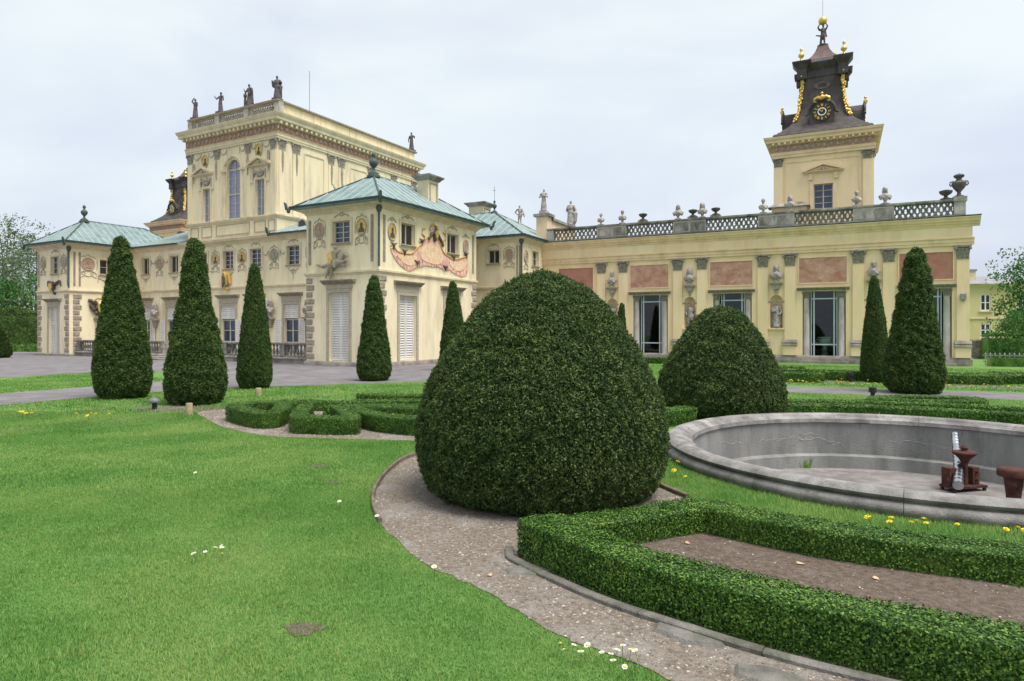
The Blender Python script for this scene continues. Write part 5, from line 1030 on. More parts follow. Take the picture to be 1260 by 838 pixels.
for k_, (nm, mt, pr) in enumerate(ENT):                 # returns on the end wall
    MB().run(Fc('S', ue), vg + .001, vg + 12, pr).obj(nm, mt, GW)
MB().run(FG, us, ue + .40, [(.02, 6.85), (.40, 6.835), (.42, 6.87), (.38, 6.89), (.02, 6.91)]).obj('gutter', 'copper_dark', GW)
pl = [(p, p + .5) for p in PAIR] + [(p + 1.29, p + 1.79) for p in PAIR] + [(23.16, 23.64)]
for a0, a1 in pl:
    P = pilaster(GW, FG, a0, a1, 1.17, 4.94, 5.55, .08, 'ochre')
    MB().run(FG, a0 - .09, a1 + .09, [(0, .85), (.20, .85), (.20, .92), (.15, .96), (.17, 1.03), (.12, 1.12), (.09, 1.17), (0, 1.17)]).obj('base', 'plinth', P)
    MB().fbox(FG, a0 - .06, a1 + .06, .38, .85, .0, .15).obj('pedestal', 'ochre', P)
for i, (b0, b1) in enumerate(bays):
    m = MB().fbox(FG, max(b0 + .02, us + .02), b1 - .04, 4.02, 5.27, 0, .015).obj('mural', 'mural_old' if i in (0, 4) else 'mural', GW)
    o = MB()
    for q in ((max(b0 - .03, us + .01), max(b0 + .02, us + .02), 3.97, 5.32), (b1 - .04, b1 + .01, 3.97, 5.32), (max(b0 + .02, us + .03), b1 - .04, 5.27, 5.32), (max(b0 + .02, us + .03), b1 - .04, 3.97, 4.02)): o.fbox(FG, *q, 0, .04)
    o.obj('frame', 'ochre_trim', m)
    L_ = max(b0 - .08, us + .01)
    MB().run(FG, L_, b1 + .08, [(d_ * .75, 3.63 + z * .75) for d_, z in HOOD]).obj('lintel', 'capital', GW)
    a0, a1 = dl[i]
    for c in (a0 - .19, a1 + .18):
        if c < us + .2: continue
        cc = MB(); x, y, _ = FG.pt(c, -.12, 0); cc.lathe([(.17, .29), (.17, .36), (.155, .40), (.15, .42), (.148, 1.8), (.135, 3.22), (.15, 3.25)], (x, y, 0), 16); col = cc.obj('column', 'marble_col', GW, True)
        k = MB(); capital(k, Fc('F', vg + .20), c, 3.25, 3.58, .30, .18); k.obj('capital', 'capital', col)
    MB().fbox(FG, max(a0 - .36, us + .01), a1 + .36, .20, .30, -.36, .10).obj('threshold', 'plinth', GW)
    f = MB(); dd = -.30; m0, m1 = a0 + .12, a1 - .12; zt_ = 3.60
    for q in ((a0, a0 + .05, .3, zt_), (a1 - .05, a1, .3, zt_), (m0, m0 + .065, .3, zt_), (m1 - .065, m1, .3, zt_), (a0 + .05, m0, 3.2, 3.26), (m0 + .065, m1 - .065, 3.2, 3.26), (m1, a1 - .05, 3.2, 3.26), (a0 + .05, m0, .9, .96), (m0 + .065, m1 - .065, .9, .96), (m1, a1 - .05, .9, .96), (m0 + .065, m1 - .065, .3, .36)): f.fbox(FG, *q, dd - .05, dd + .03)
    D = f.obj('glazed_door', 'steel_blue', GW)
    for z0_, z1_ in ((.33, .93), (.93, 3.23), (3.23, 3.6)): MB().fbox(FG, a0 + .02, a1 - .02, z0_, z1_, dd - .03, dd - .02).obj('pane', 'glass', D)
for i, p in enumerate(PAIR):                             # niches and busts between the paired pilasters
    c = p + .90; r = .30
    n_ = MB(); n_.lathe([(r, 1.76), (r, 3.15)], (c, vg + .02, 0), 12, arc=(0, math.pi)); n_.lathe([(r * math.cos(k / 6 * math.pi / 2), 3.15 + r * math.sin(k / 6 * math.pi / 2)) for k in range(7)], (c, vg + .02, 0), 12, arc=(0, math.pi)); n_.add([(c + r * math.cos(t), vg + .02 + r * math.sin(t), 1.765) for t in [k / 12 * math.pi for k in range(13)]], [tuple(range(13))])
    n_.obj('niche', 'ochre_trim', GW, True, fix=False)
    MB().fbox(FG, c - .40, c + .40, 3.08, 3.14, 0, .03).obj('niche_impost', 'capital', GW); MB().fbox(FG, c - .38, c + .38, 1.68, 1.755, 0, .10).obj('niche_sill', 'ochre_trim', GW)
    o = MB(); o.run(FG, c - .30, c + .30, [(0, 3.98), (.2, 3.98), (.24, 4.04), (.24, 4.10), (0, 4.10)]); o.prism(FG, [(c - .22, 3.98), (c + .22, 3.98), (c + .12, 3.74), (c - .12, 3.74)], 0, .17); o.prism(FG, [(c - .10, 3.74), (c + .10, 3.74), (c + .02, 3.48), (c - .02, 3.48)], 0, .1); o.obj('bracket', 'relief', GW)
    link('wall_bust', (BUST_A, BUST_B, BUST_C)[i % 3], 'relief' if i else None, GW, loc=(c, vg - .13, 4.10), scale=.95)
o = MB(); o.fbox(FG, 23.3, 23.5, 3.05, 3.32, .08, .26); o.fbox(FG, 23.37, 23.43, 2.98, 3.05, .12, .2); o.obj('wall_lamp', 'iron', GW)
# balustrade on the roof edge
BL = thing('roof_balustrade', 'weathered stone balustrade of looped balusters along the gallery roof', 'balustrade', (CX, CY, 0), WA)
FBL = Fc('F', vg - .1); zb, zt = 6.9, 7.56
blk = [(2.7, 3.1)] + [(p + .02, p + 1.76) for p in PAIR] + [(23.05, 23.5)]
MB().fbox(FBL, 2.7, 23.5, 6.84, 6.97, -.30, .02).obj('bottom_rail', 'parapet', BL); MB().run(FBL, 2.68, 23.02, [(-.34, zt), (.04, zt), (.07, zt + .05), (.07, zt + .12), (-.34, zt + .13)]).obj('top_rail', 'parapet', BL)
for a0, a1 in blk: MB().fbox(FBL, a0, a1, 6.97, zt, -.31, .03).obj('solid_block', 'stone_light', BL)
MB().fbox(FBL, 23.0, 23.55, zt, zt + .22, -.4, .08).obj('end_cap', 'parapet', BL)
for a0, a1 in blk[1:5]:
    for t in (.02, .52): MB().fbox(FBL, a0 + (a1 - a0) * t + .03, a0 + (a1 - a0) * (t + .46), 7.03, zt - .07, .03, .045).obj('block_panel', 'parapet', BL)
def loop_baluster():
    F = Fc('F', 0); m = MB(); h = zt - 6.97
    m.ftube(F, spline([(-.05, 0), (-.10, h * .25), (.02, h * .5), (-.09, h * .75), (-.03, h)], 4), .052, 6); m.ftube(F, spline([(.07, 0), (.10, h * .22), (-.02, h * .48), (.09, h * .78), (.05, h)], 4), .043, 6); m.ftube(F, ell(0, h * .5, .055, .08, 8), .034, 5, True)
    return m.mesh('baluster', True)
bme = loop_baluster(); bme.materials.append(M['stone'])
for i in range(len(blk) - 1):
    a0, a1 = blk[i][1], blk[i + 1][0]; n = int((a1 - a0) / .235)
    for k in range(n): link('baluster', bme, None, BL, loc=(a0 + (a1 - a0) * (k + .5) / n, vg + .04, 6.97), scale=(1 if k % 2 else -1, 1, 1))

# ------------------------------------------------------------------ clock tower
CT = thing('clock_tower', 'square yellow clock tower with dark lead roof, gilt garlands and globe bearer', 'tower', wpt(17.45, 18.95), WA)
h = 2.46; FTw, STw = Fc('F', -h), Fc('S', h)
tw = (-.40, .56, 8.32, 9.70)
o = MB(); o.wall(FTw, -h, h, 6.5, 11.35, [tw]); o.box(-h, h, -h + .3, h, 6.5, 11.35); o.add([(s * h, -h, z) for s in (-1,) for z in (6.5, 11.35)] + [(-h, -h + .3, 11.35), (-h, -h + .3, 6.5)], [(0, 1, 2, 3)]); o.add([(h, -h, 6.5), (h, -h, 11.35), (h, -h + .3, 11.35), (h, -h + .3, 6.5)], [(0, 1, 2, 3)])
o.obj('wall', 'ochre', CT, fix=False)
window(CT, FTw, *tw, rows=4, surround='ochre_trim', sw=.2, sill=False)
pediment(CT, FTw, -.92, 1.06, 10.28, .45, 'ochre_trim'); [MB().fbox(FTw, x - .1, x + .1, 9.95, 10.27, 0, .1).obj('pediment_console', 'ochre_trim', CT) for x in (-.55, .7)]
for a0, a1 in ((-h + .02, -h + .46), (h - .46, h - .02)): pilaster(CT, FTw, a0, a1, 6.6, 10.88, 11.32, .07, 'ochre')
for a0, a1 in ((-h + .02, -h + .46), (h - .46, h - .02)): pilaster(CT, STw, a0, a1, 6.6, 10.88, 11.32, .07, 'ochre')
for q in ((-1.9, -1.82, 6.7, 11.1), (1.82, 1.9, 6.7, 11.1), (-1.82, 1.82, 11.02, 11.1)): MB().fbox(FTw, *q, 0, .03).obj('panel_strip', 'ochre_trim', CT)
MB().ring(-h, h, -h, h, [(-.05, 11.33), (.10, 11.33), (.10, 11.45), (.14, 11.47), (.18, 11.62), (-.05, 11.63)]).obj('architrave', 'ochre_trim', CT)
MB().ring(-h, h, -h, h, [(-.05, 11.63), (.12, 11.63), (.12, 12.02), (-.05, 12.02)]).obj('frieze', 'frieze', CT)
MB().ring(-h, h, -h, h, [(-.05, 12.02), (.16, 12.02), (.2, 12.1), (.38, 12.16), (.4, 12.28), (.48, 12.34), (.52, 12.46), (-.05, 12.52)]).obj('cornice', 'ochre_trim', CT)
mo = MB().box(-.06, .06, -.26, 0, 0, .12).mesh('modillion'); mo.materials.append(M['ochre_trim'])
for k in range(17):
    t = -h + 2 * h * k / 16; link('modillion', mo, None, CT, loc=(t, -h - .1, 12.03)); link('modillion', mo, None, CT, loc=(h + .1, t, 12.03), rot=(0, 0, R(90))); link('modillion', mo, None, CT, loc=(-h - .1, t, 12.03), rot=(0, 0, R(-90)))
    if k < 16: link('frieze_carving', me2, None, CT, loc=(t + .15, -h - .13, 11.82))
# lead roof: swept square body
def sq(mb, prof, c=(0, 0), mi=0):
    o = []; n = len(prof)
    for r, z in prof: o += [(c[0] - r, c[1] - r, z), (c[0] + r, c[1] - r, z), (c[0] + r, c[1] + r, z), (c[0] - r, c[1] + r, z)]
    f = [(j * 4 + k, j * 4 + (k + 1) % 4, (j + 1) * 4 + (k + 1) % 4, (j + 1) * 4 + k) for j in range(n - 1) for k in range(4)] + [(0, 1, 2, 3), tuple((n - 1) * 4 + k for k in range(4))]
    mb.add(o, f)
m = MB(); sq(m, [(2.5, 12.5), (2.52, 12.62), (2.45, 12.72), (2.3, 12.78), (2.25, 12.86)]); m.obj('roof_skirt', 'lead', CT)
BODY = [(2.2, 12.86), (2.05, 13.0), (1.75, 13.25), (1.5, 13.55), (1.32, 13.9), (1.2, 14.3), (1.12, 14.8), (1.06, 15.4), (1.03, 16.1)]
m = MB(); sq(m, BODY); m.obj('lead_body', 'lead', CT)
m = MB(); sq(m, [(1.04, 16.1), (1.08, 16.14), (1.08, 16.5), (1.16, 16.62), (1.28, 16.78), (1.32, 16.9), (1.2, 16.98), (1.04, 17.18)]); m.obj('lead_cornice', 'lead', CT)
for sx_ in (-1, 1):
    for sy_ in (-1, 1):
        m = MB(); sq(m, [(.24, 16.02), (.26, 16.06), (.26, 16.6), (.33, 16.7), (.45, 16.88), (.50, 16.97), (.50, 17.03), (.34, 17.08)], (sx_ * 1.06, sy_ * 1.06)); m.obj('corner_block', 'lead', CT)
m = MB(); sq(m, [(1.02, 17.15), (.78, 17.3), (.55, 17.55), (.38, 17.85), (.29, 18.1), (.27, 18.18)]); m.obj('spire', 'lead_red', CT); MB().lathe([(.26, 18.16), (.3, 18.2), (.3, 18.27), (.2, 18.33)], n=12).obj('spire_collar', 'lead', CT)
for sx_ in (-1, 1):
    for sy_ in (-1, 1):
        MB().lathe([(.16, 17.05), (.16, 17.12), (.07, 17.2), (.06, 17.3), (.15, 17.4), (.17, 17.48), (.13, 17.56), (.05, 17.62), (.04, 17.7), (.09, 17.78), (.07, 17.86), (.02, 17.92), (0, 18.0)], (sx_ * 1.1, sy_ * 1.1, 0), 12).obj('gilt_urn', 'gold', CT, True)
    # gilt garlands down the corners of the visible front
    xs = np.interp([16.4, 16.1, 15.7, 15.3, 14.9, 14.5, 14.2, 13.95, 13.75], [z for r, z in BODY], [r for r, z in BODY]); zs_ = [16.35, 16.1, 15.7, 15.3, 14.9, 14.5, 14.15, 13.85, 13.6]
    g = MB(); pts = [(sx_ * (x + .02), -x - .03, z) for x, z in zip(xs, zs_)]; g.tube(pts, [.12, .13, .08, .075, .08, .075, .07, .06, .04], 8)
    for k in range(54):
        t = k / 53 * 7.99; i_ = int(t); p = Vector(pts[i_]).lerp(Vector(pts[i_ + 1]), t - i_); g.ball((p.x + rw.uniform(-.09, .09), p.y - rw.uniform(.02, .12), p.z), rw.uniform(.05, .085), 6)
    g.ball((sx_ * 1.08, -1.12, 16.2), .22, 8, (1, 1, .9)); g.obj('gilt_garland', 'gold', CT, True)
    m = MB(); m.box(sx_ * 1.22 - .14, sx_ * 1.22 + .14, -1.12, -.6, 15.75, 16.2); m.box(sx_ * 1.22 - .24, sx_ * 1.22 + .24, -1.2, -.5, 16.2, 16.32); m.obj('lead_bracket', 'lead', CT)
def drum(T, ang, pj=0.0):                                  # arched lead housing that carries a clock face
    c, s = math.cos(ang), math.sin(ang)
    def tr(x, y, z):
        if y < -2: y += pj
        return (x * c - y * s, x * s + y * c, z)
    pr = [(-.62, 13.0)] + [(-.62 * math.cos(k / 10 * math.pi), 13.85 + .62 * math.sin(k / 10 * math.pi)) for k in range(11)] + [(.62, 13.0)]
    n = len(pr); m = MB(); m.add([tr(x, -2.12, z) for x, z in pr] + [tr(x, -.9, z) for x, z in pr], [tuple(range(n)), tuple(range(2 * n - 1, n - 1, -1))] + [(i, (i + 1) % n, (i + 1) % n + n, i + n) for i in range(n)])
    H = m.obj('clock_housing', 'lead', T)
    arc = [tr(-.68 * math.cos(k / 12 * math.pi), -2.14, 13.85 + .68 * math.sin(k / 12 * math.pi)) for k in range(13)]; MB().tube([tr(-.85, -2.14, 13.75)] + arc + [tr(.85, -2.14, 13.75)], .08, 8).obj('hood_moulding', 'lead', H, True)
    f = MB(); f.add([tr(.50 * math.cos(k / 24 * 6.2832), -2.16, 13.86 + .50 * math.sin(k / 24 * 6.2832)) for k in range(24)] + [tr(.50 * math.cos(k / 24 * 6.2832), -2.11, 13.86 + .50 * math.sin(k / 24 * 6.2832)) for k in range(24)], [tuple(range(24)), tuple(range(47, 23, -1))] + [(k, (k + 1) % 24, (k + 1) % 24 + 24, k + 24) for k in range(24)]); f.obj('clock_face', 'lamp_metal', H)
    MB().tube([tr(.20 * math.cos(k / 20 * 6.2832), -2.175, 13.86 + .20 * math.sin(k / 20 * 6.2832)) for k in range(20)], .03, 5, True).obj('inner_ring', 'petal', H)
    rom = ['XII', 'I', 'II', 'III', 'IIII', 'V', 'VI', 'VII', 'VIII', 'IX', 'X', 'XI']
    for i, t in enumerate(rom):                          # roman numerals set radially
        th = math.pi / 2 - i * math.pi / 6; w = .034; tot = sum(.055 if ch != 'I' else w for ch in t); x = -tot / 2; m = MB()
        def rp(a, b): return tr((.37 + b) * math.cos(th) + a * math.sin(th), -2.178, 13.86 + (.37 + b) * math.sin(th) - a * math.cos(th))
        for ch in t:
            cw = w if ch == 'I' else .055; cx = x + cw / 2
            segs = {'I': [((0, -.07), (0, .07))], 'V': [((-.02, .07), (0, -.07)), ((.02, .07), (0, -.07))], 'X': [((-.02, -.07), (.02, .07)), ((.02, -.07), (-.02, .07))]}[ch]
            for p, q in segs: m.tube([rp(cx + p[0], p[1]), rp(cx + q[0], q[1])], .016, 4)
            x += cw
        m.obj('numeral', 'gold', H)
    for th, ln in ((1.15, .20), (2.5, .32)): MB().tube([tr(0, -2.19, 13.86), tr(ln * math.cos(th), -2.19, 13.86 + ln * math.sin(th))], [.022, .008], 5).obj('hand', 'gold', H)
    g = MB(); g.ball(tr(0, -2.2, 14.68), .12, 8); g.ball(tr(0, -2.2, 14.88), .08, 8)
    for sg in (-1, 1): g.tube([tr(0, -2.18, 14.6), tr(sg * .2, -2.2, 14.68), tr(sg * .38, -2.18, 14.6), tr(sg * .42, -2.18, 14.46), tr(sg * .28, -2.18, 14.42)], [.1, .09, .07, .06, .05], 7)
    g.obj('gilt_crown', 'gold', H, True)
for k in range(4): drum(CT, k * math.pi / 2, .32 if k == 0 else 0.0)
o = MB(); o.prism(Fc('F', -1.04), ell(.0, 15.6, .42, .22, 20), -.02, .05); ow = o.obj('roof_window', 'lead_red', CT); MB().fbox(Fc('F', -1.04), -.22, .22, 15.5, 15.7, .05, .06).obj('pane', 'lamp_metal', ow)
# globe bearer
gl = thing('globe_bearer_statue', 'dark bronze figure lifting a gilt globe on the clock tower spire', 'statue', wpt(17.45, 18.95, 18.2), WA)
gp = person([(-.20, -.02, .90), (-.12, 0, 1.06)], [(.20, -.02, .90), (.12, 0, 1.06)], False, [((-.03, .05, .50), .04, (-.28, .06, .58), .03), ((.1, .05, .75), .03, (.16, .08, .45), .03), ((-.07, 0, .40), .05, (-.12, .0, .02), .03), ((-.1, 0, .1), .03, (-.22, 0, -.3), .02)], head=(.02, -.02))
GBM = fuse('globe_bearer', gp, .022); link('body', GBM, 'bronze', gl, scale=1.28)
MB().ball((0, 0, 1.50), .24, 16).obj('globe', 'gold', gl, True); MB().tube([(0, 0, 1.7), (0, 0, 2.7)], .012, 5).obj('rod', 'iron', gl)
# side porch roof at the foot of the tower
o = MB(); o.box(-h - .05, -.75, -h - .75, -h - .02, 6.6, 8.45); po = o.obj('porch', 'ochre_trim', CT)
o = MB(); o.add([(-h - .25, -h - .95, 8.45), (-.55, -h - .95, 8.45), (-.55, -h - .01, 8.45), (-h - .25, -h - .01, 8.45), (-h + .1, -h - .4, 8.75), (-.95, -h - .4, 8.75)], [(0, 1, 5, 4), (1, 2, 5), (2, 3, 4, 5), (3, 0, 4), (0, 3, 2, 1)]); o.obj('porch_roof', 'parapet', po)
# its twin far behind the palace
tw2 = copy_tree(CT); tw2.location = (-33.4, 68.0, 0); tw2.rotation_euler = (0, 0, PA)
tag(tw2, 'distant twin tower with dark lead roof half hidden behind the palace block', 'tower')
g2 = copy_tree(gl); g2.location = (-33.4, 68.0, 18.2); g2.rotation_euler = (0, 0, PA); tag(g2, 'bronze globe bearer on the distant tower hidden behind the palace', 'statue')

# ------------------------------------------------------------------ statues, busts and urns
def stand(name, label, me, mat, pos, ang, h, rz=0.0, group=None, plinth=(.26, .12)):
    t = thing(name, label, 'statue', pos, ang + rz, group)
    MB().box(-plinth[0], plinth[0], -plinth[0] * .8, plinth[0] * .8, 0, plinth[1]).obj('plinth', mat, t)
    link('body', me, mat, t, loc=(0, 0, plinth[1] - .01), scale=h); return t
S1 = fuse('st', person([(-.24, -.02, .88), (-.10, .0, 1.06)], [(.2, -.03, .62), (.15, -.05, .47)], True, rs=1), .02)
S2 = fuse('st', person([(-.22, -.08, .66), (-.34, -.1, .80)], [(.16, .02, .60), (.10, -.08, .50)], True, lean=-.04, rs=2, head=(.02, 0), bulk=.82, extra=[((-.34, -.1, .80), .015, (-.40, -.1, .90), .012)]), .02)
S3 = fuse('st', person([(-.24, -.02, .62), (-.3, -.06, .74)], [(.23, -.02, .62), (.12, -.1, .56)], True, cloak=True, rs=3, head=(-.02, 0), extra=[((-.28, -.02, .05), .07, (-.28, -.02, .42), .055), ((-.28, -.02, .45), .085, (-.28, -.02, .52), .08), ((-.3, -.06, .74), .02, (-.32, -.06, .82), .018)]), .021)
S4 = fuse('st', person([(-.22, -.03, .64), (-.20, -.1, .78)], [(.22, -.03, .64), (.24, -.08, .70)], True, cloak=True, rs=4, bulk=1.15, head=(-.01, 0), extra=[((-.2, 0, .72), .08, (-.18, .02, .58), .09), ((.17, 0, .5), .08, (.14, 0, .3), .07)]), .021)
S5 = fuse('st', person([(-.2, 0, .6), (-.16, -.06, .45)], [(.24, -.04, .64), (.30, -.1, .72)], True, rs=5), .022)
S6 = fuse('st', person([(-.2, -.02, .63), (-.05, -.14, .66)], [(.19, -.03, .62), (.05, -.14, .70)], True, rs=6, head=(.015, 0)), .02)
S7 = fuse('st', person([(-.2, .02, .60), (-.1, -.06, .52)], [(.22, 0, .60), (.2, -.04, .42)], True, cloak=True, rs=7, bulk=1.2, extra=[((.2, 0, .45), .1, (.17, 0, .15), .09)]), .021)
S8 = fuse('st', person([(-.27, .02, .64), (-.12, -.03, .52)], [(.2, -.02, .60), (.22, -.1, .46)], False, [((.14, .05, .74), .04, (.24, .05, .48), .05), ((.24, .05, .48), .05, (.26, .04, .38), .03)], rs=8, lean=.03), .02)
rp = 15.27
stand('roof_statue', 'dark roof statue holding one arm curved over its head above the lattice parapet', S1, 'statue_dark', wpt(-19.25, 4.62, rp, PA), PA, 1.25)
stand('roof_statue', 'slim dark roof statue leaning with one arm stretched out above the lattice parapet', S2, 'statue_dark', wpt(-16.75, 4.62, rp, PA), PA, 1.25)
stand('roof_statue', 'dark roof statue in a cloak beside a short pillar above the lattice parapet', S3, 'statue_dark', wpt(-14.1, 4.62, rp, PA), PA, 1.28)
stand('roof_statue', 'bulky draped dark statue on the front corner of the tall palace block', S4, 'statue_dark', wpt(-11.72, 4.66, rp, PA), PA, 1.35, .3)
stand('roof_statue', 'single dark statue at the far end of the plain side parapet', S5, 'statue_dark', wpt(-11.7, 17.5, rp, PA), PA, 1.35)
stand('roof_statue', 'pale draped statue on the cream pillar beside the green hipped roof', S6, 'statue', wpt(2.26, 13.05, 8.66), WA, 1.36, plinth=(.24, .2))
stand('roof_statue', 'stout grey draped statue at the end of the short roof wall', S7, 'statue', wpt(2.35, 17.3, 8.5), WA, 1.62)
stand('roof_statue', 'bare legged grey statue with hand on hip behind the green hipped roof', S8, 'statue', wpt(-2.75, 20.0, 9.3), WA, 1.4)
zt_ = 7.69
BUSTS = [(6.0, BUST_A, 'pale bust on the first balustrade block beside the short roof wall, left of its pair', .72), (7.28, BUST_A, 'pale bust on the first balustrade block, nearest a dark stone bowl', .80), (10.42, BUST_C, 'broad shouldered pale bust between two low dark stone bowls and the first block', .84), (11.72, BUST_B, 'pale wigged bust close beside a dark stone bowl on the middle block', .84), (14.8, BUST_A, 'small pale bust on the block just before the clock tower', .78), (16.08, BUST_C, 'wide pale bust in front of the tower porch roof', .82), (19.08, BUST_A, 'slender pale bust right of the clock tower window', .80), (20.3, BUST_C, 'wide pale bust right of the clock tower on the last block', .86)]
for u, me_, lab, sc in BUSTS:
    t = thing('roof_bust', lab, 'bust', wpt(u, vg + .05, zt_), WA + (.35 if u > 15 else .1)); MB().box(-.17, .17, -.14, .14, -.005, .05).obj('plinth', 'parapet', t); link('body', me_, 'statue', t, loc=(0, 0, .045), scale=sc)
URN = MB().lathe([(.2, 0), (.2, .05), (.09, .09), (.06, .14), (.075, .17), (.19, .24), (.235, .31), (.235, .36), (.2, .37), (.14, .39), (.05, .41), (0, .41)], n=16).mesh('bowl', True); URN.materials.append(M['bronze'])
for u, lab in ((8.47, 'low dark stone bowl over the first run of looped balusters'), (11.22, 'low dark stone bowl squeezed between two busts'), (12.42, 'low dark stone bowl right of the wigged bust')):
    t = thing('stone_bowl', lab, 'urn', wpt(u, vg + .05, zt_), WA); MB().box(-.26, .26, -.16, .16, -.005, .10).obj('plinth', 'parapet', t); link('bowl', URN, None, t, loc=(0, 0, .1))
t = thing('stone_bowl', 'dark carved stone bowl on the balustrade end beside the big urn', 'urn', wpt(22.75, vg + .05, zt_), WA); link('bowl', URN, None, t, loc=(0, 0, 0), scale=1.15)
t = thing('stone_urn', 'tall dark stone urn crowning the end of the gallery balustrade', 'urn', wpt(23.27, vg + .12, 7.78), WA)
MB().lathe([(.2, 0), (.2, .06), (.1, .1), (.07, .22), (.1, .27), (.22, .42), (.29, .56), (.30, .66), (.2, .74), (.12, .8), (.1, .86), (.2, .93), (.22, 1.0), (.16, 1.05), (.06, 1.08), (0, 1.12)], n=18).obj('urn', 'statue_dark', t, True)
for s in (-1, 1): MB().tube([(s * .2, 0, .74), (s * .34, 0, .72), (s * .36, 0, .6), (s * .29, 0, .52)], .03, 6).obj('handle', 'statue_dark', t, True)
NS1 = fuse('ns', person([(-.18, .0, .62), (-.12, -.1, .5)], [(.2, -.02, .6), (.16, -.08, .45)], False, [((-.05, .06, .75), .06, (-.1, .06, .2), .06), ((.05, .06, .75), .06, (.12, .06, .3), .06)], rs=12, lean=.03), .022)
NS2 = fuse('ns', person([(-.19, -.02, .62), (-.05, -.13, .62)], [(.2, 0, .6), (.15, -.1, .52)], True, rs=13, cloak=True, bulk=.9), .022)
for i, lab in enumerate(('stone figure in the wall niche nearest the thin conical yew', 'grey draped stone figure in the wall niche behind the smaller domed yew', 'stone figure in the wall niche left of the door with the vase', 'stone figure in the wall niche hidden behind the thin conical yew')):
    c = PAIR[i] + .90; t = thing('niche_statue', lab, 'statue', wpt(c, vg + .06, 1.77), WA); MB().box(-.2, .2, -.12, .12, 0, .06).obj('plinth', 'stone', t); link('body', (NS2, NS1)[i % 2], 'statue', t, loc=(0, 0, .055), scale=1.28)
# pale vase behind the third glazed door
c = sum(dl[3]) / 2; t = thing('vase', 'large pale handled vase on a pedestal behind the glazed door', 'vase', wpt(c + .02, vg + 1.0, .2), WA)
MB().lathe([(.24, 0), (.24, .12), (.16, .2), (.13, .4), (.16, .44), (.16, .48)], n=20).obj('pedestal', 'statue', t, True)
MB().lathe([(.12, .48), (.07, .55), (.1, .6), (.26, .74), (.32, .9), (.29, 1.0), (.36, 1.06), (.36, 1.1), (.30, 1.1), (.24, 1.02)], n=22).obj('bowl', 'petal', t, True)
for s in (-1, 1): MB().tube([(s * .30, 0, .95), (s * .42, 0, .95), (s * .44, 0, .85), (s * .3, 0, .78)], .03, 6).obj('handle', 'petal', t, True)
# ------------------------------------------------------------------ far house beyond the gallery
HS = thing('house', 'distant yellow two storey house with white windows and grey roof beyond the gallery', 'building', (51.5, 73.0, 0), R(-6))
FH = Fc('F', 0.0); hw = [(-3.4, -2.35), (.45, 1.5), (4.3, 5.35), (8.1, 9.15)]
op = [(a, b, 3.75, 5.55) for a, b in hw] + [(a, b, .7, 2.3) for a, b in hw]
o = MB(); o.wall(FH, -9, 6.2, 0, 6.6, [q for q in op if q[1] < 6.2]); o.box(-9, 6.2, .32, 10, 0, 6.6); o.obj('wall', 'house', HS, fix=False)
for a, b in hw[:3]:
    for z0, z1 in ((3.75, 5.55), (.7, 2.3)):
        f = MB(); c = (a + b) / 2
        for q in ((a, a + .1, z0, z1), (b - .1, b, z0, z1), (c - .06, c + .06, z0, z1), (a + .1, c - .06, z0, z0 + .1), (c + .06, b - .1, z0, z0 + .1), (a + .1, c - .06, z1 - .1, z1), (c + .06, b - .1, z1 - .1, z1), (a + .1, c - .06, z0 + .85, z0 + .93), (c + .06, b - .1, z0 + .85, z0 + .93)): f.fbox(FH, *q, -.16, -.06)
        W_ = f.obj('window', 'petal', HS)
        for b0, b1 in ((a + .05, c - .03), (c + .03, b - .05)): MB().fbox(FH, b0, b1, z0 + .05, z1 - .05, -.15, -.12).obj('pane', 'pane_dark', W_)
        MB().fbox(FH, a - .2, b + .2, z0 - .16, z0 - .01, 0, .12).obj('sill', 'ochre_trim', HS)
MB().ring(-9, 6.2, 0, 10, CORN(6.3, 6.7, .4)).obj('cornice', 'trim', HS); MB().run(FH, -9, 6.2, STRING(2.75, .18, .1)).obj('string_course', 'trim', HS)
r_ = MB().add([(-9.5, -.5, 6.7), (6.7, -.5, 6.7), (6.7, 10.5, 6.7), (-9.5, 10.5, 6.7), (-5, 5, 8.0), (3, 5, 8.0)], [(0, 1, 5, 4), (1, 2, 5), (2, 3, 4, 5), (3, 0, 4), (0, 3, 2, 1)]).obj('roof', 'slate', HS)
for x, y in ((-1.6, 2.6), (.6, 2.2), (-4, 3)):
    c = MB().box(x - .4, x + .4, y - .3, y + .3, 6.9, 8.3).obj('chimney', 'trim', HS); MB().box(x - .5, x + .5, y - .4, y + .4, 8.3, 8.5).obj('cap', 'slate', c)

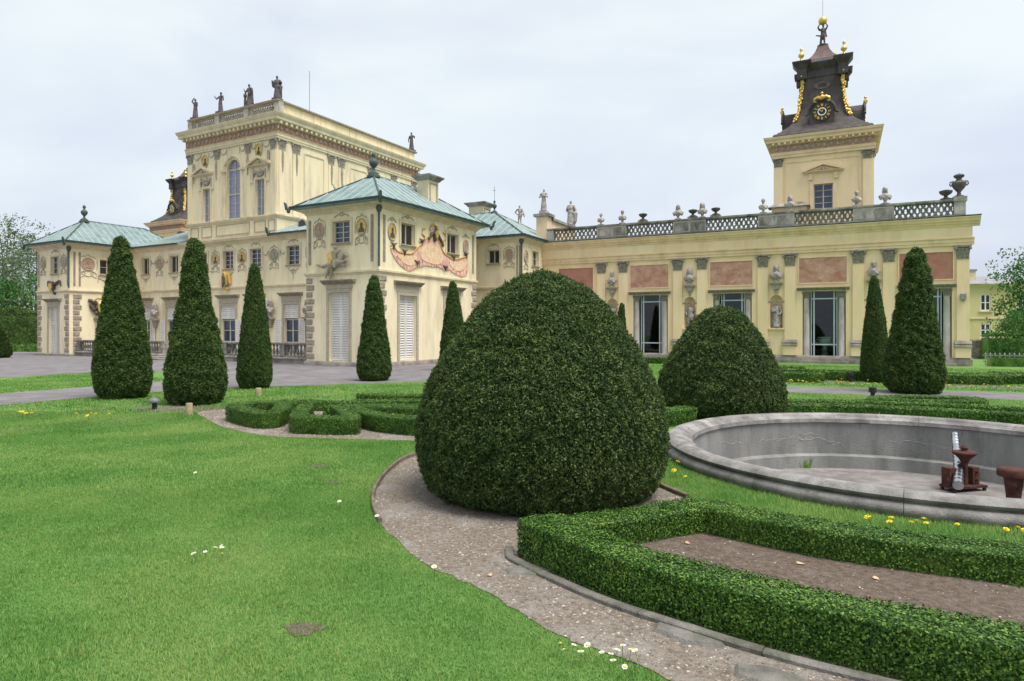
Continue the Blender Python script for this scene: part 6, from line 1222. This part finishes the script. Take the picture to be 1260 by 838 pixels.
# ------------------------------------------------------------------ trees
def tree(label, base, H, crown_z, rx, rz, n, leaf, mat, seed, stems=1, gaps=1.0, group=None):
    rg = np.random.default_rng(seed); rr = random.Random(seed); t = thing('tree', label, 'tree', (*base, 0), 0, group)
    m = MB(); tips = []
    for s in range(stems):
        a = rr.uniform(0, 6.28); off_ = (0 if stems == 1 else .5); bx, by = off_ * math.cos(a), off_ * math.sin(a); p = Vector((bx, by, -.1)); d = Vector((bx * .12, by * .12, 1)).normalized(); pts = [p.copy()]; r0 = H * .013 / math.sqrt(stems) + .04; rad = [r0 * 1.3]
        for k in range(8):
            p = p + d * (H * .86 / 8); d = (d + Vector((rr.uniform(-.09, .09), rr.uniform(-.09, .09), 0))).normalized(); pts.append(p.copy()); rad.append(r0 * (1 - k / 9))
            if k >= 2:
                for b in range(2):
                    a2 = rr.uniform(0, 6.28); L = rx * rr.uniform(.45, .95) * (1 - .45 * (k - 2) / 6); q = p + Vector((math.cos(a2) * L, math.sin(a2) * L, L * rr.uniform(.25, .7))); mid = p.lerp(q, .5) + Vector((0, 0, L * .08)); m.tube([p, mid, q], [rad[-1] * .55, rad[-1] * .35, .02], 5); tips += [q, mid.lerp(q, .5)]
        m.tube(pts, rad, 7); tips.append(pts[-1])
    m.obj('trunk', 'bark', t, True, fix=False)
    C = []
    nc = len(tips)
    for k in range(nc): C.append(np.array(tips[k]))
    C = np.array(C); k = rg.integers(0, nc, n); cl = rx * .30
    off_ = np.clip(rg.normal(0, 1, (n, 3)), -1.5, 1.5) * np.array([cl, cl, cl * .7]) * gaps; sub = C[k] + off_
    # finer clumping
    cc = C[rg.integers(0, nc, n // 40 + 1)] + np.clip(rg.normal(0, cl, (n // 40 + 1, 3)), -cl * 1.3, cl * 1.3); j = rg.integers(0, len(cc), n // 2); sub[:n // 2] = cc[j] + np.clip(rg.normal(0, cl * .28, (n // 2, 3)), -cl * .4, cl * .4)
    sub = sub[sub[:, 2] > crown_z]
    N3 = np.tile([0, 0, .6], (len(sub), 1)) + rg.normal(0, .4, (len(sub), 3)); lv, lf = leaf_quads(rg, sub, N3, leaf, leaf * .65, 1.1)
    link('crown', np_mesh('crown', lv, lf), mat, t); return t
for k, (px, Y, H, rx, lab, mt, st) in enumerate((
        (-12, 62, 9.0, 3.2, 'pale airy tree at the edge of the park left of the small pavilion', 'tree_pale', 2),
        (14, 78, 15.5, 3.4, 'tall thin pale tree with open crown beyond the hedge', 'tree_pale', 3),
        (40, 86, 14.2, 3.2, 'tall airy pale tree right behind the small pavilion spout', 'tree_pale', 2),
        (26, 60, 6.0, 2.6, 'low bushy green tree above the dark hedge', 'tree_mid', 2),
        (72, 92, 13.6, 3.6, 'pale tree topping the striped copper roof of the small pavilion', 'tree_pale', 2),
        (122, 98, 14.0, 3.4, 'pale tree just showing over the ridge of the striped copper roof', 'tree_pale', 1),
        (-60, 80, 13.0, 4.0, 'wide pale tree far off beside the forecourt', 'tree_pale', 2))):
    tree(lab, ((px - 630) / 810 * Y, Y), H, H * (.12 if mt == 'tree_mid' else .3), rx, H * .4, 3000, .27, mt, 60 + k, st, 1.0, 'park trees beyond the forecourt')
tree('fresh green tree beside the gallery end, leaning over the garden wall', (44.6, 55), 7.8, 1.2, 3.0, 3, 9000, .24, 'tree_mid', 81, 2, 1.0)
tree('large leafy tree at the edge of the garden beyond the far house', (52.5, 60), 9.2, 1.5, 4.2, 4, 8000, .28, 'tree_mid', 82, 2, 1.0)
tree('rounded tree showing over the roof of the far house', (53.0, 96), 12.0, 4, 4.2, 4, 4500, .4, 'tree_mid', 83, 1, 1.0)
tree('low spreading green shrub tree before the far house', (39.6, 51), 2.7, .4, 1.7, 2, 3200, .17, 'tree_mid', 84, 3, 1.0)
def leafy_block(name, label, x0, y0, x1, y1, w, h, n, leaf, mat, cat='hedge'):
    rg = np.random.default_rng(int(abs(x0) * 7 + h)); a, b = np.array([x0, y0]), np.array([x1, y1]); L = np.linalg.norm(b - a); t = rg.uniform(0, 1, n)[:, None]; d = (b - a) / L; nn = np.array([-d[1], d[0]])
    s = rg.uniform(-.5, .5, n)[:, None] * w; top = h * (1 + .06 * np.sin(t[:, 0] * L * 1.3) + .03 * np.sin(t[:, 0] * L * 4)); z = np.where(rg.uniform(0, 1, n) < .35, top * rg.uniform(.93, 1.03, n), top * rg.uniform(0, 1, n))
    s = np.where((z < top * .92)[:, None], np.sign(s) * w * .5 * rg.uniform(.85, 1.05, (n, 1)), s); xy = t * (b - a) + nn * s
    P = np.c_[xy, z]; N3 = np.c_[nn * np.sign(s), np.full(n, .5)]; lv, lf = leaf_quads(rg, P, N3, leaf, leaf * .65, .9)
    core = MB(); q = [(0, 0), tuple(b - a)]; hw_ = w * .42; c = [(q[0][0] + nn[0] * hw_, q[0][1] + nn[1] * hw_), (q[0][0] - nn[0] * hw_, q[0][1] - nn[1] * hw_), (q[1][0] - nn[0] * hw_, q[1][1] - nn[1] * hw_), (q[1][0] + nn[0] * hw_, q[1][1] + nn[1] * hw_)]
    V = np.array([(*p, 0) for p in c] + [(*p, h * .88) for p in c]); Fq = np.array([(0, 1, 2, 3), (4, 5, 6, 7), (0, 1, 5, 4), (1, 2, 6, 5), (2, 3, 7, 6), (3, 0, 4, 7)])
    o = link(name, np_mesh(name, np.vstack([V, lv]), np.vstack([Fq, lf + 8]), np.r_[np.ones(6, int), np.zeros(len(lf), int)]), [mat, 'box_core'], loc=(x0, y0, 0)); return tag(o, label, cat)
leafy_block('park_hedge', 'tall dark clipped park hedge left of the small pavilion', -48, 57, -31, 52.5, 1.6, 3.2, 16000, .16, 'yew_cone')
leafy_block('park_hedge', 'low bright clipped hedge at the foot of the tall dark park hedge', -46, 52, -31, 48.2, .7, .55, 5000, .1, 'box')
leafy_block('garden_hedge', 'dark clipped hedge running right from the end of the gallery', 21.9, 30.2, 38, 24.5, .7, .42, 9000, .06, 'box')
leafy_block('climber_bank', 'mass of dark climbers hanging over the garden wall beyond the gallery', 26.8, 37.3, 46, 34.9, .8, 1.35, 14000, .15, 'tree_mid', 'climber')
leafy_block('far_wood', 'far green wood closing the park behind the forecourt', -120, 118, -62, 108, 8, 4.6, 9000, .5, 'tree_pale', 'wood')['kind'] = 'stuff'
leafy_block('far_wood', 'far green wood closing the view behind the far house', 30, 128, 110, 118, 8, 6.5, 9000, .6, 'tree_mid', 'wood')['kind'] = 'stuff'
gw = thing('garden_wall', 'old dark stone garden wall beyond the end of the gallery', 'wall', (26.5, 38.2, 0), -.12)
MB().box(0, 20, -.2, .2, 0, 1.0).obj('wall', 'stone', gw); MB().box(0, 20, -.28, .28, 1.0, 1.1).obj('coping', 'parapet', gw)
fn = thing('picket_fence', 'low grey iron picket fence in front of the garden wall', 'fence', (22.3, 31.0, 0), -.34)
pk = MB().box(-.025, .025, -.015, .015, 0, .52); pk.add([(-.04, -.02, .52), (.04, -.02, .52), (.04, .02, .52), (-.04, .02, .52), (0, 0, .62)], [(0, 1, 4), (1, 2, 4), (2, 3, 4), (3, 0, 4)]); pk = pk.mesh('picket'); pk.materials.append(M['iron'])
for k in range(72): link('picket', pk, None, fn, loc=(k * .19, 0, 0))
for z in (.15, .44): MB().box(-.1, 13.7, .015, .05, z, z + .05).obj('rail', 'iron', fn)

# ------------------------------------------------------------------ small garden things
def post(label, x, y, h=.28, r=.075):
    t = thing('wooden_post', label, 'post', (x, y, 0)); MB().lathe([(r, -.02), (r, h - .02), (r * .9, h), (0, h + .004)], n=14).obj('post', 'post', t, True); return t
post('short tan wooden post in front of the mulched conical yew', -6.37, 12.99, .24, .062); post('short tan wooden post beside the slim conical yew at the lawn edge', -6.47, 16.79, .2, .075)
t = thing('garden_lamp', 'small grey domed garden lamp in a grass tuft between two conical yews', 'lamp', (-7.55, 13.9, 0)); MB().lathe([(.05, 0), (.05, .16), (.06, .18)], n=12).obj('stem', 'lamp_metal', t, True); MB().lathe([(.11, .15), (.115, .17), (.095, .22), (.05, .25), (0, .255)], n=16).obj('dome', 'lamp_grey', t, True)
for x, y, lab in ((8.55, 15.6, 'short black bollard lamp at the drive edge behind the fountain'), (10.8, 21.0, 'tiny black lamp between the oval hedges near the gallery')):
    t = thing('bollard_lamp', lab, 'lamp', (x, y, 0)); MB().lathe([(.05, 0), (.05, .2)], n=10).obj('stem', 'lamp_metal', t, True); MB().lathe([(.085, .2), (.09, .24), (.085, .32), (0, .34)], n=12).obj('head', 'lamp_metal', t, True)
# flowers
dz = MB()
for k in range(12):
    a = k / 12 * 6.283; dz.add([(.004 * math.cos(a), .004 * math.sin(a), .05), (.011 * math.cos(a - .2), .011 * math.sin(a - .2), .052), (.014 * math.cos(a), .014 * math.sin(a), .051), (.011 * math.cos(a + .2), .011 * math.sin(a + .2), .052)], [(0, 1, 2, 3)])
dz.ball((0, 0, .052), .005, 6, (1, 1, .6), 1); dz.tube([(0, 0, 0), (.003, 0, .05)], .0015, 4, mi=2); DZ = dz.mesh('daisy', fix=False); [DZ.materials.append(M[x]) for x in ('petal', 'yellow', 'stem')]
DPOS = {'white daisy in the loose cluster in the middle of the lawn': [(-2.26, 4.85), (-2.21, 4.87), (-2.12, 4.78), (-2.28, 4.76), (-2.18, 4.99), (-2.15, 4.88)], 'white daisy in the cluster at the lawn edge by the gravel path': [(.25, 3.38), (.31, 3.41), (.28, 3.34), (.41, 3.4), (.57, 3.38), (.6, 3.36), (.64, 3.33), (.46, 3.33), (.49, 3.3), (.5, 3.22), (.55, 3.22), (.52, 3.35), (.35, 3.3)]}
rd = random.Random(4)
for lab, ps in DPOS.items():
    for x, y in ps: tag(link('daisy', DZ, None, loc=(x, y, .012), rot=(rd.uniform(-.3, .5), rd.uniform(-.3, .3), rd.uniform(0, 6)), scale=rd.uniform(1.0, 1.5)), lab, 'flower', 'daisies in ' + ('the middle of the lawn' if 'middle' in lab else 'the lawn edge'))
for (x, y), lab in (((-3.57, 7.44), 'lone white daisy far out on the lawn'), ((-1.62, 6.2), 'lone white daisy near the curved wooden edging'), ((-1.17, 5.72), 'lone white daisy right against the gravel path'), ((-.53, 4.5), 'lone white daisy where the lawn narrows to the path')): tag(link('daisy', DZ, None, loc=(x, y, .012), rot=(.3, 0, 0), scale=1.5), lab, 'flower')
dd = MB(); r_ = random.Random(9)
for k in range(46):
    a = r_.uniform(0, 6.283); e = r_.uniform(.1, 1.4); L = .026; x, y, z = math.cos(a) * math.cos(e) * L, math.sin(a) * math.cos(e) * L, .085 + math.sin(e) * .014; px, py = -math.sin(a) * .004, math.cos(a) * .004
    dd.add([(px * .5, py * .5, .083), (-px * .5, -py * .5, .083), (x - px, y - py, z), (x + px, y + py, z)], [(0, 1, 2, 3)])
dd.ball((0, 0, .086), .012, 8, (1, 1, .6)); dd.tube([(0, 0, 0), (.004, .002, .085)], .003, 5, mi=1); DD = dd.mesh('dandelion', fix=False); [DD.materials.append(M[x]) for x in ('yellow', 'stem')]
for lab, g, ps, sc in (('yellow dandelion in the grass along the front of the basin rim', 'dandelions before the basin rim', [(3.1, 5.66), (3.24, 5.6), (3.18, 5.5), (3.36, 5.56), (3.45, 5.6), (3.52, 5.62), (3.48, 5.5), (3.73, 5.5), (4.01, 5.36), (4.11, 5.36), (4.15, 5.34)], 1.05),
                       ('yellow dandelion on the lawn strip among the edging trenches', 'dandelions on the left lawn strip', [(-9.44, 12.63), (-9.14, 12.41), (-9.12, 12.52), (-8.31, 12.52), (-7.82, 12.19), (-7.71, 12.29), (-9.3, 12.5), (-8.0, 12.4), (-7.5, 12.35)], 1.5),
                       ('yellow dandelion between the huge yew and the basin', 'dandelions beside the huge yew', [(1.96, 7.9), (1.88, 7.5), (1.94, 7.25), (2.62, 10.7), (2.5, 10.9), (2.56, 10.6)], 1.2)):
    for x, y in ps: tag(link('dandelion', DD, None, loc=(x, y, 0), rot=(rd.uniform(-.1, .5), rd.uniform(-.25, .25), rd.uniform(0, 6)), scale=sc * rd.uniform(.75, 1.1)), lab, 'flower', g)
for k in range(120):
    u = rd.uniform(12.8, 24.5); v = rd.uniform(-1.9, -1.0) + (1.2 if k % 9 == 0 else 0); x, y = W2(u, v); tag(link('border_flower', DD, None, loc=(x, y, 0), rot=(.3, 0, rd.uniform(0, 6)), scale=rd.uniform(.9, 1.5)), 'yellow flower in the grass border between drive and gallery parterre', 'flower', 'yellow flowers along the drive')
lf_ = MB().add([(-.03, -.012, 0), (0, -.02, .006), (.04, 0, .01), (0, .02, .004), (-.03, .012, .008)], [(0, 1, 2, 3, 4)]).mesh('dry_leaf', fix=False); lf_.materials.append(M['dry_leaf'])
for (x, y, z), lab in (((1.32, 4.95, .09), 'dry curled leaf on the soil bed near the hedge corner'), ((1.98, 4.52, .09), 'long dry leaf in the middle of the soil bed'), ((2.35, 4.25, .09), 'small dry leaf on the soil bed by the back hedge'), ((-.15, 4.52, .012), 'dry leaf lying on the gravel path')): tag(link('dry_leaf', lf_, None, loc=(x, y, z), rot=(.15, .1, rd.uniform(0, 6)), scale=.8), lab, 'leaf')
st = MB().add([(-.14, -.06, .0), (.02, -.10, .0), (.17, -.05, .0), (.15, .07, .0), (-.02, .09, .0), (-.16, .05, .0), (-.12, -.05, .014), (.02, -.085, .016), (.15, -.04, .012), (.13, .055, .013), (-.02, .075, .016), (-.14, .04, .012)], [(6, 7, 8, 9, 10, 11)] + [(i, (i + 1) % 6, (i + 1) % 6 + 6, i + 6) for i in range(6)]).mesh('flat_stone'); st.materials.append(M['kerb'])
for (x, y, s, a), lab in (((.12, 4.62, 1.1, .2), 'flat grey stone sunk in the gravel by the hedge tip'), ((.98, 3.66, 1.3, -.6), 'long flat grey stone sunk in the gravel along the kerb'), ((1.25, 3.2, 1.1, -.5), 'flat grey stone sunk in the gravel where the path leaves the lawn')): tag(link('flat_stone', st, None, loc=(x, y, .004), rot=(0, 0, a), scale=s), lab, 'stone')

# ------------------------------------------------------------------ loose gravel
def scatter_in(poly, n, seed):
    rg = np.random.default_rng(seed); P = np.array(poly); lo, hi = P.min(0), P.max(0); Q = rg.uniform(lo, hi, (n, 2)); return Q[in_poly(Q, poly)]
def pebbles(name, Q, z, smin, smax, seed):
    rg = np.random.default_rng(seed); n = len(Q); s = smin + (smax - smin) * rg.uniform(0, 1, n) ** 3
    O = np.array([(1, 0, 0), (-.9, .1, 0), (.1, 1, 0), (-.1, -1, 0), (0, .1, .62), (.1, 0, -.5)]); Fo = np.array([(0, 2, 4), (2, 1, 4), (1, 3, 4), (3, 0, 4)])
    a = rg.uniform(0, 6.28, n); c, s_ = np.cos(a), np.sin(a); sx_ = rg.uniform(.7, 1.3, (n, 1)) * s[:, None]; B = O[None] * np.stack([sx_[:, 0], s, s * rg.uniform(.6, 1, n)], 1)[:, None, :]
    V = np.stack([B[..., 0] * c[:, None] - B[..., 1] * s_[:, None], B[..., 0] * s_[:, None] + B[..., 1] * c[:, None], B[..., 2]], -1) + np.c_[Q, np.full(n, z)][:, None, :]
    return tag(link(name, np_mesh(name, V.reshape(-1, 3), (Fo[None] + np.arange(n)[:, None, None] * 6).reshape(-1, 3)), 'pebble'), 'loose brown and white pebbles of the ' + ('curved path' if seed == 1 else 'left parterre' if seed == 2 else 'soil bed'), 'gravel', None, 'stuff')
Q = scatter_in(GRAVEL, 60000, 1); Q = Q[(Q[:, 1] < 9.4)]; pebbles('gravel', Q, .007, .003, .012, 1)
Q = scatter_in(PARTERRE, 16000, 2); pebbles('gravel', Q, .007, .006, .018, 2)
Q = scatter_in(BED, 2600, 3); pebbles('soil_crumbs', Q, .086, .003, .011, 3)

# ------------------------------------------------------------------ grass blades
AVOID = [FORE, GRAVEL, PARTERRE, BED] + PATCHES + TRENCH
hr = [(front_run, .13), (link_run, .12), (back_run, .12)]
def grass(label, region, dens, hgt, wid, seed, lean=.55):
    P = np.array(region); lo, hi = P.min(0), P.max(0); n = int(dens * np.prod(hi - lo)); rg = np.random.default_rng(seed); Q = rg.uniform(lo, hi, (n, 2)); Q = Q[in_poly(Q, region)]
    for a in AVOID[:4]: Q = Q[~in_poly(Q, a)]
    for a in AVOID[4:]: Q = Q[~(in_poly(Q, a) & (rg.uniform(0, 1, len(Q)) < .5))]
    Q = Q[np.hypot(Q[:, 0] - FC[0], Q[:, 1] - FC[1]) > 3.12]
    for run_, w in hr:
        R_ = np.array(run_)
        for i in range(len(R_) - 1):
            a, b = R_[i], R_[i + 1]; d = b - a; t = np.clip(((Q - a) @ d) / (d @ d), 0, 1); Q = Q[np.linalg.norm(Q - (a + t[:, None] * d), axis=1) > w]
    n = len(Q); P3 = np.c_[Q, np.zeros(n)]; big = .8 + .16 * lump(P3, 1.3) + .2 * lump(P3, 7.0); h = hgt * np.clip(big, .4, 1.6) * rg.uniform(.5, 1.25, n); a = rg.uniform(0, 6.28, n); ln = rg.uniform(.15, lean, n) * h * 1.6
    dx = np.c_[np.cos(a), np.sin(a)]; sd = np.c_[-dx[:, 1], dx[:, 0]] * (wid * rg.uniform(.6, 1.3, n))[:, None] * .5
    base = P3; m = base + np.c_[dx * ln[:, None] * .35, h * .6]; tip = base + np.c_[dx * ln[:, None], h]; s3 = np.c_[sd, np.zeros(n)]
    V = np.stack([base - s3 * 1.15, base + s3 * 1.15, tip], 1).reshape(-1, 3); F5 = np.arange(3 * n).reshape(-1, 3)
    return tag(link('grass', np_mesh('grass', V, F5), 'grass'), label, 'grass', None, 'stuff')
grass('short mown lawn grass in the near foreground', [(-3.0, 2.6), (1.7, 2.3), (.1, 4.0), (-1.0, 5.8), (-1.5, 7.0), (-5.6, 7.0)], 16000, .025, .0046, 1)
grass('mown lawn grass in the middle of the lawn', [(-5.6, 7.0), (-1.35, 7.0), (-1.3, 9.0), (-1.2, 10.2), (-4.0, 10.7), (-6.3, 13.4), (-10.9, 13.6)], 6500, .029, .0078, 2)
grass('mown grass of the far lawn strips', [(-17, 20.5), (-10.5, 13.0), (-5.8, 12.6), (-4.5, 13.8), (3.6, 13.2), (4, 18.8), (-2.6, 21), (-8, 19), (-17, 27)], 850, .045, .018, 3)
grass('longer unmown grass between hedge and basin rim', [(1.7, 5.3), (3.3, 4.4), (5.2, 4.0), (6.8, 5.2), (2.6, 9.8), (2.4, 11.2), (1.5, 9.5), (1.7, 6.6)], 9000, .052, .005, 4, .7)
grass('grass behind the basin and along the drive', [(2.4, 11.2), (4.5, 12.2), (8.6, 11.0), (12, 9.5), (17, 15), (5, 18.2), (3.8, 16)], 1100, .04, .014, 5)
grass('rough grass border before the gallery parterre', [W2(9.2, -2.3), W2(25, -1.5), W2(26, 10.5), W2(9.2, 10.5)], 300, .05, .03, 6)
